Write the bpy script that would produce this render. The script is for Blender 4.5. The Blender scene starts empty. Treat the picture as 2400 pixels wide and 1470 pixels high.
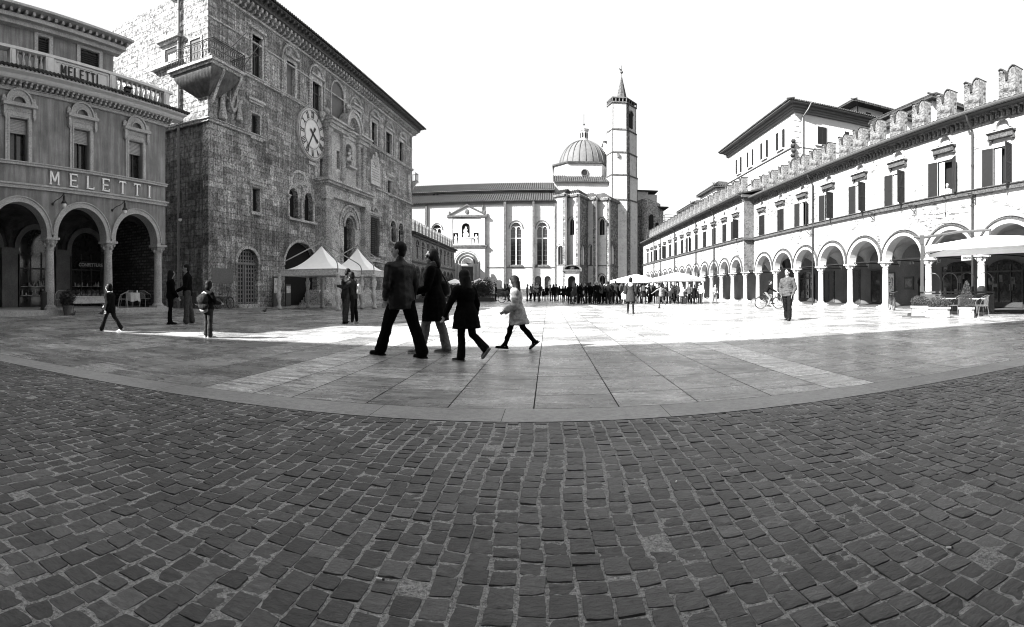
import bpy, math, random
from mathutils import Vector, Matrix, noise
from mathutils.geometry import tessellate_polygon
R = math.radians
PI = math.pi
sin, cos, tan, sqrt = math.sin, math.cos, math.tan, math.sqrt
S = bpy.context.scene
COL = S.collection
rnd = random.Random(7)

# ------------------------------------------------------------------ camera geometry
FL, HX, HY, CH = 1217.0, 1285.0, 682.0, 1.05      # px per radian, axis column, horizon row, eye height


def az(px): return (px - HX) / FL


def gpt(px, py):
    r = FL * CH / (py - HY)
    return (r * sin(az(px)), r * cos(az(px)))


# ------------------------------------------------------------------ mesh building
class MB:
    def __init__(s):
        s.v, s.f, s.m = [], [], []
        s.M = None

    def add(s, vs, fs, mi=0):
        b = len(s.v)
        if s.M is not None:
            vs = [tuple(s.M @ Vector(p)) for p in vs]
        s.v.extend(vs)
        s.f.extend([tuple(i + b for i in f) for f in fs])
        s.m.extend([mi] * len(fs))
        return s

    def box(s, x0, x1, y0, y1, z0, z1, mi=0):
        v = [(x0, y0, z0), (x1, y0, z0), (x1, y1, z0), (x0, y1, z0), (x0, y0, z1), (x1, y0, z1), (x1, y1, z1), (x0, y1, z1)]
        f = [(0, 3, 2, 1), (4, 5, 6, 7), (0, 1, 5, 4), (1, 2, 6, 5), (2, 3, 7, 6), (3, 0, 4, 7)]
        return s.add(v, f, mi)

    def prism(s, pts, y0, y1, mi=0, holes=()):
        """pts in (x,z); extruded along y"""
        loops = [list(pts)] + [list(h) for h in holes]
        flat = [p for l in loops for p in l]
        n = len(flat)
        tris = tessellate_polygon([[Vector((p[0], p[1], 0)) for p in l] for l in loops])
        v = [(p[0], y0, p[1]) for p in flat] + [(p[0], y1, p[1]) for p in flat]
        f = []
        for t in tris:
            a, b, c = t
            pa, pb, pc = flat[a], flat[b], flat[c]
            if (pb[0] - pa[0]) * (pc[1] - pa[1]) - (pb[1] - pa[1]) * (pc[0] - pa[0]) < 0: b, c = c, b
            f.append((a, b, c)); f.append((a + n, c + n, b + n))
        o = 0
        for k, l in enumerate(loops):
            ar = sum(l[i][0] * l[(i + 1) % len(l)][1] - l[(i + 1) % len(l)][0] * l[i][1] for i in range(len(l)))
            ccw = (ar > 0) == (k == 0)
            for i in range(len(l)):
                j = (i + 1) % len(l)
                q = (o + i, o + i + n, o + j + n, o + j)
                f.append(q[::-1] if ccw else q)
            o += len(l)
        return s.add(v, f, mi)

    def plan(s, pts, z0, z1, mi=0):
        """pts in (x,y); extruded along z"""
        n = len(pts)
        tris = tessellate_polygon([[Vector((p[0], p[1], 0)) for p in pts]])
        v = [(p[0], p[1], z0) for p in pts] + [(p[0], p[1], z1) for p in pts]
        f = []
        for a, b, c in tris:
            f.append((a, c, b)); f.append((a + n, b + n, c + n))
        for i in range(n):
            j = (i + 1) % n
            f.append((i, j, j + n, i + n))
        return s.add(v, f, mi)

    def ring(s, rings, closed=False, cap=True, mi=0):
        """rings: list of equal length point lists"""
        n = len(rings[0]); b = []
        for r in rings: b.extend(r)
        f = []
        m = len(rings)
        for k in range(m if closed else m - 1):
            k2 = (k + 1) % m
            for i in range(n):
                j = (i + 1) % n
                f.append((k * n + i, k * n + j, k2 * n + j, k2 * n + i))
        if cap and not closed:
            f.append(tuple(range(n))[::-1]); f.append(tuple((m - 1) * n + i for i in range(n)))
        return s.add(b, f, mi)

    def lathe(s, prof, c=(0, 0, 0), n=16, mi=0, sx=1, sy=1, a0=0):
        rings = []
        for r, z in prof:
            rings.append([(c[0] + sx * r * cos(a0 + 2 * PI * i / n), c[1] + sy * r * sin(a0 + 2 * PI * i / n), c[2] + z) for i in range(n)])
        return s.ring(rings, mi=mi)

    def tube(s, pts, r, n=6, mi=0, closed=False):
        pts = [Vector(p) for p in pts]
        if not hasattr(r, '__len__'): r = [r] * len(pts)
        rings = []
        m = len(pts)
        up = None
        for k, p in enumerate(pts):
            a = pts[k - 1] if (k > 0 or closed) else p
            c = pts[(k + 1) % m] if (k < m - 1 or closed) else p
            t = (c - a)
            if t.length < 1e-9: t = Vector((0, 0, 1))
            t.normalize()
            if up is None: up = Vector((0, 0, 1)) if abs(t.z) < .9 else Vector((1, 0, 0))
            u = up - t * up.dot(t)
            if u.length < 1e-4: u = t.orthogonal()
            u.normalize(); up = u
            w = t.cross(u)
            rings.append([tuple(p + (u * cos(2 * PI * i / n) + w * sin(2 * PI * i / n)) * r[k]) for i in range(n)])
        return s.ring(rings, closed=closed, mi=mi)

    def ball(s, c, r, n=10, m=7, mi=0):
        if not hasattr(r, '__len__'): r = (r, r, r)
        rings = []
        for k in range(m + 1):
            t = PI * (k / m) * .998 + .001 * PI
            rings.append([(c[0] + r[0] * sin(t) * cos(2 * PI * i / n), c[1] + r[1] * sin(t) * sin(2 * PI * i / n), c[2] - r[2] * cos(t)) for i in range(n)])
        return s.ring(rings, mi=mi)

    def arcband(s, cx, cz, ri, ro, y0, y1, n=20, a0=0, a1=PI, ky=1.0, mi=0):
        """half ring in the facade plane"""
        rings = []
        for k in range(n + 1):
            a = a0 + (a1 - a0) * k / n
            c, q = cos(a), sin(a) * ky
            rings.append([(cx + ri * c, y0, cz + ri * q), (cx + ro * c, y0, cz + ro * q), (cx + ro * c, y1, cz + ro * q), (cx + ri * c, y1, cz + ri * q)])
        return s.ring(rings, mi=mi)

    def build(s, name, mat, parent=None, smooth=False, loc=None, rot=None):
        me = bpy.data.meshes.new(name)
        me.from_pydata([tuple(p) for p in s.v], [], s.f)
        mats = mat if isinstance(mat, (list, tuple)) else [mat]
        for m in mats: me.materials.append(m)
        if len(mats) > 1: me.polygons.foreach_set('material_index', s.m)
        if smooth: me.polygons.foreach_set('use_smooth', [True] * len(me.polygons))
        me.update()
        o = bpy.data.objects.new(name, me)
        COL.objects.link(o)
        if parent: o.parent = parent
        if loc: o.location = loc
        if rot: o.rotation_euler = rot
        return o


def arc(cx, cz, r, n=16, a0=PI, a1=0, ky=1.0):
    return [(cx + r * cos(a0 + (a1 - a0) * k / n), cz + r * ky * sin(a0 + (a1 - a0) * k / n)) for k in range(n + 1)]


def archhole(x0, x1, z0, zs, n=14, ky=1.0):
    """opening with vertical jambs from z0 to springing zs, then a half circle"""
    r = (x1 - x0) / 2
    return [(x0, z0)] + arc((x0 + x1) / 2, zs, r, n, PI, 0, ky) + [(x1, z0)]


def rect(x0, x1, z0, z1): return [(x0, z0), (x0, z1), (x1, z1), (x1, z0)]


def tag(o, label=None, cat=None, group=None, kind=None):
    if label: o['label'] = label
    if cat: o['category'] = cat
    if group: o['group'] = group
    if kind: o['kind'] = kind
    return o


def empty(name, loc=(0, 0, 0), rz=0, label=None, cat=None, group=None):
    o = bpy.data.objects.new(name, None)
    COL.objects.link(o)
    o.location = loc; o.rotation_euler = (0, 0, rz)
    o.empty_display_size = .2
    return tag(o, label, cat, group)


KIDS = {}


def copy_tree(o, parent=None, top=True):
    c = o.copy(); COL.objects.link(c)
    if parent: c.parent = parent
    for ch in list(o.children): copy_tree(ch, c, False)
    return c


# ------------------------------------------------------------------ materials (all neutral: the photograph is monochrome)
class NT:
    def __init__(s, name):
        s.mat = bpy.data.materials.new(name); s.mat.use_nodes = True
        s.t = s.mat.node_tree; s.b = s.t.nodes['Principled BSDF']
        s.co = None

    def n(s, typ, **k):
        nd = s.t.nodes.new(typ)
        for a, b in k.items(): setattr(nd, a, b)
        return nd

    def link(s, a, b): s.t.links.new(a, b)

    def val(s, x, sock):
        if isinstance(x, (int, float)): sock.default_value = x
        else: s.link(x, sock)

    def math(s, op, a, b=None, clamp=False):
        nd = s.n('ShaderNodeMath', operation=op, use_clamp=clamp)
        s.val(a, nd.inputs[0])
        if b is not None: s.val(b, nd.inputs[1])
        return nd.outputs[0]

    def coord(s):
        if s.co is None: s.co = s.n('ShaderNodeTexCoord').outputs['Object']
        return s.co

    def map(s, scale=(1, 1, 1)):
        m = s.n('ShaderNodeMapping'); s.link(s.coord(), m.inputs[0]); m.inputs['Scale'].default_value = scale
        return m.outputs[0]

    def noise(s, scale, detail=4, rough=.6, st=(1, 1, 1), lo=.3, hi=.7, a=0, b=1, dist=0):
        nd = s.n('ShaderNodeTexNoise')
        s.link(s.map(st) if st != (1, 1, 1) else s.coord(), nd.inputs['Vector'])
        nd.inputs['Scale'].default_value = scale; nd.inputs['Detail'].default_value = detail
        nd.inputs['Roughness'].default_value = rough; nd.inputs['Distortion'].default_value = dist
        return s.rng(nd.outputs[0], lo, hi, a, b)

    def rng(s, x, lo, hi, a, b, clamp=True):
        nd = s.n('ShaderNodeMapRange'); nd.clamp = clamp; s.val(x, nd.inputs[0])
        for i, q in enumerate((lo, hi, a, b)): nd.inputs[1 + i].default_value = q
        return nd.outputs[0]

    def mix(s, f, a, b):
        nd = s.n('ShaderNodeMix'); nd.data_type = 'FLOAT'
        s.val(f, nd.inputs[0]); s.val(a, nd.inputs[2]); s.val(b, nd.inputs[3])
        return nd.outputs[0]

    def brick(s, bw, bh, mortar=.02, vary=.5, off=.5, sc=1.0):
        """returns (tone 0..1 per brick, mortar mask)"""
        sp = s.n('ShaderNodeSeparateXYZ'); s.link(s.coord(), sp.inputs[0])
        x = s.math('ADD', sp.outputs[0], sp.outputs[1])
        cb = s.n('ShaderNodeCombineXYZ'); s.link(x, cb.inputs[0]); s.link(sp.outputs[2], cb.inputs[1])
        b = s.n('ShaderNodeTexBrick'); s.link(cb.outputs[0], b.inputs['Vector'])
        b.offset = off
        b.inputs['Color1'].default_value = (0, 0, 0, 1); b.inputs['Color2'].default_value = (1, 1, 1, 1)
        b.inputs['Mortar'].default_value = (.5, .5, .5, 1)
        b.inputs['Scale'].default_value = 1; b.inputs['Mortar Size'].default_value = mortar
        b.inputs['Mortar Smooth'].default_value = .1
        b.inputs['Brick Width'].default_value = bw; b.inputs['Row Height'].default_value = bh
        return b.outputs['Color'], b.outputs['Fac']

    def bump(s, h, strength=.5, dist=.02):
        nd = s.n('ShaderNodeBump'); nd.inputs['Strength'].default_value = strength; nd.inputs['Distance'].default_value = dist
        s.link(h, nd.inputs['Height']); s.link(nd.outputs[0], s.b.inputs['Normal'])

    def out(s, v, rough=.8, spec=.3, metal=0):
        s.val_col(v, s.b.inputs['Base Color'])
        s.val(rough, s.b.inputs['Roughness'])
        s.b.inputs['Specular IOR Level'].default_value = spec
        s.b.inputs['Metallic'].default_value = metal
        return s.mat

    def val_col(s, x, sock):
        if isinstance(x, (int, float)): sock.default_value = (x, x, x, 1)
        else: s.link(x, sock)


def plain(name, v, rough=.6, spec=.3, metal=0, amt=.25, sc=14, bump=.0):
    m = NT(name)
    c = m.noise(sc, 5, .65, lo=.3, hi=.7, a=v * (1 - amt), b=v * (1 + amt))
    if bump: m.bump(m.noise(sc * 2, 5, .7), bump, .01)
    return m.out(c, rough, spec, metal)


def stone(name, v, bw=None, bh=None, mortar=.02, mval=.5, amt=.3, grit=.5, gsc=9, big=.35, bsc=.35, bump=.5, rough=.85, streak=0, off=.5, dark=0, spec=.2):
    """weathered masonry: block tone, large blotches, gritty fine noise, joints"""
    m = NT(name)
    t = m.noise(bsc, 4, .6, lo=.35, hi=.65, a=1 - big, b=1 + big)
    g = m.noise(gsc, 6, .75, lo=.38, hi=.62, a=1 - grit, b=1 + grit)
    t = m.math('MULTIPLY', t, g)
    h = g
    if streak:
        st = m.noise(1.6, 4, .7, st=(2.4, 2.4, .22), lo=.42, hi=.62, a=1 - streak, b=1 + streak * .5)
        t = m.math('MULTIPLY', t, st)
    if dark:
        dk = m.noise(gsc * .45, 6, .8, lo=.56, hi=.64, a=1, b=1 - dark)
        t = m.math('MULTIPLY', t, dk)
    if bw:
        c, f = m.brick(bw, bh, mortar, off=off)
        bt = m.rng(c, 0, 1, 1 - amt, 1 + amt)
        t = m.math('MULTIPLY', t, bt)
        t = m.mix(f, t, m.math('MULTIPLY', t, mval))
        h = m.math('SUBTRACT', g, m.math('MULTIPLY', f, 1.5))
    t = m.math('MULTIPLY', t, v)
    m.bump(h, bump, .03)
    return m.out(t, rough, spec)


# ------------------------------------------------------------------ facade frame: x to the right along the facade, y inwards, z up
class Fac:
    def __init__(s, O, phi, root=None):
        s.O, s.phi, s.root = O, phi, root
        s.ux, s.uy = cos(phi), sin(phi)

    def xr(s, px, d=0.0):
        a = az(px); dx, dy = sin(a), cos(a)
        nx, ny = -s.uy, s.ux                      # inward normal
        r = ((s.O[0] * nx + s.O[1] * ny) + d) / (dx * nx + dy * ny)
        X, Y = r * dx - s.O[0], r * dy - s.O[1]
        return X * s.ux + Y * s.uy, r

    def x(s, px, d=0.0): return s.xr(px, d)[0]

    def z(s, px, py, d=0.0): return CH + (HY - py) * s.xr(px, d)[1] / FL


def empties(f, name, label, cat):
    f.root = empty(name, (f.O[0], f.O[1], 0), f.phi, label, cat)
    return f.root


def tile_roof(mb, x0, x1, y0, z0, y1, z1, pitch=.22, amp=.045, th=.09, seg=6, mi=0, taper0=0, taper1=0):
    """corrugated pan-tile slope from the eave (y0,z0) up to (y1,z1)"""
    n = max(2, int((x1 - x0) / pitch * seg))
    A, B, A2, B2 = [], [], [], []
    for i in range(n + 1):
        t = i / n
        x = x0 + (x1 - x0) * t
        xb = (x0 + taper0) + (x1 - taper1 - x0 - taper0) * t
        w = amp * abs(sin(PI * (x - x0) / pitch)) * 1.6 - amp * .6
        A.append((x, y0, z0 + w)); B.append((xb, y1, z1 + w))
        A2.append((x, y0 + .01, z0 + w - th)); B2.append((xb, y1, z1 - th - amp))
    m = n + 1
    f = []
    for i in range(n):
        f.append((i, i + 1, m + i + 1, m + i))
        f.append((2 * m + i, 3 * m + i, 3 * m + i + 1, 2 * m + i + 1))
        f.append((i, 2 * m + i, 2 * m + i + 1, i + 1))
        f.append((m + i, m + i + 1, 3 * m + i + 1, 3 * m + i))
    f.append((0, m, 3 * m, 2 * m)); f.append((n, 2 * m + n, 3 * m + n, m + n))
    return mb.add(A + B + A2 + B2, f, mi)


# ------------------------------------------------------------------ camera, sky, sun
cam = bpy.data.cameras.new('camera')
co = bpy.data.objects.new('camera', cam); COL.objects.link(co)
co.location = (0, 0, CH); co.rotation_euler = (PI / 2, 0, -az(1200))
cam.type = 'PANO'
cam.panorama_type = 'CENTRAL_CYLINDRICAL'
cam.central_cylindrical_range_u_min = -1200 / FL; cam.central_cylindrical_range_u_max = 1200 / FL
cam.central_cylindrical_range_v_min = -(1470 - HY) / FL; cam.central_cylindrical_range_v_max = HY / FL
cam.central_cylindrical_radius = 1
cam.clip_start = .05; cam.clip_end = 3000
S.camera = co
try: S.cycles.filter_width = 1.05
except Exception: pass
S.view_settings.view_transform = 'Standard'; S.view_settings.look = 'None'
S.view_settings.exposure = 2.45; S.view_settings.gamma = 1

SUN_EL = R(36)
SDX, SDY = .845, .535                            # horizontal travel direction of the sunlight
w = bpy.data.worlds.new('World'); S.world = w; w.use_nodes = True
wt = w.node_tree
bg = wt.nodes['Background']
sky = wt.nodes.new('ShaderNodeTexSky'); sky.sky_type = 'NISHITA'; sky.sun_disc = False
sky.sun_elevation = SUN_EL
sky.sun_rotation = math.atan2(-SDX, -SDY)
sky.air_density = 1.0; sky.dust_density = 2.0; sky.ozone_density = 1.0
bw = wt.nodes.new('ShaderNodeRGBToBW')
hz = wt.nodes.new('ShaderNodeMath'); hz.operation = 'MAXIMUM'; hz.inputs[1].default_value = 3.2   # added floor that lifts the sky to an even white
wt.links.new(sky.outputs[0], bw.inputs[0]); wt.links.new(bw.outputs[0], hz.inputs[0]); wt.links.new(hz.outputs[0], bg.inputs[0])
bg.inputs[1].default_value = .06
sl = bpy.data.lights.new('sun', 'SUN'); so = bpy.data.objects.new('sun', sl); COL.objects.link(so)
sl.energy = 5.0; sl.angle = R(.5); sl.color = (1, .995, .985)
d = Vector((SDX * cos(SUN_EL), SDY * cos(SUN_EL), -sin(SUN_EL)))
so.rotation_euler = d.to_track_quat('-Z', 'Y').to_euler()
so.location = (-20, -20, 40)

# ------------------------------------------------------------------ shared materials
M = {}
M['void'] = plain('dark_interior', .012, .9, .1)
M['glass'] = plain('dark_glass', .02, .08, .6, amt=.5, sc=3)
M['iron'] = plain('wrought_iron', .01, .5, .4)
M['steel'] = plain('painted_steel', .06, .35, .5)
M['darkwood'] = plain('dark_wood', .035, .6, .3, amt=.5, sc=20)
M['white'] = plain('white_paint', .8, .5, .3, amt=.05)
M['trim'] = stone('travertine_trim', .40, grit=.35, gsc=12, big=.2, bsc=1.2, bump=.3)
M['tile'] = stone('roof_tiles', .03, grit=.5, gsc=7, big=.4, bsc=1.5, bump=.4)
M['canvas'] = plain('white_canvas', .88, .8, .1, amt=.04, sc=3)
M['shutter'] = plain('shutter_paint', .006, .6, .3, amt=.3, sc=6)
# ------------------------------------------------------------------ ground
def color_attr_mat(name, v, amt, grit, gsc, rough=.5, spec=.4, st=(1, 1, 1), bump=.3, marks=0, rlo=None, fine=0):
    m = NT(name)
    a = m.n('ShaderNodeAttribute'); a.attribute_name = 'tone'
    t = m.rng(a.outputs['Fac'], 0, 1, 1 - amt, 1 + amt, False)
    g = m.noise(gsc, 7, .72, st=st, lo=.34, hi=.66, a=1 - grit, b=1 + grit, dist=.6)
    g2 = m.noise(.5, 4, .6, lo=.35, hi=.65, a=.78, b=1.2)
    t = m.math('MULTIPLY', m.math('MULTIPLY', t, g), g2)
    if fine > .5:
        t = m.math('MULTIPLY', t, m.noise(2.2, 6, .75, st=(.55, 1.4, 1), lo=.42, hi=.58, a=.78, b=1.28, dist=1.5))
        t = m.math('MULTIPLY', t, m.noise(16, 5, .85, st=(.35, 1.3, 1), lo=.40, hi=.60, a=.72, b=1.25))
    if fine: t = m.math('MULTIPLY', t, m.noise(gsc * 7, 4, .8, st=(st[0] * 1.5, st[1], 1), lo=.36, hi=.64, a=1 - fine, b=1 + fine))
    if marks:
        mk = m.noise(gsc * .5, 7, .75, st=(st[0], st[1], 1), lo=.60, hi=.68, a=1, b=1 - marks, dist=1.2)
        t = m.math('MULTIPLY', t, mk)
    m.bump(g, bump, .006)
    r = rough if rlo is None else m.noise(1.1, 5, .7, lo=.35, hi=.65, a=rlo, b=rough)
    return m.out(m.math('MULTIPLY', t, v), r, spec)


M['slab'] = color_attr_mat('paving_slab_stone', .225, .32, .48, 6.0, rough=.44, rlo=.12, spec=.55, st=(.30, 1.8, 1), bump=.9, marks=.55, fine=.6)
M['strip'] = color_attr_mat('border_stone', .27, .14, .25, 16, rough=.55, bump=.3, fine=.25)
M['cobble'] = color_attr_mat('cobble_stone', .07, .30, .32, 26, rough=.5, spec=.45, st=(1, 1.9, 1), bump=1.0, fine=.3, marks=.4)
mm = NT('sand_joints')
_g = mm.noise(85, 5, .85, lo=.38, hi=.62, a=.12, b=.70); mm.bump(mm.noise(220, 3, .8), 1.0, .006)
M['mortar'] = mm.out(_g, .95, .1)
M['soil'] = plain('joint_dirt', .03, .95, .1, amt=.4, sc=6)
M['farground'] = stone('distant_paving', .22, grit=.2)


def tone_mesh(name, V, Fc, T, mat, smooth=False):
    me = bpy.data.meshes.new(name); me.from_pydata(V, [], Fc)
    at = me.attributes.new('tone', 'FLOAT', 'FACE')
    at.data.foreach_set('value', T)
    me.materials.append(mat)
    if smooth: me.polygons.foreach_set('use_smooth', [True] * len(me.polygons))
    me.update()
    o = bpy.data.objects.new(name, me); COL.objects.link(o)
    return tag(o, kind='structure')


def edgeY(X): return 4.165 + .0493 * X          # edge between cobbles and border strip


SW = .46
g = MB().add([(-900, -900, 0), (900, -900, 0), (900, 900, 0), (-900, 900, 0)], [(0, 1, 2, 3)])
g = g.build('ground', M['soil']); g.location.z = -.012; tag(g, kind='structure')

V, Fc, T = [], [], []


def slab(x0, x1, y0, y1, tone, gap=.006, sk=True):
    k = .0493 if sk else 0
    b = len(V)
    g_ = gap
    V.extend([(x0 + g_, y0 + k * x0 + g_, 0), (x1 - g_, y0 + k * x1 + g_, 0), (x1 - g_, y1 + k * x1 - g_, 0), (x0 + g_, y1 + k * x0 - g_, 0)])
    Fc.append((b, b + 1, b + 2, b + 3)); T.append(tone)


xs = [-3.5, -2.87, -2.43, -1.67, -.90, -.13, .64, 1.40, 2.17, 2.88, 3.5]
while xs[-1] < 46: xs.append(xs[-1] + rnd.choice((.72, .8, .95)))
while xs[0] > -46: xs.insert(0, xs[0] - rnd.choice((.72, .8, .95)))
Y0 = 4.165 + SW
for i in range(len(xs) - 1):
    a, b = xs[i], xs[i + 1]
    light = (abs(a + 3.5) < .01 or abs(a - 2.88) < .01)
    y = Y0
    yend = 99 if abs(a) < 24 else 30
    while y < yend:
        L = rnd.uniform(.55, 1.5) if y > Y0 + .1 else rnd.uniform(.3, 1.1)
        if y > 30: L *= 1.6
        tn = rnd.random()
        if light: tn = 1.9 + .6 * rnd.random()
        elif rnd.random() < .10: tn = 1.1 + .3 * rnd.random()
        slab(a, b, y, min(y + L, yend + .3), tn)
        y += L
tone_mesh('paving_slabs', V, Fc, T, M['slab'])
V, Fc, T = [], [], []
x = -40
while x < 30:
    L = rnd.choice((.78, 1.1, 1.4, 2.3)); slab(x, x + L, 4.165, 4.165 + SW, rnd.random(), .0025); x += L
tone_mesh('border_strip', V, Fc, T, M['strip'])

# joint sand sheet under the cobbles
g = MB().add([(-60, -14, -.0056), (40, -14, -.0056), (40, edgeY(40), -.0056), (-60, edgeY(-60), -.0056)], [(0, 1, 2, 3)])
tag(g.build('joint_sand', M['mortar']), kind='structure')

# cobbles: every stone modelled, laid in columns that run towards the strip
V, Fc, T = [], [], []


def cobble(cx, cy, w, l, tone):
    n = 6 if cy < 2.7 and abs(cx) < 3 else 4 if abs(cx) < 8.6 else 2
    jit = [(rnd.uniform(-.006, .006), rnd.uniform(-.008, .008)) for _ in range(4)]
    rough = rnd.random() ** 3
    tx, ty = rnd.uniform(-.03, .03), rnd.uniform(-.045, .045)
    h0 = rnd.uniform(-.0035, .003)
    rr = rnd.uniform(.01, .07)
    b = len(V)
    seed = rnd.random() * 50
    for j in range(n + 1):
        for i in range(n + 1):
            u, v = i / n, j / n
            uu = 2 * u - 1; vv = 2 * v - 1
            # squircle-like rounding of corners
            k = 1 - rr * (uu * uu * vv * vv)
            px = uu * w / 2 * k; py = vv * l / 2 * k
            jx = (jit[0][0] * (1 - u) + jit[1][0] * u) * (1 - v) + (jit[2][0] * (1 - u) + jit[3][0] * u) * v
            jy = (jit[0][1] * (1 - u) + jit[1][1] * u) * (1 - v) + (jit[2][1] * (1 - u) + jit[3][1] * u) * v
            q = Vector((cx * 9 + px * 26, cy * 9 + py * 26, seed))
            nz = noise.noise(q) * (.0022 + .006 * rough)
            edge = max(abs(uu), abs(vv))
            if edge > .99:
                e2 = noise.noise(q * 1.3) * .004
                px += e2; py += e2
                nz -= .0018 + .0015 * rough
            V.append((cx + px + jx, cy + py + jy, h0 + nz + px * tx + py * ty))
    m = n + 1
    for j in range(n):
        for i in range(n):
            Fc.append((b + j * m + i, b + j * m + i + 1, b + (j + 1) * m + i + 1, b + (j + 1) * m + i)); T.append(tone)
    rim = [j for j in range(m)] + [k * m + n for k in range(1, m)] + [n * m + i for i in range(n - 1, -1, -1)] + [k * m for k in range(n - 1, 0, -1)]
    c = len(V)
    for k in rim:
        p = V[b + k]; V.append((p[0] + (p[0] - cx) * .03, p[1] + (p[1] - cy) * .03, -.022))
    for k in range(len(rim)):
        k2 = (k + 1) % len(rim)
        Fc.append((b + rim[k], c + k, c + k2, b + rim[k2])); T.append(tone)


x = -13.5
while x < 13.5:
    w = rnd.uniform(.098, .116)
    y = max(.35, min(abs(x) * .42 - .2, 2.2)) + rnd.uniform(0, .1)
    cxx = x + w / 2
    ye = edgeY(cxx) - .004
    while y < ye - .03:
        l = rnd.uniform(.086, .14)
        if y + l > ye - .04: l = ye - y
        wob = .022 * sin(y * 1.9 + cxx * 1.3) + .012 * sin(y * 4.3 + cxx * 3)
        gp = rnd.uniform(.006, .016)
        if rnd.random() > .004:
            cobble(cxx + wob * (1 if y < ye - .4 else (ye - y) / .4), y + l / 2, w - rnd.uniform(.010, .019), l - gp, rnd.random() if rnd.random() > .06 else 1.6)
        y += l
    x += w
# coarse cobbles beyond the view to either side and behind
co_ = tone_mesh('cobblestones', V, Fc, T, M['cobble'])

# litter on the cobbles: cigarette ends
def butt(px, py, rz, name_label):
    X, Y = gpt(px, py)
    m = MB(); m.tube([(0, 0, 0), (.022, 0, 0)], .0042, 8); m.tube([(.022, 0, 0), (.03, 0, 0)], .0044, 8, mi=1)
    o = m.build('cigarette_end', [M['white'], M['darkwood']])
    o.location = (X, Y, .0075); o.rotation_euler = (0, 0, rz)
    tag(o, name_label, 'cigarette end', 'cigarette ends on the cobbles')


butt(882, 1361, 0.1, 'white cigarette end between the cobbles at the bottom left of centre')
butt(1584, 1134, 1.2, 'small white cigarette end standing out in mid cobbles right of centre')
butt(2217, 1288, -.7, 'cigarette end lying on the cobbles near the bottom right corner')
# ------------------------------------------------------------------ letters built from strokes (slab serif)
def letter(mb, ch, x, z, h, w, t, y0, y1, serif=True):
    """strokes as boxes / slanted prisms; (x,z) lower left"""
    s = t * .9
    def bx(a, b, c, d): mb.box(x + a, x + b, y0, y1, z + c, z + d)
    def sl(x0, z0, x1, z1, tt=None):
        tt = tt or t
        mb.prism([(x + x0 - tt / 2, z + z0), (x + x0 + tt / 2, z + z0), (x + x1 + tt / 2, z + z1), (x + x1 - tt / 2, z + z1)], y0, y1)
    if ch == 'M':
        bx(s * .3, s * .3 + t * .8, 0, h); bx(w - s * .3 - t * .8, w - s * .3, 0, h)
        sl(w / 2, h * .22, s * .3 + t * .6, h - .001, t * 1.05); sl(w / 2, h * .221, w - s * .3 - t * .6, h - .002, t * 1.05)
        if serif: bx(-s * .3, s * .6 + t, -.001, t * .45); bx(w - s * .6 - t, w + s * .3, -.001, t * .45)
    if ch in 'EL':
        bx(s * .3, s * .3 + t, 0, h); bx(0 if serif else s * .3, w, -.001, t * .75)
        if ch == 'E': bx(0 if serif else s * .3, w * .96, h - t * .75, h + .001); bx(s * .3, w * .8, h * .5 - t * .35, h * .5 + t * .35)
        elif serif: bx(0, s * .6 + t, h - t * .45, h + .001)
        if serif:
            bx(w - t * .45, w + .001, 0, t * 1.7)
            if ch == 'E': bx(w * .96 - t * .45, w * .96, h - t * 1.5, h)
    if ch == 'T':
        bx(w / 2 - t / 2, w / 2 + t / 2, 0, h); bx(0, w, h - t * .75, h + .001)
        if serif: bx(w / 2 - t, w / 2 + t, -.001, t * .45); bx(0, t * .45, h - t * 1.5, h); bx(w - t * .45, w, h - t * 1.5, h)
    if ch == 'I':
        bx(w / 2 - t / 2, w / 2 + t / 2, 0, h)
        if serif: bx(w / 2 - t, w / 2 + t, -.001, t * .45); bx(w / 2 - t, w / 2 + t, h - t * .45, h + .001)


def text_mesh(body, size, extrude, mat, parent, name, loc, rx=PI / 2, rz=0, bold=0.0, align='CENTER'):
    cu = bpy.data.curves.new(name, 'FONT'); cu.body = body; cu.size = size; cu.extrude = extrude; cu.align_x = align; cu.offset = bold
    to = bpy.data.objects.new(name, cu); COL.objects.link(to)
    dg = bpy.context.evaluated_depsgraph_get()
    me = bpy.data.meshes.new_from_object(to.evaluated_get(dg))
    bpy.data.objects.remove(to)
    me.materials.clear(); me.materials.append(mat)
    o = bpy.data.objects.new(name, me); COL.objects.link(o)
    o.parent = parent; o.location = loc; o.rotation_euler = (rx, 0, rz)
    return o


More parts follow.
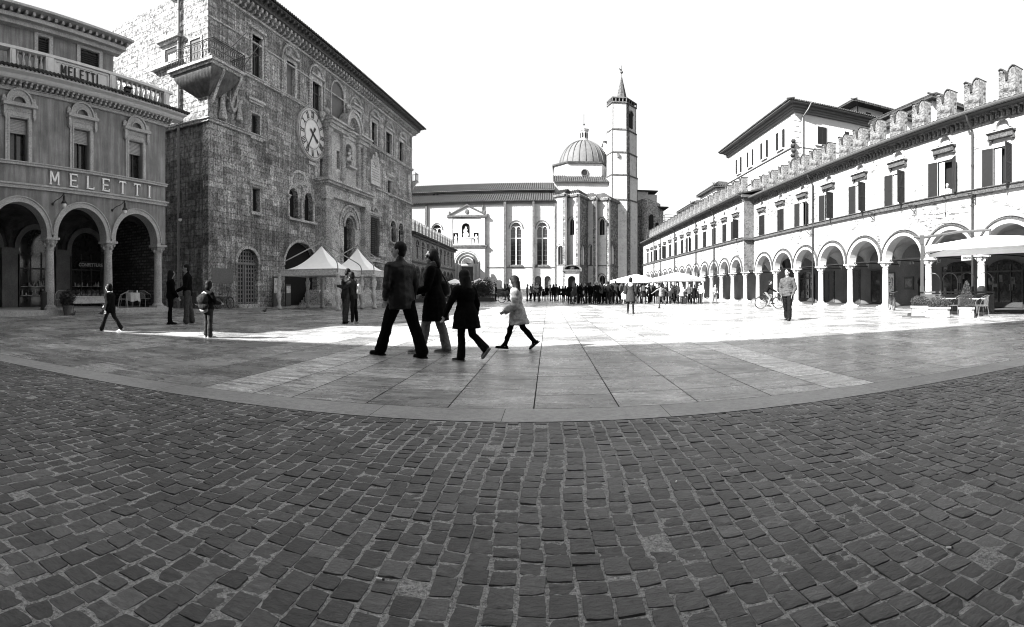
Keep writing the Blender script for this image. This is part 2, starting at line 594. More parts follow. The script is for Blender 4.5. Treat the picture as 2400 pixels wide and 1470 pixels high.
def column(name, parent, x, y, z0, zc, zt, r, mat, n=18, ab=None):
    """base z0, capital from zc to zt"""
    m = MB(); ab = ab or r * 1.7; hb = r * 1.0
    m.box(x - r * 1.5, x + r * 1.5, y - r * 1.5, y + r * 1.5, z0, z0 + hb * .35)
    m.lathe([(r * 1.42, hb * .351), (r * 1.46, hb * .5), (r * 1.35, hb * .65), (r * 1.15, hb * .75), (r * 1.2, hb * .9), (r * 1.05, hb), (r, hb * 1.1)], (x, y, z0), n)
    m.lathe([(r, z0 + hb * 1.1), (r * 1.02, z0 + (zc - z0) * .35), (r * .88, zc - .05), (r * 1.02, zc - .045), (r * 1.02, zc - .01)], (x, y, 0), n)
    c = MB(); hc = zt - zc
    c.lathe([(r * .86, zc - .01), (r * .95, zc + hc * .3), (r * 1.25, zc + hc * .62), (r * 1.5, zc + hc * .8)], (x, y, 0), n)
    for i in range(8):
        a = PI / 4 * i; rr = r * (1.35 if i % 2 else 1.12)
        c.ball((x + cos(a) * rr, y + sin(a) * rr, zc + hc * (.66 if i % 2 else .4)), (r * .34, r * .34, hc * .2), 8, 5)
    c.box(x - ab, x + ab, y - ab, y + ab, zc + hc * .8, zt)
    o = m.build(name, mat, parent, False)
    k = c.build('capital', mat, o)
    return o


def smooth_by(o, ang=40):
    me = o.data
    me.polygons.foreach_set('use_smooth', [True] * len(me.polygons))
    if hasattr(me, 'set_sharp_from_angle'): me.set_sharp_from_angle(angle=R(ang))
    return o


# ------------------------------------------------------------------ the cafe building on the left
M['cafe'] = stone('cafe_render', .22, grit=.14, gsc=25, big=.2, bsc=.9, bump=.15, streak=.28)
M['cafe_trim'] = stone('cafe_trim_stone', .36, grit=.30, gsc=18, big=.12, bsc=1.2, bump=.3)
M['cafe_cream'] = plain('cornice_paint', .52, .7, .2, amt=.12, sc=5)
M['darkletter'] = plain('black_letter_paint', .012, .5, .3)
TH = (1400 - HX) / FL
PHL = PI / 2 - TH
DM = 20.0
u = (sin(TH), cos(TH)); nrm = (-cos(TH), sin(TH))
T0 = 5.0
fm = Fac((nrm[0] * DM + u[0] * T0, nrm[1] * DM + u[1] * T0), PHL)
me_ = empties(fm, 'cafe_building', 'smooth rendered cafe with three stone arches, raised letters and a balustrade above', 'building')
XR = fm.x(387.5)
xc = [fm.x(122), fm.x(259.6), fm.x(376.6)]
sp = (xc[2] - xc[0]) / 2
cols = [xc[0] - 3 * sp, xc[0] - 2 * sp, xc[0] - sp] + xc
ZS, ZA = 3.42, .32     # impost height, arch half pier
ri = sp / 2 - .26
out = [(-.001, ZS)]
out = [(cols[0] - .3, ZS)]
for a, b in zip(cols[:-1], cols[1:]):
    out += arc((a + b) / 2, ZS + .12, ri, 18)[0:]
out += [(XR, ZS), (XR, 9.95), (cols[0] - .3, 9.95)]
XL = cols[0] - .3
# fix order: start (XL,ZS) .. arcs left to right .. right side .. top
wx = [fm.x(190.3) - 3 * 0, fm.x(316.8)]
wins = [wx[0] - 2 * sp, wx[0] - sp, wx[0], wx[1]]
wh = []
for x in wins: wh.append(rect(x - .42, x + .42, 6.62, 8.44))
m = MB(); m.prism(out, 0, .5, holes=wh)
m.build('wall', M['cafe'], me_)
# arch surrounds
for a, b in zip(cols[:-1], cols[1:]):
    m = MB(); m.arcband((a + b) / 2, ZS + .12, ri - .012, ri + .22, -.05, .515, 26)
    m.arcband((a + b) / 2, ZS + .12, ri + .20, ri + .25, -.09, .05, 26)
    for s_ in (-1, 1):
        xx = (a + b) / 2 + s_ * (ri + .104)
        m.box(xx - .115, xx + .115, -.05, .515, ZS, ZS + .12)
    m.build('arch_surround', M['cafe_trim'], me_)
for x in cols: column('column', me_, x, .22, .2, ZS - .52, ZS, .215, M['cafe_trim'], ab=.34)
# mass above the portico, back wall with shopfronts
m = MB()
m.box(XL + .02, XR - .0, .505, 4.6, 5.2, 9.9)
m.box(XL, XR, 4.62, 12, 0, 9.9)
m.box(XL - .4, XL, 0, 12, 0, 9.94)
m.build('rear_wall', M['cafe'], me_)
M['cafe_in'] = stone('portico_vault_shade', .05, grit=.2, gsc=14, big=.5, bsc=1.4, bump=.1)  # darker than the outer render, deepening the shade inside by colour
M['cafe_in2'] = stone('portico_pilaster_shade', .13, grit=.15, gsc=14, big=.2, bsc=1.4, bump=.1)  # pilasters darkened likewise for the shade inside
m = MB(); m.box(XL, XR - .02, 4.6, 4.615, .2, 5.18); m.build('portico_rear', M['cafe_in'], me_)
m = MB(); m.box(XR - .5, XR - .01, .51, 4.59, .0, 5.19)
m.build('side_wall', stone('rough_brick_wall', .075, .42, .16, .03, .4, amt=.55, grit=.6, gsc=7, bump=.9), me_)
# groin vault ceiling
def vault(mb, x0, x1, y0, y1, zs, h, n=12):
    vs, fs = [], []
    for j in range(n + 1):
        for i in range(n + 1):
            a = 2 * i / n - 1; b = 2 * j / n - 1
            z = max(sqrt(max(0, 1 - a * a)), sqrt(max(0, 1 - b * b)))
            vs.append((x0 + (x1 - x0) * i / n, y0 + (y1 - y0) * j / n, zs + h * z))
    for j in range(n):
        for i in range(n):
            fs.append((j * (n + 1) + i, (j + 1) * (n + 1) + i, (j + 1) * (n + 1) + i + 1, j * (n + 1) + i + 1))
    mb.add(vs, fs)
m = MB()
for a, b in zip(cols[:-1], cols[1:]): vault(m, a, b, .52, 4.58, ZS - .1, 1.62)
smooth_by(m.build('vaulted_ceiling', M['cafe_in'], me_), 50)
M['fresco'] = plain('shop_interior_dark', .02, .4, .3, amt=.9, sc=9)
for k, (a, b) in enumerate(zip(cols[:-1], cols[1:])):
    c = (a + b) / 2
    m = MB()
    m.box(a - .45, a + .45, 4.38, 4.599, .2, ZS - .45); m.box(a - .5, a + .5, 4.34, 4.598, ZS - .45, ZS - .12)
    m.arcband(c, ZS - .1, 1.02, 1.3, 4.45, 4.597, 18)
    m.build('pilaster', M['cafe_in2'], me_)
    if k < 5:
        m = MB(); m.prism(archhole(c - 1.02, c + 1.02, .2, ZS - .1), 4.55, 4.597)
        sh = m.build('shop_window', M['glass'], me_)
        m = MB()
        for xx in (-1.0, -.33, .33, 1.0): m.box(c + xx - .03, c + xx + .03, 4.5, 4.56, .2, ZS - .3)
        m.box(c - 1.0, c + 1.0, 4.49, 4.55, .75, .83); m.box(c - 1.0, c + 1.0, 4.49, 4.55, 2.2, 2.28)
        m.build('frame', M['darkwood'], sh)
        # display: bottles and boxes behind
        m = MB(); r2 = random.Random(k)
        for q in range(26):
            xx = c + r2.uniform(-.9, .9); zz = .83 if q % 2 else 1.3; hh = r2.uniform(.1, .32)
            m.lathe([(.04, 0), (.045, hh * .6), (.015, hh * .75), (.015, hh)], (xx, 4.43, zz), 8)
        m.box(c - .95, c + .95, 4.38, 4.49, .8, .828); m.box(c - .95, c + .95, 4.38, 4.49, 1.27, 1.298)
        m.build('display_shelf', plain('display_goods', .3, .3, .5, amt=.9, sc=9), sh)
c1 = fm.x(222, 4.3) - .85
m = MB(); m.box(c1 - .1, c1 + 1.25, 4.3, 4.4, 2.32, 2.72); sg = m.build('sign_board', M['darkletter'], me_)
text_mesh('CONFETTURE', .26, .01, plain('gilt_lettering', .4), sg, 'lettering', (c1 + .58, 4.29, 2.43), bold=.006)
c0 = (cols[2] + cols[3]) / 2
# floor step
m = MB(); m.box(XL, XR + .15, -.42, 4.6, 0.0, .2); m.build('step', M['cafe_trim'], me_)
# mouldings
m = MB()
m.prism([(XL, 5.46), (XR + .05, 5.46), (XR + .05, 5.6), (XL, 5.6)], -.1, .02)
m.box(XL, XR + .1, -.16, .02, 5.602, 5.68)
m.build('lower_band', M['cafe_trim'], me_)
m = MB(); m.box(XL, XR + .06, -.1, .02, 6.46, 6.56); m.box(XL, XR + .09, -.14, .02, 6.562, 6.61)
m.build('sill_band', M['cafe_trim'], me_)
m = MB()
m.box(XL, XR + .1, -.1, .02, 9.58, 9.7)
x = XL + .1
while x < XR + .15:
    m.box(x, x + .11, -.34, .019, 9.74, 9.92); m.box(x + .01, x + .1, -.42, -.34, 9.83, 9.92); x += .26
m.box(XL, XR + .12, -.14, .018, 9.702, 9.738)
m.build('dentils', M['cafe_trim'], me_)
m = MB()
m.prism([(0, 0), (0, 0)], 0, 0) if False else None
rings = []
pr = [(.02, 9.93), (-.5, 9.93), (-.58, 9.99), (-.62, 10.07), (-.85, 10.12), (-.88, 10.22), (.02, 10.22)]
rings = [[(X_, p[0], p[1]) for p in pr] for X_ in (XL, XR + .75)]
m.ring(rings); m.build('cornice', M['cafe_cream'], me_)
m = MB(); tile_roof(m, XL, XR + .85, -.98, 10.27, .2, 10.62, pitch=.2, amp=.05, th=.1); tile_roof(m, XL, XR + .8, .2, 10.62, 4.0, 11.1, pitch=.2)
m.build('roof', M['tile'], me_)
# raised letters of the fascia
m = MB()
LT = [('M', 170), ('E', 335), ('L', 478), ('E', 612), ('T', 755), ('T', 880), ('I', 985)]
for ch, zx in LT:
    x = fm.x(80 + zx / 3.675); wd = {'M': .5, 'E': .44, 'L': .42, 'T': .42, 'I': .14}[ch]
    letter(m, ch, x - wd / 2, 5.76, .6, wd, .075, -.09, -.02)
    m.box(x - .01, x + .01, -.03, .01, 5.9, 5.93)
m.build('lettering', M['white'], me_)
# windows
for k, x in enumerate(wins):
    m = MB()
    m.prism(rect(x - .64, x + .64, 6.615, 8.72), -.07, .03, holes=[rect(x - .43, x + .43, 6.62, 8.45)])
    m.prism(rect(x - .52, x + .52, 6.62, 8.6), -.1, -.068, holes=[rect(x - .45, x + .45, 6.621, 8.5)])
    m.box(x - .66, x + .66, -.09, .02, 8.722, 8.9)
    m.box(x - .82, x + .82, -.28, .02, 8.902, 9.04)
    for s_ in (-1, 1):
        m.box(x + s_ * .7 - .07, x + s_ * .7 + .07, -.2, .02, 8.5, 8.9)
        m.ball((x + s_ * .7, -.14, 8.5), (.07, .08, .12), 8, 5)
        m.ball((x + s_ * .72, -.1, 9.2), (.11, .07, .17), 8, 6)
        m.ball((x + s_ * .78, -.1, 9.1), (.07, .06, .08), 8, 6)
    m.arcband(x, 9.041, .34, .62, -.12, .02, 16); m.arcband(x, 9.041, .58, .66, -.18, -.1, 16); m.arcband(x, 9.041, .3, .36, -.16, -.1, 16)
    for q in range(5):
        a = PI / 2 + (q - 2) * .42
        m.ball((x + cos(a) * .12, -.1, 9.72 + sin(a) * .13), (.045 + .01 * (q == 2), .05, .09), 6, 5)
    wd = m.build('window', M['cafe_trim'], me_)
    m = MB(); m.box(x - .43, x + .43, .3, .33, 6.62, 8.46); m.build('pane', M['glass'], wd)
    m = MB()
    for q in range(9): m.box(x - .42, x + .42, .12, .17, 7.84 + q * .066, 7.84 + q * .066 + .052)
    m.box(x - .42, x + .42, .16, .18, 7.83, 8.45)
    m.build('roller_shutter', plain('shutter_slats', .3, .6), wd)
    m = MB(); m.box(x - .42, x - .36, .2, .28, 6.62, 8.46); m.box(x + .36, x + .42, .2, .28, 6.62, 8.46); m.box(x - .025, x + .025, .2, .26, 6.62, 8.46)
    m.build('sash', M['darkwood'], wd)
    m = MB(); m.box(x - .34, x - .05, .281, .298, 6.62, 8.4); m.build('curtain', plain('net_curtain', .12, .9), wd)
# balustrade on the roof
BZ0, BZ1 = 10.62, 11.52
def bx_(px): return fm.x(px, .35)
m = MB()
m.box(XL, bx_(396) + .06, .2, .5, BZ0, BZ0 + .12)
m.box(XL, bx_(396) + .1, .14, .56, BZ1 - .02, BZ1 + .1)
for pa, pb in ((103, 122), (253, 266), (380, 392), (20, 33)):
    a, b = bx_(pa), bx_(pb)
    m.box(a, b, .17, .53, BZ0 + .12, BZ1 - .02); m.box(a + .06, b - .06, .14, .17, BZ0 + .22, BZ1 - .12)
a, b = bx_(122), bx_(253)
m.box(a, b, .26, .46, BZ0 + .121, BZ1 - .021)
m.prism(rect(a + .04, b - .04, BZ0 + .14, BZ1 - .04), .22, .26, holes=[rect(a + .12, b - .12, BZ0 + .22, BZ1 - .12)])
bal = m.build('balustrade', M['cafe_cream'], me_)
b0_ = None
for sa, sb in ((bx_(266), bx_(380)), (bx_(33), bx_(103))):
    nn = int((sb - sa) / .29)
    for q in range(nn):
        xx = sa + (q + .5) * (sb - sa) / nn
        if b0_ is None:
            m = MB(); m.lathe([(.075, 0), (.075, .05), (.045, .09), (.1, .26), (.095, .34), (.045, .52), (.04, .6), (.075, .68), (.075, .758)], (0, .35, BZ0 + .12), 10)
            b0_ = smooth_by(m.build('baluster', M['cafe_trim'], bal)); b_ = b0_
        else: b_ = b0_.copy(); COL.objects.link(b_)
        b_.location = (xx, 0, 0)
m = MB(); a, b = bx_(138.5), bx_(227)
ws = {'M': 1.25, 'E': 1, 'L': .95, 'T': .95, 'I': .45}; tot = sum(ws[c] for c in 'MELETTI') + 6 * .22; un = (b - a) / tot; x = a
for ch in 'MELETTI':
    letter(m, ch, x, BZ0 + .24, .46, ws[ch] * un, .07, .2, .225, serif=False); x += (ws[ch] + .22) * un
m.build('lettering', M['darkletter'], bal)
# set-back upper storey
UX = fm.x(266, 3.6)
UL = XL
m = MB()
uh = []
for pa, pb in ((183, 234), (84, 117)):
    a, b = fm.x(pa + 4, 3.6), fm.x(pb - 3, 3.6); uh.append((a, b))
zsc = fm.z(266, 127, 3.6); zue = fm.z(285, 96, 2.9); zwt = fm.z(208, 119, 3.6)
m.prism(rect(UL, UX, 9.9, zue), 3.6, 4.0, holes=[rect(a, b, 10.6, zwt) for a, b in uh])
m.box(UL, UX - .0, 4.001, 11.9, 9.9, zue - .02)
m.box(UL + .02, UX - .02, 6.6, 14, 9.9, 16.2)
us = m.build('upper_storey', M['cafe'], me_)
m = MB(); m.box(UL, UX + .05, 3.5, 3.62, zsc - .1, zsc + .02); m.box(UL, UX + .08, 3.45, 3.62, zsc + .022, zsc + .1)
z1 = fm.z(275, 100, 3.2)
m.box(UL, UX + .45, 3.0, 3.62, zue - .4, zue - .2); m.box(UL, UX + .25, 3.25, 3.62, zue - .6, zue - .4)
x = UL
while x < UX + .4: m.box(x, x + .14, 2.85, 3.6, zue - .198, zue - .02); x += .42
m.box(UL, UX + .7, 2.6, 12.4, zue, zue + .12)
m.build('upper_cornice', M['cafe_trim'], me_)
for a, b in uh:
    m = MB(); m.prism(rect(a - .22, b + .22, 10.6, zwt + .2), 3.52, 3.62, holes=[rect(a, b, 10.61, zwt + .01)]); m.box(a - .3, b + .3, 3.4, 3.62, zwt + .202, zwt + .32)
    wd = m.build('window', M['cafe_trim'], me_); m = MB(); m.box(a, b, 3.7, 3.72, 10.6, zwt + .02); m.build('pane', M['glass'], wd)
    m = MB()
    for q in range(int((zwt - 10.7) / .11)): m.box(a, b, 3.66, 3.69, 10.7 + q * .11, 10.7 + q * .11 + .07)
    m.build('louvre', M['shutter'], wd)
# wall lamps
def wall_lamp(parent, x, z, side=1, y=0.0, L=.62, drop=.28, name='wall_lamp'):
    m = MB(); m.lathe([(.07, 0), (.07, .02), (.03, .05)], (0, 0, 0), 10)
    m.v = [(x + p[0], y - p[2], z + p[1]) for p in m.v]
    pts = []
    for k in range(13):
        t = k / 12
        pts.append((x + side * .0, y - .03 - L * t, z + .12 * sin(t * PI * 1.6) * (1 - t) + .36 * t * t * (1.6 - .7 * t)))
    m.tube(pts, .016, 6)
    e = pts[-1]
    m.tube([(e[0], e[1], e[2]), (e[0], e[1], e[2] - .1)], .02, 6)
    m.lathe([(.03, 0), (.05, -.05), (.055, -.22), (.13, -.33), (.13, -.36)], (e[0], e[1], e[2] - .08), 12)
    o = m.build(name, M['iron'], parent)
    m = MB(); m.ball((e[0], e[1], e[2] - .5), (.105, .105, .12), 12, 8)
    g_ = m.build('globe', plain('opal_glass', .75, .3, .5, amt=.02), o, True)
    return o
for px, py in ((123.5, 478.5), (263, 493)):
    wall_lamp(me_, fm.x(px), fm.z(px, py), L=.95)
# things on the cafe
m = MB(); m.box(-.16, .16, -.1, .1, 0, .14); m.box(-.19, .19, -.2, .05, .14, .2); m.tube([(0, 0, .0), (0, .25, -.1)], .03)
fl = m.build('floodlight', M['iron']); p = Matrix.Translation((fm.O[0], fm.O[1], 0)) @ Matrix.Rotation(PHL, 4, 'Z') @ Vector((bx_(273), -.5, 10.55))
fl.location = p; fl.rotation_euler = (0, 0, PHL); tag(fl, 'small black floodlight perched on the tiled eave below the balustrade', 'floodlight')

# ------------------------------------------------------------------ the palace with the clock
DP = 20.5
tt = DP / tan((1400 - 488) / FL)
fp = Fac((nrm[0] * DP + u[0] * tt, nrm[1] * DP + u[1] * tt), PHL)
pal = empties(fp, 'palace', 'tall rough stone palace with a round clock, arched top windows and carved portal', 'palace')
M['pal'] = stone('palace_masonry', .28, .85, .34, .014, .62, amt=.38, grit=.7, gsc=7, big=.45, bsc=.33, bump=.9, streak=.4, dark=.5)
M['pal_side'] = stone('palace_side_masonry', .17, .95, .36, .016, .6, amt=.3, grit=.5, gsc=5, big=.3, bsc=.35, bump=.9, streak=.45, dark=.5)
M['pal_trim'] = stone('palace_trim', .36, grit=.65, gsc=10, big=.25, bsc=1.0, bump=.7, dark=.4)
M['blind'] = plain('grey_blind', .13, .9, .1, amt=.18, sc=4)
PX = fp.x(965.5)
HP = fp.z(965.5, 311)
HR = HP + 1.15
# facade helper in pixels
def Z(px, py, d=0): return fp.z(px, py, d)
def Xp(px, d=0): return fp.x(px, d)
def zc5(x, y): return 640 + x / 3.675, 80 + y / 3.675
holes = []
parts = []


def ph(x0, x1, y0, y1, pxm=None, d=0):
    """pixel rectangle -> local x0,x1,z0,z1 (y0 top, y1 bottom, read at the middle column)"""
    pm = pxm or (x0 + x1) / 2
    return Xp(x0, d), Xp(x1, d), Z(pm, y1, d), Z(pm, y0, d)


SILL = Z(760, 274.6)
def tall_window(pa, pb, ytop, arch_px, arch_top, pane='glass', blind=False, base=None):
    a, b = Xp(pa), Xp(pb); pm = (pa + pb) / 2
    z0 = base or SILL + .12; z1 = Z(pm, ytop)
    aa, ab = Xp(arch_px[0]), Xp(arch_px[1]); at = Z((arch_px[0] + arch_px[1]) / 2, arch_top)
    r = (ab - aa) / 2; cx = (aa + ab) / 2; zs = at - r
    holes.append(rect(a, b, z0, z1))
    m = MB()
    fw = .16
    m.prism(rect(a - fw, b + fw, z0 - .1, z1 + fw), -.06, .25, holes=[rect(a + .001, b - .001, z0, z1)])
    m.prism(rect(a - fw - .1, b + fw + .1, z0 - .12, z1 + fw + .1), -.03, .1, holes=[rect(a - fw, b + fw, z0 - .1, z1 + fw)])
    m.box(a - .3, b + .3, -.22, .02, z1 + fw + .1, z1 + fw + .26)
    wd = m.build('window', M['pal_trim'], pal)
    m = MB()
    m.arcband(cx, zs, r - .16, r, -.12, .02, 20)
    n = int(r * PI / .13)
    for k in range(n):
        q = PI * (k + .5) / n
        m.box(cx + (r - .03) * cos(q) - .035, cx + (r - .03) * cos(q) + .035, -.17, -.12, zs + (r - .03) * sin(q) - .035, zs + (r - .03) * sin(q) + .035)
    z = zs
    while z > zs - 2.6:
        for s_ in (-1, 1): m.box(cx + s_ * (r - .08) - .08, cx + s_ * (r - .08) + .08, -.12, .02, z - .13, z - .03)
        z -= .2
    m.build('hood_mould', M['pal_trim'], wd)
    m = MB(); m.box(a, b, .28, .32, z0, z1); m.build('pane', M['blind'] if blind else M['glass'], wd)
    if not blind:
        m = MB(); c = (a + b) / 2
        for xx in (a, c - .04, b - .08): m.box(xx, xx + .08, .2, .27, z0, z1)
        m.box(a, b, .2, .26, z0 + (z1 - z0) * .62, z0 + (z1 - z0) * .62 + .09)
        m.build('sash', M['darkwood'], wd)


tall_window(590, 613, 97.7 - 12, (584, 622), 62, base=SILL + .1)
tall_window(670, 690.6, 146.7, (658, 703), 106, blind=True)
tall_window(731.4, 752, 191.6, (722, 758.6), 152)
tall_window(829, 844, 258, (817, 849.5), 227)
tall_window(870, 882, 284, (864.5, 889), 258)
tall_window(904, 917.5, 311, (900, 923), 285)
tall_window(935, 945, 331.7, (932.5, 950), 310)
# blind arched niche
a, b = Xp(776), Xp(805); zt = Z(790, 193); r = (b - a) / 2
holes.append(archhole(a, b, SILL + .1, zt - r, 16))
m = MB(); m.prism(archhole(a, b, SILL + .1, zt - r, 16), .12, .2); ni = m.build('niche', M['blind'], pal)
m = MB(); m.arcband((a + b) / 2, zt - r, r, r + .14, -.08, .1, 20)
for s_ in (-1, 1): m.box((a + b) / 2 + s_ * (r + .07) - .07, (a + b) / 2 + s_ * (r + .07) + .07, -.06, .1, SILL + .1, zt - r)
m.build('surround', M['pal_trim'], ni)
# small square windows
def small_window(x0, x1, y0, y1, lint=None, grate=False, tr=.1):
    a, b, z0, z1 = ph(x0, x1, y0, y1)
    holes.append(rect(a, b, z0, z1))
    m = MB(); m.prism(rect(a - tr, b + tr, z0 - tr, z1 + tr), -.03, .2, holes=[rect(a + .001, b - .001, z0 + .001, z1 - .001)])
    m.box(a - .2, b + .2, -.14, .02, z0 - tr - .14, z0 - tr)
    if lint: m.box(a - .45, b + .45, -.2, .02, z1 + lint, z1 + lint + .16); m.box(a - .35, b + .35, -.1, .02, z1 + lint - .12, z1 + lint)
    wd = m.build('window', M['pal_trim'], pal)
    m = MB(); m.box(a, b, .34, .37, z0, z1); m.build('pane', M['void'], wd)
    if grate:
        m = MB(); x = a + .05
        while x < b: m.box(x, x + .035, -.12, -.09, z0 - .1, z1 + .1); x += .19
        z = z0
        while z < z1 + .1: m.box(a - .03, b + .03, -.135, -.105, z, z + .03); z += .19
        for xx in (a, b): m.box(xx - .02, xx + .02, -.1, .1, z0, z0 + .04); m.box(xx - .02, xx + .02, -.1, .1, z1 - .04, z1)
        m.build('iron_grate', M['iron'], wd)
    else:
        m = MB(); c = (a + b) / 2; m.box(c - .03, c + .03, .26, .32, z0, z1); m.box(a, a + .06, .26, .32, z0, z1); m.build('sash', M['iron'], wd)


small_window(588.6, 609, 267.8, 320.8, lint=.75)
small_window(591, 609, 441, 496, lint=.15)
small_window(908, 917.5, 423, 453, lint=.45)
small_window(868, 887, 511, 601, lint=.3, grate=True)
a, b, z0, z1 = ph(868, 887, 511, 601)
m = MB(); m.arcband((a + b) / 2, z1 + .5, .55, .75, -.16, .02, 14, .25, PI - .25, .75); m.box(a - .4, b + .4, -.14, .02, z0 - .55, z0 - .3); m.build('curved_pediment', M['pal_trim'], pal)
small_window(749, 756, 372, 414, lint=.1)
# twin-arched windows
def bifora(ops, ytops, ybots, ledge=None):
    m = MB(); first = True
    zs_ = []
    for (xa, xb), yt, yb in zip(ops, ytops, ybots):
        a, b = Xp(xa), Xp(xb); pm = (xa + xb) / 2
        zt = Z(pm, yt); z0 = Z(pm, yb); r = (b - a) / 2
        zs_.append((a, b, z0, zt, r))
    z0 = sum(q[2] for q in zs_) / 2; zt = sum(q[3] for q in zs_) / 2
    for a, b, _, _, r in zs_:
        holes.append(archhole(a, b, z0, zt - r, 12))
        m.arcband((a + b) / 2, zt - r, r, r + .2, -.03, .3, 16)
    wd = m.build('twin_window', M['pal_trim'], pal)
    m = MB()
    for a, b, _, _, r in zs_: m.prism(archhole(a - .01, b + .01, z0, zt - r, 12), .38, .41)
    m.build('pane', M['void'], wd)
    rr = zs_[0][4]
    for xx in (zs_[0][0] - .12, (zs_[0][1] + zs_[1][0]) / 2, zs_[1][1] + .12):
        column('colonnette', wd, xx, -.04, z0, zt - rr - .35, zt - rr, .11, M['pal_trim'], 10, ab=.2) if True else None
    m = MB(); m.box(zs_[0][0] - .35, zs_[1][1] + .35, -.3, .02, z0 - .17, z0 - .02); m.build('ledge', M['pal_trim'], wd)


bifora([(677, 698), (714, 732)], [441, 452], [511, 521])
bifora([(915, 928), (934.5, 945)], [517.5, 523], [569, 572])
# gate
a, b = Xp(556), Xp(605); zt = Z(581, 584); z0 = .25; r = (b - a) / 2
holes.append(archhole(a, b, .02, zt - r * .85, 16, .85))
m = MB(); m.arcband((a + b) / 2, zt - r * .85, r, r + .22, -.05, .2, 18, ky=.87)
m.box(a - .2, b + .2, -.35, .3, 0, .22)
gt = m.build('gate', M['pal_trim'], pal)
m = MB(); m.prism(archhole(a, b, .22, zt - r * .85, 16, .85), .36, .42); m.build('gate_backing', M['void'], gt)
m = MB()
x = a + .03
zc_ = zt - r * .85; cx = (a + b) / 2
while x < b:
    hz = zc_ + .85 * sqrt(max(0, r * r - (x - cx) ** 2)); m.box(x, x + .1, .24, .28, .22, hz); x += .27
z = .26
while z < zt:
    hw = r if z < zc_ else sqrt(max(.0001, r * r - ((z - zc_) / .85) ** 2))
    m.box(cx - hw, cx + hw, .27, .31, z, z + .09); z += .27
m.box(cx - .07, cx + .07, .2, .33, .22, zc_); m.box(a, b, .19, .33, zc_ - .08, zc_ + .08)
m.build('gate_lattice', plain('weathered_gate_bars', .16, .7), gt)
# great dark arch
a, b = Xp(668), Xp(742); zt = Z(705, 569); r = (b - a) / 2
holes.append(archhole(a, b, .02, zt - r * .8, 18, .8))
m = MB(); m.arcband((a + b) / 2, zt - r * .8, r, r + .2, -.02, .1, 20, ky=.83); ga = m.build('great_arch', M['pal_trim'], pal)
m = MB(); m.prism(archhole(a, b, .0, zt - r * .8, 18, .8), .4, .44); m.build('arch_interior', M['void'], ga)
# portal opening
a, b = Xp(800), Xp(822); zt = Z(810, 511); r = (b - a) / 2
PA, PB, PZT, PR = a, b, zt, r
PORZ = 1.35
holes.append(archhole(a, b, PORZ, zt - r, 14))
# facade wall
m = MB()
m.prism([(0, 0), (PX, 0), (PX, HP), (0, HP)], 0, .44, holes=holes)
m.build('facade_wall', M['pal'], pal)
# body + side wall (the side runs straight back along world -X)
def loc_of(X, Y, f=fp):
    dx, dy = X - f.O[0], Y - f.O[1]
    return (dx * f.ux + dy * f.uy, -dx * f.uy + dy * f.ux)
c0 = (0, 0)
s1 = loc_of(fp.O[0] - 30, fp.O[1] - .6)
m = MB()
ins = .445
m.plan([(0.002, ins), (PX - .002, ins), (PX - .002, 24), (s1[0] + 1, 24), s1], 0, HP - .01)
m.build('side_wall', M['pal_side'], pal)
# side wall dressed in a frame that runs along world X
class WFac(Fac):
    pass
ang = math.atan2(.6, 30)
fs = Fac((fp.O[0] - 30, fp.O[1] - .6), ang)
def side_xf(o):
    """place an object built in the side frame as a child of the palace"""
    o.parent = pal
    w_ = Matrix.Translation((fs.O[0], fs.O[1], 0)) @ Matrix.Rotation(ang, 4, 'Z')
    p_ = Matrix.Translation((fp.O[0], fp.O[1], 0)) @ Matrix.Rotation(PHL, 4, 'Z')
    o.matrix_local = p_.inverted() @ w_
    return o
SX = lambda px, d=0: fs.x(px, d)
SZ = lambda px, py, d=0: fs.z(px, py, d)
M['pal_lit'] = stone('palace_side_upper_sunlit', .31, .9, .34, .02, .45, amt=.3, grit=.75, gsc=5, big=.15, bsc=.5, bump=1.0, dark=.85)
ztop = HP - .01
corn = SZ(488, 280)
# upper part of the side wall, paler to carry its sunlight in the colour, standing 4 cm proud
m = MB(); wxa, wxb = SX(389), SX(417)
wz0, wz1 = SZ(402, 148), SZ(402, 114)
dxa, dxb = SX(447), SX(471); dz0, dz1 = SZ(460, 150), SZ(460, 92)
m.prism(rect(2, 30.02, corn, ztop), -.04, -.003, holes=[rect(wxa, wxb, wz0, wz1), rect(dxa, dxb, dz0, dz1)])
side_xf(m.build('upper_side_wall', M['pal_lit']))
m = MB()
m.prism(rect(wxa - .3, wxb + .12, wz0 - .02, wz1 + .25), -.1, -.03, holes=[rect(wxa, wxb, wz0, wz1)])
m.box(wxa - .5, wxb + .3, -.4, -.03, wz1 + .45, wz1 + .62); m.box(wxa - .4, wxb + .2, -.25, -.03, wz1 + .26, wz1 + .45)
m.box(wxa - 1.0, wxb + .3, -.35, -.03, wz0 - .2, wz0 - .03)
wd = side_xf(m.build('window', M['pal_trim']))
m = MB(); m.box(wxa, wxb, -.035, -.02, wz0, wz1); p_ = m.build('pane', M['glass']); p_.parent = wd
m = MB(); m.box(wxa + .25, wxb - .1, -.06, -.036, wz0, wz1 - .35); p_ = m.build('blind', M['white']); p_.parent = wd
m = MB(); m.prism(rect(dxa - .12, dxb + .12, dz0, dz1 + .12), -.09, -.03, holes=[rect(dxa, dxb, dz0 - .001, dz1)])
wd = side_xf(m.build('balcony_door', M['pal_trim'])); m = MB(); m.box(dxa, dxb, -.035, -.02, dz0, dz1); p_ = m.build('pane', M['blind']); p_.parent = wd
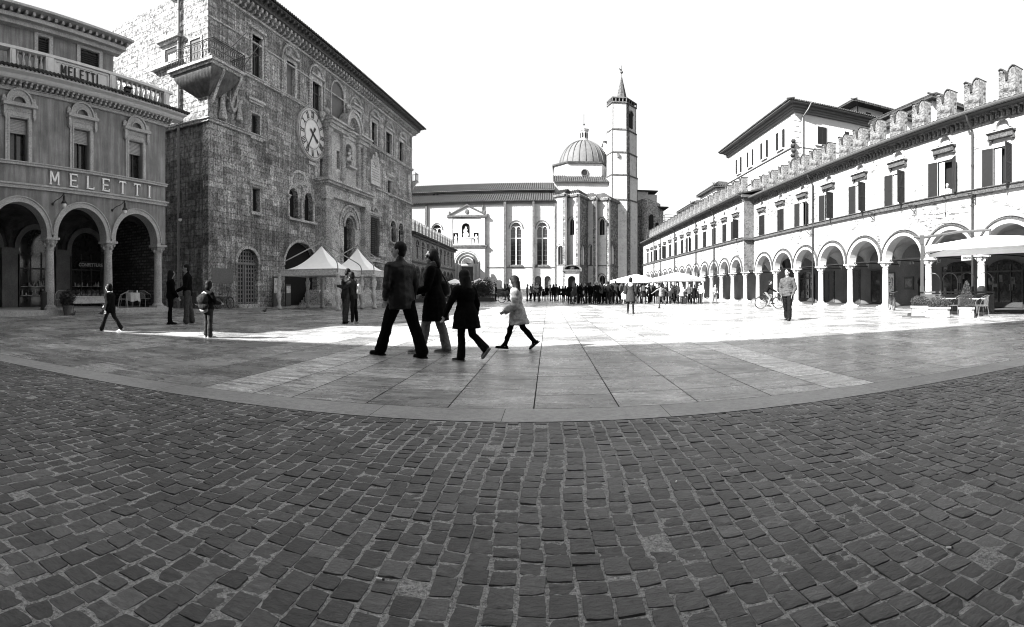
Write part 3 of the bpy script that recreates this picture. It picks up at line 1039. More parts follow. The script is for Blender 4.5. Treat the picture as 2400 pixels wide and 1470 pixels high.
# string course on both faces
m = MB(); m.box(2, 30.12, -.16, 0, corn - .1, corn + .04); m.box(2, 30.2, -.24, 0, corn + .041, corn + .1)
side_xf(m.build('string_course', M['pal_trim']))
m = MB(); m.box(-.16, Xp(622), -.16, .02, corn - .1, corn + .04); m.box(-.2, Xp(624), -.24, .02, corn + .041, corn + .1)
m.build('string_course', M['pal_trim'], pal)
m = MB(); m.box(-.05, PX + .1, -.14, .02, SILL - .12, SILL); m.box(-.05, PX + .14, -.2, .02, SILL + .002, SILL + .07)
zz = Z(640, 123); m.box(0, PX, -.07, .02, Z(636, 125) - .06, Z(636, 125) + .04)
m.build('string_course', M['pal_trim'], pal)
zs2 = Z(890, 441)
m = MB(); m.box(Xp(880), PX + .1, -.14, .02, Z(882, 441) - .12, Z(882, 441)); m.build('string_course', M['pal_trim'], pal)
# corbel table, eaves and roof
m = MB()
m.box(-.1, PX + .1, -.12, .02, HP - .45, HP - .3)
x = 0
while x < PX + .5:
    m.box(x, x + .2, -.62, .02, HP - .12, HP + .12); m.box(x + .02, x + .18, -.4, .02, HP - .29, HP - .121)
    x += .48
m.build('corbel_table', M['pal_trim'], pal)
m = MB(); m.box(-.75, PX + .75, -.72, 3, HP + .125, HP + .28)
x = -.7
while x < PX + .7:
    m.box(x, x + .16, -1.1, -.7, HP + .3, HP + .46); x += .5
m.box(-1.0, PX + 1.0, -1.15, 3, HP + .47, HP + .55)
m.box(-.8, PX + .8, -.76, 3, HP + .281, HP + .47)
m.build('eaves', plain('eaves_timber', .07, .8, amt=.5, sc=6), pal)
m = MB(); tile_roof(m, -1.2, PX + 1.25, -1.3, HP + .62, 12, HP + 3.8, pitch=.24, amp=.06, th=.1, taper0=8, taper1=8)
m.build('roof', M['tile'], pal)
# clock
cx, cz = Xp(727.6), Z(727.6, 315.4); CR = 1.97
ck = MB(); 
def disc(mb, cx, cz, r, y0, y1, n=48, mi=0):
    mb.ring([[(cx + r * cos(2 * PI * k / n), y, cz + r * sin(2 * PI * k / n)) for k in range(n)] for y in (y1, y0)], mi=mi)
disc(ck, cx, cz, CR, -.16, -.001, 56)
clock = ck.build('clock', M['trim'], pal)
m = MB(); disc(m, cx, cz, CR * .9, -.19, -.161); m.build('dial', plain('clock_dial_paint', .46, .7, amt=.2, sc=4), clock)
m = MB(); 
for rr in (.97, .88, .56): m.tube([(cx + CR * rr * cos(2 * PI * k / 48), -.2 if rr < .95 else -.17, cz + CR * rr * sin(2 * PI * k / 48)) for k in range(48)], .022, 5, closed=True)
m.build('dial_rings', plain('dial_line_paint', .1), clock)
m = MB(); disc(m, cx, cz, CR * .5, -.2, -.188); m.build('dial_centre', plain('clock_centre_paint', .55, .7, amt=.1, sc=4), clock)
m = None
def rbar(a_, r0, r1, w0, off, y0, y1, tilt=0):
    dx, dz = sin(a_), cos(a_); nx, nz = cos(a_), -sin(a_)
    o0, o1 = off - tilt, off + tilt
    ps = [(cx + dx * r0 + nx * (o0 - w0), cz + dz * r0 + nz * (o0 - w0)), (cx + dx * r0 + nx * (o0 + w0), cz + dz * r0 + nz * (o0 + w0)),
          (cx + dx * r1 + nx * (o1 + w0), cz + dz * r1 + nz * (o1 + w0)), (cx + dx * r1 + nx * (o1 - w0), cz + dz * r1 + nz * (o1 - w0))]
    m.prism(ps, y0, y1)
NUM = ['XII', 'I', 'II', 'III', 'IIII', 'V', 'VI', 'VII', 'VIII', 'IX', 'X', 'XI']
for k, s_ in enumerate(NUM):
    m = MB(); a_ = 2 * PI * k / 12
    wds = {'I': .11, 'V': .2, 'X': .22}; tot = sum(wds[c] for c in s_); o_ = -tot / 2
    for c in s_:
        oc = o_ + wds[c] / 2
        if c == 'I': rbar(a_, CR * .6, CR * .85, .027, oc, -.215, -.185)
        if c == 'V': rbar(a_, CR * .6, CR * .85, .027, oc - .035, -.215, -.185, -.04); rbar(a_, CR * .6, CR * .85, .022, oc + .035, -.216, -.186, .04)
        if c == 'X': rbar(a_, CR * .6, CR * .85, .027, oc, -.215, -.185, .07); rbar(a_, CR * .6, CR * .85, .02, oc, -.216, -.186, -.07)
        o_ += wds[c]
    m.build('numeral', M['darkletter'], clock)
m = MB(); rbar(R(212), -.55, 1.35, .055, 0, -.25, -.225); rbar(R(212), -.6, -.3, .1, 0, -.252, -.226); m.build('minute_hand', M['darkletter'], clock)
m = MB(); rbar(R(127), -.5, .85, .07, 0, -.28, -.255); rbar(R(127), .6, .85, .11, 0, -.281, -.256); m.build('hour_hand', M['darkletter'], clock)
m = MB(); m.box(cx - .5, cx + .5, -.2, .02, cz - CR - .35, cz - CR - .15); m.build('clock_bracket', M['pal_trim'], pal)

# portal, two storeys, standing proud of the facade
PD = .75
xl, xr_ = Xp(764, -PD), Xp(866, -PD)
zl0, zl1 = PORZ - .1, Z(795, 467, -PD)       # order: steps to capitals
zE = Z(800, 431, -PD)                       # top of lower entablature
por = MB()
pcx = (PA + PB) / 2
lowo = [(xl, 0), (pcx - 1.05, 0), (pcx - 1.05, PZT - PR)] + arc(pcx, PZT - PR - .0, 1.05, 14)[1:-1] + [(pcx + 1.05, PZT - PR), (pcx + 1.05, 0), (xr_, 0), (xr_, zl1), (xl, zl1)]
por.prism(lowo, -.35, .0)
portal = por.build('portal', M['pal_trim'], pal)
def pil(mb, x0, x1, y0, y1, z0, z1, fl=True):
    mb.box(x0 - .06, x1 + .06, y0 - .06, y1, z0, z0 + .3)
    mb.box(x0, x1, y0, y1, z0 + .3, z1 - .32)
    if fl:
        n = 5; w_ = (x1 - x0) / (2 * n + 1)
        for k in range(n): mb.box(x0 + w_ * (2 * k + 1), x0 + w_ * (2 * k + 2), y0 - .04, y0, z0 + .45, z1 - .45)
    mb.box(x0 - .04, x1 + .04, y0 - .05, y1, z1 - .32, z1 - .24); mb.box(x0 - .1, x1 + .1, y0 - .11, y1, z1 - .239, z1)
for x0, x1 in ((xl, xl + .95), (xr_ - .95, xr_)):
    m = MB(); pil(m, x0, x1, -PD, -.351, 0.9, zl1); m.box(x0 - .12, x1 + .12, -PD - .12, -.351, 0, .9); m.build('pilaster', M['pal_trim'], portal)
m = MB()
m.box(xl - .1, xr_ + .1, -PD - .1, 0, zl1, zl1 + .25); m.box(xl - .02, xr_ + .02, -PD, 0, zl1 + .25, zE - .35)
x = xl
while x < xr_: m.box(x, x + .1, -PD - .16, -PD, zE - .5, zE - .36); x += .22
m.box(xl - .25, xr_ + .25, -PD - .3, 0, zE - .35, zE - .18); m.box(xl - .4, xr_ + .4, -PD - .48, 0, zE - .179, zE)
m.build('entablature', M['pal_trim'], portal)
m = MB(); m.arcband(pcx, PZT - PR, PR + .02, PR + .3, -.3, .3, 18); m.arcband(pcx, PZT - PR, 1.05, 1.3, -.5, -.34, 20); m.arcband(pcx, PZT - PR, 1.75, 1.95, -.46, -.34, 24)
for k in range(15):
    a_ = PI * (k + .5) / 15; m.box(pcx + 1.52 * cos(a_) - .1, pcx + 1.52 * cos(a_) + .1, -.43, -.34, PZT - PR + 1.52 * sin(a_) - .1, PZT - PR + 1.52 * sin(a_) + .1)
for s_ in (-1, 1):
    for k in range(8):
        xx = pcx + s_ * 1.42; m.box(xx - .2, xx + .2, -.44, -.34, PORZ + k * .42, PORZ + k * .42 + .3)
m.build('archivolt', M['pal_trim'], portal)
m = MB(); m.prism(archhole(PA, PB, PORZ, PZT - PR, 14), .38, .43); m.build('doorway', M['void'], portal)
# upper storey of the portal
zU0 = zE; zU1 = Z(770, 300, -.45)
ux0, ux1 = Xp(766, -.45), Xp(853, -.45)
ucx = Xp(818, -.4)
m = MB()
wA = ph(789, 796.5, 354, 396, d=-.4); wB = ph(841.5, 849, 383, 423, d=-.4)
nz0, nz1 = Z(818, 392, -.4), Z(818, 338, -.4); nr = .62
m.prism(rect(ux0, ux1, zU0, zU1), -.4, 0, holes=[rect(*wA), rect(*wB), archhole(ucx - nr, ucx + nr, nz0, nz1 - nr, 12)])
up = m.build('upper_tier', M['pal_trim'], portal)
m = MB(); m.box(wA[0], wA[1], -.12, -.08, wA[2], wA[3]); m.box(wB[0], wB[1], -.12, -.08, wB[2], wB[3]); m.build('tier_windows', M['void'], portal)
pw = .5
for x0 in (ux0, wA[1] + .12, wB[0] - .12 - pw * .8, ux1 - pw):
    m = MB(); pil(m, x0, x0 + pw, -.6, -.401, zU0 + .001, zU1); m.build('pilaster', M['pal_trim'], portal)
m = MB()
zt2 = Z(775, 275, -.5)
for xa, xb, pj in ((ux0 - .1, ux1 + .1, .5), (ux0 - .15, wA[1] + .8, .85), (wB[0] - .8, ux1 + .15, .86)):
    m.box(xa, xb, -pj, 0, zU1 + pj * .002, zU1 + .3); m.box(xa - .12, xb + .12, -pj - .16, 0, zU1 + .302 + pj * .002, zU1 + .5); m.box(xa - .25, xb + .25, -pj - .34, 0, zU1 + .502 + pj * .002, zU1 + .66)
m.build('entablature', M['pal_trim'], portal)
m = MB(); zq = zU1 + .67
m.arcband(ucx + .1, zq, .95, 1.4, -.9, 0, 20, ky=1.15); m.arcband(ucx + .1, zq, 1.3, 1.5, -1.0, -.88, 20, ky=1.15)
m.prism([(ucx + .1 - .96, zq)] + arc(ucx + .1, zq, .96, 14, ky=1.15)[1:-1] + [(ucx + .1 + .96, zq)], -.2, 0)
for k in range(9):
    a_ = PI * (k + .5) / 9; m.tube([(ucx + .1, -.25, zq + .05), (ucx + .1 + .85 * cos(a_), -.45, zq + .98 * sin(a_))], [.03, .09], 6)
smooth_by(m.build('shell_pediment', M['pal_trim'], portal), 30)
for px, py in ((758, 268), (817, 250), (859, 318), (768, 262)):
    m = MB(); xx = Xp(px, -.6); z_ = Z(px, py, -.6)
    m.lathe([(.12, -.45), (.1, -.3), (.16, -.28), (.08, -.25), (.2, -.14), (.26, 0), (.22, .15), (.1, .24), (.03, .3)], (xx, -.5, z_), 12)
    smooth_by(m.build('stone_finial', M['pal_trim'], portal))
# seated figure in the niche
m = MB()
m.ball((ucx, -.3, nz0 + .55), (.34, .25, .5), 12, 8); m.ball((ucx, -.42, nz0 + .95), (.25, .18, .35), 12, 8); m.ball((ucx + .02, -.46, nz0 + 1.38), (.13, .14, .17), 10, 8)
m.tube([(ucx - .18, -.45, nz0 + .45), (ucx - .2, -.8, nz0 + .4), (ucx - .18, -.78, nz0)], [.14, .13, .1], 8); m.tube([(ucx + .16, -.45, nz0 + .45), (ucx + .2, -.8, nz0 + .38), (ucx + .2, -.76, nz0)], [.14, .13, .1], 8)
m.tube([(ucx - .24, -.42, nz0 + 1.12), (ucx - .36, -.6, nz0 + .9), (ucx - .3, -.78, nz0 + 1.0)], [.08, .07, .05], 8)
m.box(ucx - .7, ucx + .7, -.85, -.1, nz0 - .15, nz0)
smooth_by(m.build('seated_statue', M['trim'], portal), 50)
# steps in front of the portal
m = MB(); sa, sb = Xp(757, -2), Xp(915, -.6)
for k in range(6): m.box(sa + .28 * k, sb - .05 * k, -2.75 + .38 * k, .0, k * .19 + (.0 if k else 0), (k + 1) * .19)
m.build('steps', M['pal_trim'], pal)
# plaque and reliefs
a, b, z0, z1 = ph(868, 889, 382, 432)
m = MB(); m.box(a, b, -.09, .02, z0, z1); m.prism(rect(a - .12, b + .12, z0 - .12, z1 + .12), -.14, .02, holes=[rect(a, b, z0, z1)])
pq = m.build('plaque', M['trim'], pal)
m = MB(); xx = (a + b) / 2
for q in range(7): m.box(a + .15, b - .15 - .1 * (q % 3), -.1, -.088, z0 + .3 + q * .24, z0 + .37 + q * .24)
m.build('inscription_lines', plain('inscription_paint', .2), pq)
m = MB(); m.ball((xx, -.1, z1 + .1), (.4, .15, .55), 10, 8); m.ball((xx - .5, -.08, z1 + .3), (.3, .1, .4), 8, 6); m.ball((xx + .5, -.08, z1 + .3), (.3, .1, .4), 8, 6); m.ball((xx, -.1, z1 + .75), (.3, .13, .3), 8, 6)
m.build('carved_crest', M['pal_trim'], pq)
# angels holding a shield near the corner
m = MB()
def rel(px, py, w_, h_, d_=.16): m.ball((Xp(px), -.03, Z(px, py)), (w_, d_, h_), 12, 8)
def relt(p, q, r0, r1): m.tube([(Xp(p[0]), -.08, Z(*p)), (Xp(q[0]), -.08, Z(*q))], [r0, r1], 8)
rel(540, 229, .36, .95, .2); m.arcband(Xp(540), Z(540, 229) - .0, .3, .4, -.3, -.1, 16, 0, 2 * PI, 2.4)
smooth_by(m.build('carved_shield', M['pal_trim'], pal), 40)
# blocked arch traces and small stones
m = MB(); a, b = Xp(683), Xp(722); zz = Z(702, 405)
m.arcband((a + b) / 2, zz - (b - a) / 2, (b - a) / 2, (b - a) / 2 + .2, -.025, .02, 20); m.arcband((a + b) / 2, zz - (b - a) / 2 - .3, (b - a) / 2 - .55, (b - a) / 2 - .4, -.02, .02, 18)
m.box(Xp(705), Xp(717), -.05, .02, Z(711, 434), Z(711, 424)); m.box(Xp(631), Xp(639), -.08, .02, Z(635, 412), Z(635, 392))
m.build('blocked_arch', M['pal_trim'], pal)
m = MB(); m.box(Xp(497, -.02), Xp(546, -.02), -.02, .02, Z(520, 664), Z(520, 629)); m.build('repair_panel', plain('smooth_patch', .12, .8), pal)
# drainpipe and lamp on the side
m = MB(); pxp = 422
m.tube([(SX(pxp), -.14, 0), (SX(pxp), -.14, 12), (SX(pxp) + .02, -.14, ztop)], .07, 8)
for z in range(2, 20, 2): m.tube([(SX(pxp), -.14, z), (SX(pxp), -.14, z + .1)], .095, 8)
side_xf(m.build('drainpipe', plain('drainpipe_paint', .14, .5)))
wl = wall_lamp(None, 0, 0, L=.9)
side_xf(wl); wl.location = loc_of(fp.O[0] - 3.0, fp.O[1] - .1) + (SZ(385, 507),)
x_, _ = fs.xr(398); wl.matrix_local = wl.matrix_local @ Matrix.Identity(4)
wl.location = (Matrix.Rotation(-(PHL - ang), 4, 'Z') @ Vector((x_ - 30.0, -.02, 0))) + Vector((0, 0, SZ(396, 512)))
# corner balcony: slab, railing, brackets
def corner_slab(mb, z0, z1, ex, L1, L2):
    """L-shaped ring around the corner; local palace coords. facade arm to x=L1, side arm length L2"""
    a_ = loc_of(fp.O[0] - L2, fp.O[1] - ex - .6 * L2 / 30); c_ = loc_of(fp.O[0] + ex, fp.O[1] - ex)
    b_ = loc_of(fp.O[0] - L2, fp.O[1] - .6 * L2 / 30)
    mb.plan([b_, a_, c_, (L1, -ex), (L1, 0.0), (0, 0)], z0, z1)
    return a_, c_
bz = Z(488, 143, -1.0) - .35
bz = CH + (HY - 138) * 28.9 / FL
m = MB(); L1b, L2b, EX = Xp(553, -.4), 2.15, 1.15
corner_slab(m, bz - .12, bz + .04, EX, L1b, L2b); corner_slab(m, bz - .28, bz - .121, EX - .12, L1b - .08, L2b - .08)
balc = m.build('balcony', M['pal_trim'], pal)
m = MB()
for k in range(30):
    t = k / 30; e_ = .95 * (1 - t ** 1.6) * (1 if k else 1); corner_slab(m, bz - .28 - .0445 * (k + 1), bz - .2802 - .0445 * k, e_, .2 + (L1b - .6) * (1 - t ** 1.8 * .75), .2 + (L2b - .5) * (1 - t ** 1.8 * .75))
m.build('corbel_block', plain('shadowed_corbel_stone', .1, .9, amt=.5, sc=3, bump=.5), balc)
a_, c_ = loc_of(fp.O[0] - L2b, fp.O[1] - EX), loc_of(fp.O[0] + EX, fp.O[1] - EX)
m = MB()
segs = [((L1b, -.02), (L1b, -EX + .05)), ((L1b, -EX + .05), (c_[0] + .05, c_[1] + .05)), ((c_[0] + .05, c_[1] + .05), a_)]
for (p, q) in segs:
    L = sqrt((q[0] - p[0]) ** 2 + (q[1] - p[1]) ** 2); n = max(2, int(L / .2))
    for h_ in (.08, .5, .95, 1.05): m.tube([(p[0], p[1], bz + h_), (q[0], q[1], bz + h_)], .02 if h_ < 1 else .032, 5)
    for k in range(n + 1):
        t = k / n; xx, yy = p[0] + (q[0] - p[0]) * t, p[1] + (q[1] - p[1]) * t
        m.tube([(xx, yy, bz + .04), (xx, yy, bz + 1.05)], .012, 4)
        if k < n:
            t2 = (k + .5) / n; x2, y2 = p[0] + (q[0] - p[0]) * t2, p[1] + (q[1] - p[1]) * t2
            for za in (.29, .73):
                m.tube([(x2 + (q[0] - p[0]) / L * .08 * cos(g2), y2 + (q[1] - p[1]) / L * .08 * cos(g2), bz + za + .16 * sin(g2)) for g2 in [2 * PI * j / 8 for j in range(8)]], .011, 4, closed=True)
m.build('railing', M['iron'], balc)
m = MB()
m.tube([(.3, -.9, bz + .6), (1.2, -1.9, bz + 1.9)], .03, 6); m.tube([(2.2, -.9, bz + .6), (2.7, -2.0, bz + 2.1)], .03, 6); m.tube([(L1b - .1, -.9, bz + .9), (L1b + .4, -2.1, bz + 1.0)], .025, 6)
m.build('flagpole', M['steel'], balc)
# brackets
for bx0 in (.1, L1b - .35):
    m = MB(); m.ring([[(bx0 + dx, y_, z_) for y_, z_ in ((0, bz - .28), (-1.05, bz - .28), (-1.0, bz - .5), (-.6, bz - 1.1), (-.2, bz - 1.9), (0, bz - 2.0))] for dx in (0, .22)]); m.build('bracket', M['pal_trim'], balc)
# far right balcony
m = MB(); zf = Z(965, 425); m.box(PX - .3, PX + .75, -.55, .6, zf - .1, zf); m.lathe([(.05, -1.0), (.2, -.6), (.55, -.1)], (PX + .2, 0, zf), 10)
b2 = m.build('balcony', M['pal_trim'], pal)
m = MB()
pts = [(PX - .3, -.5), (PX + .7, -.5), (PX + .7, .55)]
for p, q in zip(pts[:-1], pts[1:]):
    for h_ in (.1, .9): m.tube([(p[0], p[1], zf + h_), (q[0], q[1], zf + h_)], .03, 4)
    for k in range(7): t = k / 6; m.tube([(p[0] + (q[0] - p[0]) * t, p[1] + (q[1] - p[1]) * t, zf), (p[0] + (q[0] - p[0]) * t, p[1] + (q[1] - p[1]) * t, zf + .9)], .02, 4)
m.build('railing', M['iron'], b2)
m = MB(); rel(958, 425, .35, .8, .2); rel(958, 445, .3, .4, .2); m.build('carved_relief', M['pal_trim'], pal)
# ------------------------------------------------------------------ arcaded buildings on the sunny side
M['brickwall'] = NT('sunlit_brick_wall')
def patch_brick(name, v, bwid=.26, bh=.075, cover=(.50, .60), lo=.25, grit=.2, darkspots=.0, dash=0):
    """limewashed brick whose joints and dark bricks show through in patches"""
    m = NT(name)
    c, f = m.brick(bwid, bh, .012)
    mask = m.noise(.55, 5, .65, lo=cover[0], hi=cover[1], a=0, b=1)
    fine = m.noise(3.5, 5, .7, lo=.45, hi=.6, a=0, b=1)
    mk = m.math('MULTIPLY', mask, fine)
    rc = m.rng(c, .35, .75, 1, .35)
    br = m.mix(f, rc, lo)
    t = m.mix(mk, 1.0, br)
    t = m.math('MULTIPLY', t, m.noise(11, 6, .7, lo=.36, hi=.64, a=1 - grit, b=1 + grit))
    if dash:
        dm = m.noise(.33, 3, .6, lo=.46, hi=.60, a=0, b=1)
        dd = m.noise(1.5, 5, .7, st=(1, 1, 5), lo=.50, hi=.58, a=0, b=dash)
        t = m.math('MULTIPLY', t, m.math('SUBTRACT', 1.0, m.math('MULTIPLY', dm, dd)))
    if darkspots:
        t = m.math('MULTIPLY', t, m.noise(5, 7, .85, lo=.66, hi=.70, a=1, b=1 - darkspots))
    m.bump(t, .4, .02)
    return m.out(m.math('MULTIPLY', t, v), .9, .15)
bpy.data.materials.remove(M['brickwall'].mat)
M['brickwall'] = patch_brick('sunlit_brick_wall', .25, .5, .16, cover=(.44, .62), lo=.2, grit=.15, darkspots=.6, dash=.8)
M['rawbrick'] = patch_brick('bare_brick', .085, cover=(.1, .2), lo=.3, grit=.35)
M['stucco'] = stone('sunlit_stucco', .29, grit=.08, gsc=20, big=.08, bump=.15)
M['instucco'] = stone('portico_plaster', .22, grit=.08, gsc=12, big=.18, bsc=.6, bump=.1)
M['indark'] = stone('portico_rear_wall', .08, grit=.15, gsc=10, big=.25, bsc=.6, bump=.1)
M['atrim'] = stone('arcade_trim', .05, grit=.6, gsc=14, big=.2, bsc=1.4, bump=.4)
M['acol'] = stone('arcade_column_stone', .33, grit=.2, gsc=14, big=.12, bsc=1.4, bump=.3)


def arcade(name, label, D, Ycols, Yfar, Ynear, winY, winstate, zs, ztop, ky, seg, rootlabel_cat='building', merl=None, gw=.3, zstr=5.95):
    f = Fac((D, Yfar), -PI / 2)
    root = empties(f, name, label, rootlabel_cat)
    L = Yfar - Ynear
    X = lambda Y: Yfar - Y
    xs_ = sorted(X(y) for y in Ycols)
    out = [(0, zs)]
    rr = (xs_[1] - xs_[0]) / 2 - gw
    for a, b in zip(xs_[:-1], xs_[1:]): out += arc((a + b) / 2, zs + .02, rr, seg, PI, 0, ky)
    out += [(L, zs), (L, ztop), (0, ztop)]
    wh = []
    for y, st in zip(winY, winstate):
        x = X(y)
        if st != 'none': wh.append(rect(x - .58, x + .58, zstr + .1, zstr + 1.92))
        wh.append([(x - .42, zstr + 2.78)] + arc(x, zstr + 2.78, .42, 8)[1:-1] + [(x + .42, zstr + 2.78)])
    m = MB(); m.prism(out, 0, .5, holes=wh); m.build('wall', M['brickwall'], root)
    for a, b in zip(xs_[:-1], xs_[1:]):
        m = MB(); m.arcband((a + b) / 2, zs + .02, rr - .01, rr + .27, -.04, .51, seg + 4, ky=ky); m.build('arch_surround', M['stucco'], root)
        m = MB(); m.arcband((a + b) / 2, zs + .02, rr + .27, rr + .335, -.12, .02, seg + 4, ky=ky); m.arcband((a + b) / 2, zs + .02, rr + .38, rr + .41, -.06, .02, seg + 4, ky=ky)
        m.build('arch_moulding', M['atrim'], root)
    m = MB()
    for i, (a, b) in enumerate(zip(xs_[:-1], xs_[1:])): vault(m, a, b, .51, 4.5, zs - .05, (rr + .15) * ky + .05, 12 if seg > 12 else 8)
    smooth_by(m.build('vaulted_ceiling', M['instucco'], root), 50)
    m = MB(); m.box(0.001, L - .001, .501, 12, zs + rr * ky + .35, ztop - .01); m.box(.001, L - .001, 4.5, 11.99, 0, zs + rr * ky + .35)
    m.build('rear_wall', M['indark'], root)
    # columns
    c0_ = column('column', root, 0, .26, .1, zs - .42, zs, .2, M['acol'], 18 if seg > 12 else 12, ab=.33)
    cc = MB(); cc.box(-.42, .42, -.16, .68, -.02, .1); pl = cc.build('plinth', M['acol'], c0_)
    c0_.location = (xs_[0], 0, 0)
    for x in xs_[1:]:
        c = c0_.copy(); COL.objects.link(c); c.location = (x, 0, 0)
        for ch in c0_.children:
            k = ch.copy(); COL.objects.link(k); k.parent = c
    # tie rods
    for x in xs_[1:-1]:
        m = MB(); m.tube([(x, .3, zs + .12), (x, 4.5, zs + .12)], .03, 6); m.build('tie_rod', M['iron'], root)
    m = MB(); m.box(0, L, .34, .37, zs + .06, zs + .11); m.build('tie_rod', M['iron'], root)
    # string course under the windows
    m = MB(); m.box(-.1, L, -.16, .02, zstr - .16, zstr + .05); m.box(-.12, L, -.22, .02, zstr + .051, zstr + .1); m.build('string_course', M['atrim'], root)
    # dentil frieze, eave, gutter, roof
    m = MB(); x = 0; k = 0
    while x < L:
        m.box(x, x + .16, -.13, .02, ztop - .36, ztop - .1)
        m.box(x + .03, x + .13, -.24, .02, ztop - .2, ztop - .09)
        x += .34
    m.box(-.05, L, -.06, .021, ztop - .5, ztop - .4); m.box(-.05, L, -.28, .02, ztop - .085, ztop)
    m.build('dentil_frieze', M['rawbrick'], root)
    m = MB(); m.box(-.15, L, -.55, .6, ztop + .002, ztop + .1); m.build('eaves', M['darkwood'], root)
    m = MB(); m.tube([(-.2, -.62, ztop + .1), (L, -.62, ztop + .1)], .085, 8)
    x = .3
    while x < L: m.tube([(x, -.62, ztop + .1), (x + .04, -.62, ztop + .1)], .1, 8); x += 1.0
    m.build('gutter', plain(name + '_gutter_paint', .05, .5), root)
    m = MB(); tile_roof(m, -.25, L, -.6, ztop + .2, 2.2, ztop + .95, pitch=.3, amp=.06, th=.09, seg=6); m.build('roof', M['tile'], root)
    # windows
    for y, st in zip(winY, winstate):
        if st == 'none': continue
        x = X(y); z0, z1 = zstr + .1, zstr + 1.92
        m = MB(); m.prism(rect(x - .68, x + .68, z0, z1 + .1), -.02, .12, holes=[rect(x - .58, x + .58, z0 + .001, z1)])
        wd = m.build('window', M['stucco'], root)
        m = MB(); m.box(x - .58, x + .58, .36, .38, z0, z1); m.build('pane', M['void'], wd)
        m = MB(); m.box(x - .74, x + .74, -.2, .02, z1 + .38, z1 + .6); m.ring([[(x + dx, yy, zz) for yy, zz in ((-.2, z1 + .6), (-.3, z1 + .66), (0, z1 + .7), (0, z1 + .6))] for dx in (-.82, .82)])
        m.box(x - .78, x - .6, -.14, .02, z1 + .28, z1 + .38); m.box(x + .6, x + .78, -.14, .02, z1 + .28, z1 + .38)
        m.build('lintel', M['atrim'], wd)
        m = MB(); m.arcband(x, zstr + 2.78, .42, .58, -.04, .05, 14); m.prism([(x - .42, zstr + 2.78)] + arc(x, zstr + 2.78, .42, 8)[1:-1] + [(x + .42, zstr + 2.78)], .14, .18)
        m.build('blind_arch', M['stucco'], wd)
        def shut(hx, side, ang_):
            """louvred leaf hinged at hx; ang 0 closed .. 180 flat on the wall"""
            w_ = .6
            s = MB()
            s.box(0, .05, -.025, .025, z0, z1); s.box(w_ - .05, w_, -.025, .025, z0, z1)
            for zz in (z0, (z0 + z1) / 2 - .04, z1 - .08): s.box(.05, w_ - .05, -.025, .025, zz, zz + .08)
            z = z0 + .1
            while z < z1 - .1:
                s.box(.05, w_ - .05, -.012, .012, z, z + .04); z += .062
            s.box(.05, w_ - .05, .013, .02, z0, z1)
            if side < 0: s.v = [(p[0], p[1], p[2]) for p in s.v]
            else: s.v = [(-p[0], p[1], p[2]) for p in s.v]
            o = s.build('shutter', M['shutter'], wd)
            o.location = (hx, -.05, 0); o.rotation_euler = (0, 0, -R(ang_) if side < 0 else R(ang_))
        if st == 'closed': shut(x - .58, -1, 4); shut(x + .58, 1, 4)
        if st == 'open': shut(x - .58, -1, 172); shut(x + .58, 1, 172)
        if st == 'half': shut(x - .58, -1, 172); shut(x + .58, 1, 100)
        if st == 'ajar': shut(x - .58, -1, 172); shut(x + .58, 1, 150)
        if st != 'closed':
            m = MB(); m.box(x - .58, x - .52, .2, .28, z0, z1); m.box(x + .52, x + .58, .2, .28, z0, z1)
            m.box(x - .52, x - .12, .05, .08, z0 + .05, z1 - .05) ; m.build('casement', M['white'], wd)
    # swallow-tail merlons
    m0 = None
    for Y in merl:
        x = X(Y); wM = .52; zb, zt = ztop + .35, ztop + 2.35
        if m0 is None:
            m = MB()
            pr_ = [(-wM, zb), (wM, zb), (wM, zt - .12), (wM - .02, zt)] + [(wM - .12 - .02, zt + .04), (wM - .3, zt - .03), (wM - .42, zt - .22), (.05, zt - .52)]
            pr_ = [(-wM, zb), (wM, zb), (wM, zt), (wM - .14, zt + .06), (wM - .3, zt - .02), (wM - .42, zt - .2), (.06, zt - .56), (-.06, zt - .56), (-wM + .42, zt - .2), (-wM + .3, zt - .02), (-wM + .14, zt + .06), (-wM, zt)]
            m.prism(pr_, -.28, .28)
            m0 = m.build('merlon', M['merlon'], root)
            m = MB(); cp = [pr_[i] for i in range(2, 12)]
            for p, q in zip(cp[:-1], cp[1:]):
                nx, nz = -(q[1] - p[1]), (q[0] - p[0]); ln = sqrt(nx * nx + nz * nz) or 1; nx, nz = -nx / ln * .05, -nz / ln * .05
                m.ring([[(p[0], y_, p[1]), (q[0], y_, q[1]), (q[0] - nx * -1, y_, q[1] - nz * -1), (p[0] - nx * -1, y_, p[1] - nz * -1)] for y_ in (-.34, .34)])
            m.build('coping', M['tile'], m0)
            m0.location = (x, 1.2, 0)
        else:
            c = m0.copy(); COL.objects.link(c); c.location = (x, 1.2, 0)
            for ch in m0.children: k = ch.copy(); COL.objects.link(k); k.parent = c
    return f, root


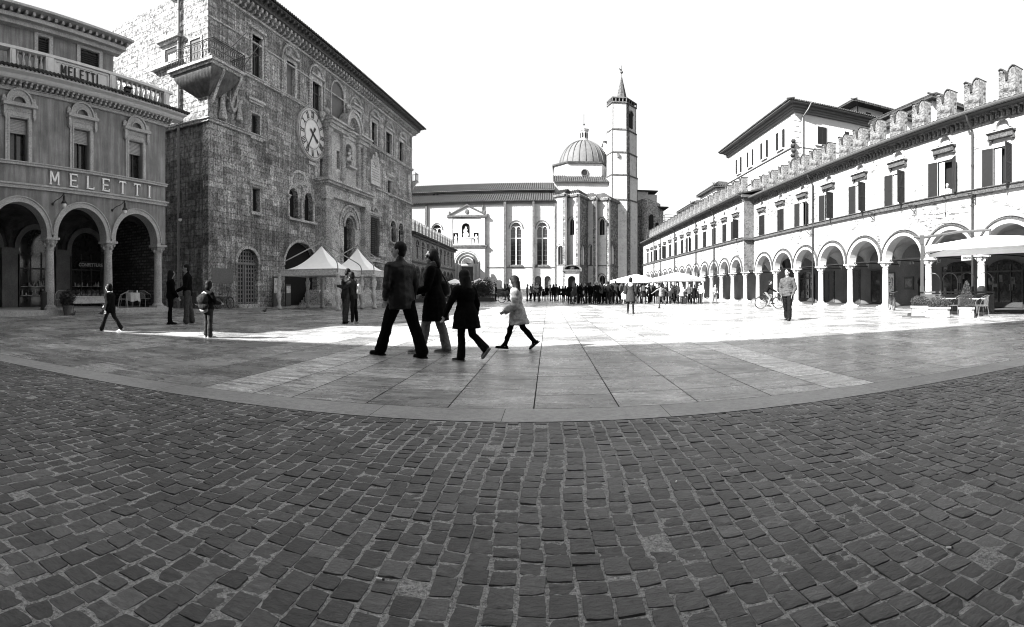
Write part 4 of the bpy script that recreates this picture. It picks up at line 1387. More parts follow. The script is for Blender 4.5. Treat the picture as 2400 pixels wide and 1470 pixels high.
M['merlon'] = patch_brick('merlon_brick', .125, .34, .15, cover=(.05, .4), lo=.12, grit=.5, dash=.8)
DR = 18.8
c0y = 44.6
fr, ar1 = arcade('arcaded_building', 'lower sunlit brick arcade with shuttered windows and swallow-tail merlons behind the parasol', DR,
    [c0y - 3.9 * k for k in range(11)], 45.9, 5.2, [43.0 - 3.9 * k + .0 for k in range(9)],
    ['closed', 'closed', 'ajar', 'half', 'half', 'half', 'ajar', 'half', 'closed'], 2.82, 9.62, .84, 18,
    merl=[20 / tan(az(p)) for p in (1771, 1791, 1813, 1836, 1861, 1884, 1911.7, 1943, 1982, 2017, 2058, 2106, 2160, 2218.7, 2285)] + [16.2, 14, 11.9, 9.8, 7.7])
ff, ar2 = arcade('arcaded_building', 'long distant run of the sunlit arcade with merlons, ending at the church', 17.8,
    [45.3 + 3.42 * k for k in range(15)], 96.0, 45.0, [46.9 + 3.42 * k for k in range(14)],
    ['half', 'closed', 'closed', 'closed', 'closed', 'ajar', 'closed', 'closed', 'closed', 'half', 'closed', 'ajar', 'closed', 'closed'], 2.82, 9.9, .9, 10,
    merl=[48.2 + 2.1 * k for k in range(23)])
# exposed brick flank of the distant run
m = MB(); m.prism([(-.01, 3.0), (1.4, 3.0), (1.4, 9.9), (-.01, 9.9)], -.04, -.0)
m.v = [(51.0 + .045 + p[1], p[0] - .005, p[2]) for p in m.v]
m.build('brick_flank', M['rawbrick'], ar2)
m = MB(); m.box(50.9, 51.35, -.1, 1.2, 5.8, 6.0); m.box(51.0, 51.3, -.3, 1.2, 9.75, 10.0); m.build('string_course', M['atrim'], ar2)
# downpipes
for (f_, rt, px, zt_) in ((fr, ar1, 1908, 9.7), (fr, ar1, 2283, 9.7)):
    x = f_.x(px); m = MB(); m.tube([(x, -.6, zt_), (x + .02, -.5, zt_ - .35), (x, -.12, zt_ - .8), (x, -.12, .0)], .06, 8)
    for z in (1.2, 3.2, 5.2, 7.2): m.tube([(x, -.12, z), (x, -.12, z + .08)], .085, 8)
    m.build('downpipe', M['iron'], rt)
for px in (1534, 1549, 1583, 1633, 1675.5):
    x = ff.x(px); m = MB(); m.tube([(x, -.6, 10), (x, -.12, 9.2), (x, -.12, .1)], .07, 6); m.build('downpipe', M['iron'], ar2)
# scrolled iron lantern brackets below the string course
for px, py in ((2050, 507), (2148, 492), (2287, 466), (1908 - 6, 545)):
    x, z = fr.x(px), fr.z(px, py)
    m = MB(); m.tube([(x, -.02, z + .25), (x, -.02, z - .3)], .025, 5); m.tube([(x, 0, z + .2), (x, -.62, z + .2)], .022, 5)
    m.tube([(x, -.05 - .2 + .16 * cos(t * .5) * (1 - t / 22), z + .0 + .16 * sin(t * .5) * (1 - t / 22)) for t in range(18)], .02, 5)
    m.tube([(x, -.05, z - .25), (x, -.25, z - .1), (x, -.55, z + .18)], .018, 5)
    m.build('iron_bracket', M['iron'], ar1)
# shopfronts inside the portico: doors, glass, posters, notice boards
def rear(f_, root, px0, px1, z0, z1, mat, name, d=4.45, y2=4.499):
    a, b = f_.x(px0, d), f_.x(px1, d)
    m = MB(); m.box(min(a, b), max(a, b), d, y2, z0, z1)
    return m.build(name, mat, root), (a + b) / 2, abs(b - a)
zr = lambda px, py: fr.z(px, py, 4.45)
M['poster'] = plain('poster_print', .35, .5, amt=.7, sc=5)
M['display'] = plain('shop_display', .06, .3, .5, amt=1.0, sc=4)
xsr = [45.9 - (c0y - 3.9 * k) for k in range(11)]
shop = [('glass', 0), ('door', 1), ('door', 2), ('poster', 3), ('arch', 4), ('glass', 5), ('glass', 6), ('glass', 7), ('arch', 8), ('glass', 9)]
for (kind, i) in shop:
    xa = xsr[i]; c = xa + 1.95
    if kind == 'glass':
        m = MB(); m.prism(archhole(c - 1.35, c + 1.35, .1, 2.2, 14, .5), 4.42, 4.498); s_ = m.build('shop_window', M['glass'], ar1)
        m = MB()
        for xx in (-1.38, -.5, .45, 1.3): m.box(c + xx, c + xx + .08, 4.36, 4.42, .1, 2.6)
        m.box(c - 1.38, c + 1.38, 4.35, 4.42, 2.15, 2.25); m.box(c - 1.38, c + 1.38, 4.35, 4.42, .1, .4)
        m.build('frame', M['darkwood'], s_)
        m = MB(); r3 = random.Random(i)
        for q in range(7): xx = c + r3.uniform(-1.1, 1.1); zz = r3.uniform(.5, 1.9); m.box(xx - r3.uniform(.06, .2), xx + .15, 4.38, 4.41, zz, zz + r3.uniform(.1, .5))
        m.build('display_goods', M['display'], s_)
    if kind == 'door':
        m = MB(); m.prism(rect(c - .8, c + .9, .1, 2.75), 4.4, 4.498, holes=[rect(c - .68, c + .78, .12, 2.65)]); s_ = m.build('door_frame', M['atrim'], ar1)
        m = MB(); m.box(c - .68, c + .03, 4.44, 4.49, .12, 2.65); m.box(c + .07, c + .78, 4.44, 4.49, .12, 2.65)
        for q in range(4): m.box(c - .6, c - .05, 4.42, 4.441, .3 + q * .6, .75 + q * .6); m.box(c + .15, c + .7, 4.42, 4.441, .3 + q * .6, .75 + q * .6)
        m.build('door', M['darkwood'], s_)
    if kind == 'poster':
        m = MB(); m.prism(rect(c - 1.6, c - .1, .15, 2.7), 4.42, 4.498, holes=[rect(c - 1.5, c - .2, .2, 2.6)]); s_ = m.build('shop_window', M['darkwood'], ar1)
        m = MB(); m.box(c - 1.5, c - .2, 4.47, 4.497, .2, 2.6); m.build('pane', M['glass'], s_)
        m = MB(); m.prism(rect(c + .25, c + 1.45, .95, 2.4), 4.42, 4.498, holes=[rect(c + .33, c + 1.37, 1.03, 2.32)]); s_ = m.build('poster_case', M['darkwood'], ar1)
        m = MB(); m.box(c + .331, c + 1.369, 4.46, 4.49, 1.031, 2.319); m.build('poster_sheet', M['poster'], s_)
        m = MB()
        for q in range(5): m.box(c + .5, c + .75 + .1 * (q % 3), 4.45, 4.459, 1.3 + q * .17, 1.36 + q * .17)
        m.tube([(c + .9, 4.455, 1.2), (c + 1.2, 4.455, 1.5), (c + 1.15, 4.455, 2.0)], .02, 4); m.build('printed_marks', M['darkletter'], s_)
    if kind == 'arch':
        m = MB(); m.prism(archhole(c + .15, c + 1.3, .1, 1.55, 14, .9), 4.44, 4.499); s_ = m.build('arched_doorway', M['void'], ar1)
        m = MB(); m.arcband(c + .725, 1.55, .575, .68, 4.4, 4.498, 14, ky=.9); m.build('door_surround', M['atrim'], s_)
        m = MB(); m.box(c - 1.35, c - .35, 4.42, 4.498, 1.15, 2.05); s_ = m.build('notice_board', M['darkwood'], ar1)
        m = MB(); m.box(c - 1.2, c - .5, 4.4, 4.419, 1.3, 1.9); m.build('notice_sheet', M['display'], s_)
# portico floor is one step up
m = MB(); m.box(0.2, 45.9 - 5.2, .55, 4.5, -.01, .06); m.build('portico_floor', M['atrim'], ar1)
# hanging shop sign and banner lettering in the near bays
sg = MB(); a = fr.x(2254, .9); b = fr.x(2281, .9); zz = fr.z(2268, 604, .9)
sg.box(min(a, b), max(a, b), .88, .92, zz - .14, zz + .14); so_ = sg.build('hanging_sign', plain('grey_sign_face', .3, .5), ar1)
text_mesh('®Birek', .2, .004, M['darkletter'], so_, 'lettering', ((a + b) / 2, .872, zz - .07), bold=.004)
a = fr.x(2192, 4.3); b = fr.x(2208, 4.3); text_mesh('127', .28, .004, M['poster'], ar1, 'window_number', ((a + b) / 2, 4.33, fr.z(2200, 612, 4.3) - .1))
a = fr.x(2135, 4.3); text_mesh('12 76', .26, .004, M['poster'], ar1, 'window_number', (a, 4.33, fr.z(2135, 616, 4.3) - .1))

# ------------------------------------------------------------------ houses behind the arcade
M['housewall'] = stone('house_stucco', .33, grit=.06, gsc=12, big=.06, bump=.1)
X0, Yh, Hh = 27.0, 52.6, 22.2
hs = empty('tall_house', (X0, Yh, 0), 0, 'tall stuccoed house with wide dark eaves and louvred shutters rising behind the merlons', 'house')
m = MB(); LX, LY = 19.5, 22
lw, rw = [], []
fl_ = Fac((X0, Yh), -PI / 2)     # left face: facade x axis toward the camera, origin at corner -> negative x runs away
fr_ = Fac((X0, Yh), 0)
left = [fl_.x(p) for p in (1732, 1759, 1792, 1830)]
right = [fr_.x(p) for p in (1926, 1998)]
m.box(0, LX, 0, LY, 0, Hh)
m.build('wall', M['housewall'], hs)
m = MB()
for z_ in (Hh - 4.75, Hh - 6.6, Hh - 8.9, Hh - 10.5): m.box(-.12, LX, -.03, LY, z_, z_ + .12)
m.build('string_course', M['atrim'], hs)
m = MB()
for k in range(18): m.box(-.05, .75 if k % 2 else .5, -.05, .5 if k % 2 else .8, Hh - 1.1 - k * .62, Hh - .62 - k * .62)
m.build('quoins', M['stucco'], hs)
m = MB(); e = 1.15
m.box(-.35, LX + .35, -.35, LY + .35, Hh - .55, Hh - .3); m.box(-.6, LX + .6, -.6, LY + .6, Hh - .3, Hh - .05); m.box(-.25, LX + .25, -.25, LY + .25, Hh - .8, Hh - .551)
m.build('eaves_moulding', plain('dark_eaves_paint', .08, .8), hs)
m = MB(); m.box(-e, LX + e, -e, LY + e, Hh - .04, Hh + .12); m.build('eaves', plain('eaves_boards', .06, .8), hs)
m = MB()
def hip(mb, x0, x1, y0, y1, z0, h, ins):
    mb.add([(x0, y0, z0), (x1, y0, z0), (x1, y1, z0), (x0, y1, z0), (x0 + ins, y0 + ins, z0 + h), (x1 - ins, y0 + ins, z0 + h), (x1 - ins, y1 - ins, z0 + h), (x0 + ins, y1 - ins, z0 + h)],
           [(0, 1, 5, 4), (1, 2, 6, 5), (2, 3, 7, 6), (3, 0, 4, 7), (4, 5, 6, 7), (0, 3, 2, 1)])
    x = x0
    while x < x1: mb.tube([(x, y0 - .05, z0 + .04), (x, y0 + .6, z0 + .04 + .6 * h / ins)], .09, 6); x += .3
    y = y0
    while y < y1: mb.tube([(x0 - .05, y, z0 + .04), (x0 + .6, y, z0 + .04 + .6 * h / ins)], .09, 6); y += .3
hip(m, -e - .1, LX + e + .1, -e - .1, LY + e + .1, Hh + .125, 2.6, 8)
m.build('roof', M['tile'], hs)
def hwin(parent, x, z0, z1, w_, face, st):
    """face 'L' (plane x=0) or 'F' (plane y=0)"""
    def put(mb, a, b, c, d, z0_, z1_):
        if face == 'F': mb.box(x + a, x + b, c, d, z0_, z1_)
        else: mb.box(c, d, x + a, x + b, z0_, z1_)
    m = MB(); put(m, -w_ / 2 - .15, w_ / 2 + .15, -.05, .02, z0 - .05, z1 + .18); put(m, -w_ / 2 - .35, w_ / 2 + .35, -.2, .02, z0 - .22, z0 - .05)
    wd = m.build('window', M['stucco'], parent)
    m = MB(); put(m, -w_ / 2, w_ / 2, -.07, -.05, z0, z1); m.build('pane', M['glass'] if st == 'open' else M['void'], wd)
    for s_ in (-1, 1):
        m = MB(); c_ = s_ * w_ * (.25 if st == 'closed' else .78); hw = w_ * .25
        put(m, c_ - hw, c_ - hw + .05, -.13, -.08, z0, z1); put(m, c_ + hw - .05, c_ + hw, -.13, -.08, z0, z1)
        for q in range(int((z1 - z0) / .09)): put(m, c_ - hw + .05, c_ + hw - .05, -.12, -.085, z0 + q * .09, z0 + q * .09 + .06)
        put(m, c_ - hw + .05, c_ + hw - .05, -.085, -.08, z0, z1)
        m.build('shutter', M['shutter'], wd)
    if st == 'open': m = MB(); put(m, -w_ * .45, -.04, -.09, -.071, z0, z1); put(m, .04, w_ * .45, -.091, -.072, z0, z1); m.build('curtain', M['white'], wd)
for x in left: hwin(hs, -x, Hh - 4.1, Hh - 1.95, 1.1, 'L', 'open')
for x, st in zip(right, ('closed', 'open')): hwin(hs, x, Hh - 4.0, Hh - 1.95, 1.15, 'F', st)
for x in left: hwin(hs, -x, Hh - 9.0, Hh - 7.2, 1.1, 'L', 'open')
m = MB(); m.tube([(1.5, -1.3, Hh + .2), (1.3, -.9, Hh - .5), (.95, -.15, Hh - 1.3), (.95, -.15, 0)], .08, 8); m.build('downpipe', plain('pipe_paint', .12), hs)
m = MB()
for k in range(5): m.ball((-.3 - .1 * (k % 2), -.3, Hh - 4.2 - k * .55), (.28, .3, .26), 8, 6)
m.build('loudspeaker_cluster', M['iron'], hs)
# turret house farther back
tx, ty, tz = 40.5, 60, CH + (HY - 246) * 72.4 / FL
ts = empty('turret_house', (tx, ty, 0), 0, 'small tiled turret room standing above and behind the tall stuccoed house', 'house')
m = MB(); m.box(0, 4.6, 0, 4, 20, tz); m.build('wall', M['housewall'], ts)
m = MB(); hip(m, -1.5, 6.1, -1.5, 5.5, tz, 1.35, 3.0); m.box(-1.5, 6.1, -1.5, 5.5, tz - .14, tz - .001); m.build('roof', M['tile'], ts)
m = MB(); m.tube([(-.9, -1.5, tz), (.1, -.15, tz - 1), (.1, -.15, tz - 3.5)], .09, 6); m.build('downpipe', M['iron'], ts)
m = MB(); m.box(1.6, 2.4, -.06, .02, tz - 2.2, tz - .7); m.box(2.9, 3.9, -.06, .02, tz - 2.2, tz - 1.0); m.build('window', M['shutter'], ts)
# lower tiled houses between the merlons
def lowhouse(pa, pb, py, Y, label, depth=9, over=.6, win=True, name='roof_house'):
    f_ = Fac((0, Y), 0); xa, xb = f_.x(pa), f_.x(pb); z_ = f_.z((pa + pb) / 2, py)
    h_ = empty(name, (xa, Y, 0), 0, label, 'house')
    m = MB(); m.box(0, xb - xa, 0, depth, 0, z_); m.build('wall', M['housewall'], h_)
    m = MB(); m.box(-over, xb - xa + over, -over, depth + over, z_ + .001, z_ + .18); m.build('eaves', M['darkwood'], h_)
    m = MB(); hip(m, -over, xb - xa + over, -over, depth + over, z_ + .19, 1.0, min(3, (xb - xa) / 2.2)); m.build('roof', M['tile'], h_)
    if win:
        m = MB(); m.box((xb - xa) * .3, (xb - xa) * .3 + .9, -.05, .02, z_ - 2.3, z_ - .7); m.box((xb - xa) * .6, (xb - xa) * .6 + .9, -.05, .02, z_ - 2.3, z_ - .7); m.build('window', M['shutter'], h_)
    return h_
lowhouse(2128, 2172, 290, 38, 'low tiled house seen between two brick merlons beyond the turret')
lowhouse(2186, 2262, 248, 36, 'tiled roofed house behind the tallest brick merlons near the picture edge')
lowhouse(1679, 1712, 441, 80, 'flat eaved house peeping over the distant arcade beside the tall stuccoed house')
lowhouse(1626, 1668, 483, 84, 'small tiled house peeping over the middle of the distant arcade')
# roof terrace frame
m = MB(); f_ = Fac((0, 90), 0); xa, xb = f_.x(1558), f_.x(1595); za, zb = f_.z(1575, 528), f_.z(1575, 504)
for x in (xa, xb):
    for y in (90, 93): m.tube([(x, y, za - 6), (x, y, zb)], .06, 5)
for z in ((za + zb) / 2, zb): m.tube([(xa, 90, z), (xb, 90, z), (xb, 93, z), (xa, 93, z)], .06, 5, closed=True)
m.box(xa, xb, 90, 93, za - 7, za - 5.9)
tag(m.build('roof_terrace_frame', M['iron']), 'thin metal terrace frame standing above the far end of the arcade', 'terrace frame')
# ------------------------------------------------------------------ low merlon-topped range on the shaded side, in front of the church
M['shadebrick'] = stone('shaded_brick_range', .22, .3, .09, .012, .5, amt=.3, grit=.45, gsc=5, big=.2, bsc=.4, bump=.6, streak=.4)
LXp = -17.0
fl2 = Fac((LXp, 63.0), PI / 2)
lr = empties(fl2, 'merloned_range', 'shaded low brick range with swallow-tail merlons between the palace and the church', 'building')
Lr = 30.0; zr_ = 8.3
arx = [1.5 + 3.0 * k for k in range(10)]
out = [(0, 3.0)]
for a in arx[:-1]: out += arc(a + 1.5, 3.0, 1.15, 8)
out += [(Lr, 3.0), (Lr, zr_), (0, zr_)]
wh = [rect(a + 1.1, a + 1.9, 5.3, 6.7) for a in arx[:-1]]
m = MB(); m.prism(out, 0, .45, holes=wh); m.build('wall', M['shadebrick'], lr)
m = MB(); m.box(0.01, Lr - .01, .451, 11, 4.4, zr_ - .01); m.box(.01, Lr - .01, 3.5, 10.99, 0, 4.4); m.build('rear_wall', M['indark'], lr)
for a in arx:
    m = MB(); m.lathe([(.24, 0), (.24, .2), (.19, .3), (.17, 2.6), (.3, 3.0)], (a, .22, 0), 10); m.build('column', M['atrim'], lr)
for a in arx[:-1]:
    m = MB(); m.box(a + 1.1, a + 1.9, .3, .34, 5.3, 6.7); w_ = m.build('window', M['void'], lr)
    m = MB(); m.arcband(a + 1.5, 7.1, .45, .62, -.1, .02, 10); m.box(a + .9, a + 2.1, -.14, .02, 6.85, 7.0); m.build('hood', M['atrim'], w_)
    m = MB(); m.arcband(a + 1.5, 3.0, 1.15, 1.35, -.06, .0, 12); m.build('arch_surround', M['atrim'], lr)
m = MB(); m.box(-.1, Lr, -.3, .02, zr_ - .3, zr_); m.box(-.1, Lr, -.14, .02, 4.7, 4.9); m.box(-.1, Lr, -.6, .5, zr_ + .002, zr_ + .15); m.build('cornice', M['atrim'], lr)
m = MB(); tile_roof(m, -.1, Lr, -.65, zr_ + .17, 1.2, zr_ + .6, pitch=.4, seg=4); m.build('roof', M['tile'], lr)
mm0 = None
for k in range(15):
    x = .9 + k * 2.0
    if mm0 is None:
        m = MB(); zb, zt = zr_ + .2, zr_ + 2.1
        m.prism([(-.5, zb), (.5, zb), (.5, zt), (.3, zt), (.05, zt - .5), (-.05, zt - .5), (-.3, zt), (-.5, zt)], .3, .85); mm0 = m.build('merlon', M['shadebrick'], lr); mm0.location = (x, 0, 0)
    else:
        c = mm0.copy(); COL.objects.link(c); c.location = (x, 0, 0)

# ------------------------------------------------------------------ church
YC = 95.0
fc = Fac((0, YC), 0)
ch = empty('church', (0, YC, 0), 0, 'large pale stone church with tall gothic windows, ribbed dome and slender polygonal bell tower', 'church')
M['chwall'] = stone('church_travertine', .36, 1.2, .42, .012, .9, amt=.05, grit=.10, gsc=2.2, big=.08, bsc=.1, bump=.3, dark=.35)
M['chdark'] = stone('church_brick_shaded', .12, .5, .2, .02, .45, amt=.35, grit=.75, gsc=2.2, big=.2, bsc=.2, bump=.8, dark=.5)
M['chtrim'] = stone('church_trim', .065, grit=.5, gsc=3, big=.2, bsc=.5, bump=.4)
M['dome'] = stone('dome_lead', .09, grit=.12, gsc=2, big=.12, bsc=.3, bump=.2)
cx_ = lambda px, d=0: fc.x(px, d)
cz_ = lambda px, py, d=0: fc.z(px, py, d)
xL_ = -35.0; xN = cx_(1301)
zE1 = cz_(1180, 474)                                  # aisle eave
zT = cz_(1180, 462, 3)
holes = []
gw_ = [(1197, 1221.5), (1259, 1283)]
for a, b in gw_:
    A, B = cx_(a), cx_(b); zt, z0 = cz_(1235, 521), cz_(1235, 621); r = (B - A) / 2
    holes.append([(A, z0)] + [(A, zt - r * 1.25)] + [(A + r - r * cos(t), zt - r * 1.25 + 1.25 * r * sin(t)) for t in (.4, .8, 1.2, 1.5708, 1.94, 2.34, 2.74)] + [(B, zt - r * 1.25), (B, z0)])
for a, b in ((1014, 1034),):
    A, B = cx_(a), cx_(b); zt = cz_(1024, 527); r = (B - A) / 2; holes.append(archhole(A, B, zt - 6.5, zt - r, 10))
nh = []
for a, b in ((1253, 1269), (1276, 1291)):
    A, B = cx_(a), cx_(b); zt = cz_(1270, 647); r = (B - A) / 2; nh.append(archhole(A, B, .8, zt - r, 10))
m = MB(); m.prism([(xL_, 0), (xN, 0), (xN, zE1), (xL_, zE1)], 0, .6, holes=holes + nh); m.box(xL_ + .01, xN - .01, .601, 14, 0, zE1 - .01)
m.build('nave_wall', M['chwall'], ch)
for h_ in holes:
    A, B = h_[0][0], h_[-1][0]; z0 = h_[0][1]; zt = max(p[1] for p in h_); c = (A + B) / 2; r = (B - A) / 2
    m = MB(); m.prism(h_, .5, .56); wd = m.build('gothic_window', M['glass'], ch)
    m = MB(); m.box(c - .09, c + .09, .25, .5, z0, zt - r * .9); m.box(A, B, .3, .5, z0 + (zt - z0) * .62, z0 + (zt - z0) * .62 + .16)
    m.arcband(c - r / 2, zt - r * 1.35, r / 2 - .1, r / 2, .25, .5, 8, ky=1.3); m.arcband(c + r / 2, zt - r * 1.35, r / 2 - .1, r / 2, .251, .5, 8, ky=1.3)
    m.ball((c, .4, zt - r * .75), (.12, .1, .12), 6, 4); m.build('tracery', M['chwall'], wd)
    m = MB()
    z = z0 + .8
    while z < zt - r: m.box(A, B, .46, .5, z, z + .05); z += .95
    m.build('glazing_bars', plain('lead_bars', .1), wd)
    m = MB(); m.arcband(c, zt - r * 1.25, r * 1.25, r * 1.36, -.12, .02, 14, ky=1.22); m.box(A - .3, B + .3, -.3, .05, z0 - .35, z0 - .05); m.build('hood_mould', M['chtrim'], wd)
for h_ in nh:
    m = MB(); m.prism(h_, .45, .5); m.build('tomb_niche', M['chtrim'], ch)
for pa, pb, pj in ((997, 1002, .35), (1129, 1133, .3), (1181, 1187, .7), (1248, 1253, .7), (1299.5, 1302.5, .4)):
    m = MB(); m.box(cx_(pa), cx_(pb), -pj, -.001, 0, zE1 - .05); m.build('buttress', M['chtrim'], ch)
m = MB(); zz = cz_(1180, 626); m.box(cx_(1142), xN, -.12, .001, zz - .12, zz); m.box(xL_, xN, -.3, .002, 0, 1.4); m.build('string_course', M['chtrim'], ch)
m = MB(); m.box(xL_, xN, -.35, .01, zE1 - .35, zE1 + .02); m.box(xL_, xN, -.5, .6, zE1 + .021, zE1 + .15); m.build('aisle_cornice', M['chtrim'], ch)
m = MB(); tile_roof(m, xL_, xN, -.7, zE1 + .2, 5, zT + 1.1, pitch=.42, amp=.12, th=.15, seg=5); m.build('aisle_roof', M['tile'], ch)
zC1 = cz_(1180, 447, 5)
m = MB(); m.box(xL_, xN, 5, 20, zE1, zC1)
m.build('clerestory', M['chwall'], ch)
for px in (1017.5, 1025.5, 1291):
    m = MB(); A = cx_(px - 2.2, 5); B = cx_(px + 2.2, 5); z0 = cz_(px, 466 if px < 1100 else 457, 5); z1 = cz_(px, 454 if px < 1100 else 445, 5)
    m.prism(archhole(A, B, z0, z1, 8) if px < 1100 else rect(A, B, z0, z1), 4.9, 4.99); m.build('small_window', M['void'], ch)
m = MB(); m.box(xL_, xN, 4.4, 4.99, zC1 - .3, zC1); m.build('upper_cornice', M['chtrim'], ch)
zRg = cz_(1180, 432, 9)
m = MB(); tile_roof(m, xL_, xN, 4.1, zC1 + .05, 11, zRg + .6, pitch=.42, amp=.12, th=.15, seg=5); m.build('nave_roof', M['tile'], ch)
# side portal
p0, p1 = cx_(1051, -1), cx_(1136, -1); pc = (p0 + p1) / 2
zP1 = cz_(1093, 578, -1); zP2 = cz_(1093, 508, -1); zP3 = cz_(1093, 484, -1)
por2 = MB()
rA = (cx_(1124, -1) - cx_(1063, -1)) / 2; zA = cz_(1093, 618, -1)
por2.prism([(p0, 0)] + archhole(pc - rA, pc + rA, 0, zA, 16) + [(p1, 0), (p1, zP1), (p0, zP1)], -1.0, -.001)
pt = por2.build('portal', M['chwall'], ch)
for k in range(5):
    m = MB(); rk = rA - .12 - k * .26; m.arcband(pc, zA, rk - .17, rk, -.95 + k * .17, -.6 + k * .17, 18); m.build('portal_arch_order', M['chtrim'] if k % 2 else M['chwall'], pt)
    m = MB()
    for s_ in (-1, 1): m.lathe([(.14, 0), (.1, .4), (.1, zA - .7), (.16, zA)], (pc + s_ * (rk - .09), -.85 + k * .17, 0), 8)
    m.build('jamb_shaft', M['chwall'], pt)
m = MB(); m.prism([(pc - 1.15, zA)] + arc(pc, zA, 1.15, 10)[1:-1] + [(pc + 1.15, zA)], -.2, -.1); m.build('tympanum', M['chtrim'], pt)
m = MB(); m.box(pc - 1.15, pc + 1.15, -.3, -.1, zA - .5, zA); m.build('lintel', M['chwall'], pt)
m = MB(); m.box(pc - 1.1, pc + 1.1, -.2, -.15, 0, zA - .5); m.build('portal_door', M['darkwood'], pt)
m = MB()
m.box(p0 - .4, p1 + .4, -1.35, -.001, zP1 + .001, zP1 + .3); m.box(p0 - .15, p1 + .15, -1.15, -.001, zP1 - .35, zP1)
m.box(p0 - .4, p1 + .4, -1.35, -.001, zP2, zP2 + .35); m.box(p0 - .1, p1 + .1, -1.1, -.001, zP2 - .25, zP2 - .001)
m.build('portal_cornice', M['chtrim'], pt)
m = MB()
n0, n1 = cx_(1081, -1), cx_(1100, -1); zn0, zn1 = cz_(1090, 556, -1), cz_(1090, 522, -1)
a0, a1, b0, b1 = cx_(1061, -1), cx_(1073, -1), cx_(1109, -1), cx_(1121, -1); zb0, zb1 = cz_(1093, 571, -1), cz_(1093, 545, -1)
m.prism(rect(p0 + .1, p1 - .1, zP1 + .3, zP2 - .25), -.9, -.0, holes=[archhole(n0, n1, zn0, zn1 - (n1 - n0) / 2, 12), rect(a0, a1, zb0, zb1), rect(b0, b1, zb0, zb1)])
ut = m.build('upper_tier', M['chwall'], pt)
m = MB(); m.box(p0 + .5, p1 - .5, -.12, -.05, zP1 + .3, zP2 - .3); m.build('niche_backing', M['void'], ut)
def statue(mb, x, y, z0, h):
    mb.lathe([(h * .17, 0), (h * .15, h * .3), (h * .11, h * .55), (h * .16, h * .74), (h * .07, h * .84)], (x, y, z0), 10)
    mb.ball((x, y, z0 + h * .91), (h * .07, h * .08, h * .1), 8, 6)
    mb.tube([(x - h * .15, y, z0 + h * .74), (x - h * .16, y - .1, z0 + h * .55), (x, y - h * .15, z0 + h * .55)], h * .04, 6)
for x, z, h_ in (((n0 + n1) / 2, zn0, 2.0), ((a0 + a1) / 2, zb0, 1.75), ((b0 + b1) / 2, zb0, 1.75)):
    m = MB(); statue(m, x, -.55, z, h_)
    if h_ > 1.9: m.ball((x, -.6, z + .5), (.55, .4, .55), 10, 6)
    m.build('niche_statue', M['white'], ut)
m = MB(); m.box(n0 - .5, n1 + .5, -1.2, -.9, zn0 - .2, zn0); m.box(n0 - .3, n1 + .3, -1.05, -.9, zP1 + .31, zn0 - .2); m.build('niche_sill', M['chwall'], ut)
for x in (p0 + .35, p1 - .35):
    m = MB(); m.box(x - .3, x + .3, -1.1, -.9, zP1 + .31, zP2 - .26); m.build('pilaster', M['chwall'], ut)
m = MB()
hx = (p1 - p0) / 2 + .1; m.prism([(pc - hx, zP2 + .36), (pc + hx, zP2 + .36), (pc, zP3 + .25)], -.7, -.01)
pd = m.build('pediment', M['chwall'], pt)
m = MB(); th_ = .28
for s_ in (-1, 1): m.prism([(pc + s_ * hx, zP2 + .36), (pc + s_ * (hx + .3), zP2 + .36), (pc, zP3 + .55), (pc, zP3 + .22)], -1.2, -.6 + s_ * .002)
m.ball((pc, -.8, zP2 + 1.0), (.4, .2, .5), 10, 6); statue(m, pc, -.6, zP3 + .5, 1.0); m.ball((p0 + .1, -.8, zP2 + .8), (.25, .25, .4), 8, 6); m.ball((p1 - .1, -.8, zP2 + .8), (.25, .25, .4), 8, 6)
m.build('raking_cornice', M['chtrim'], pd)
pt.scale = (1, .5, 1)
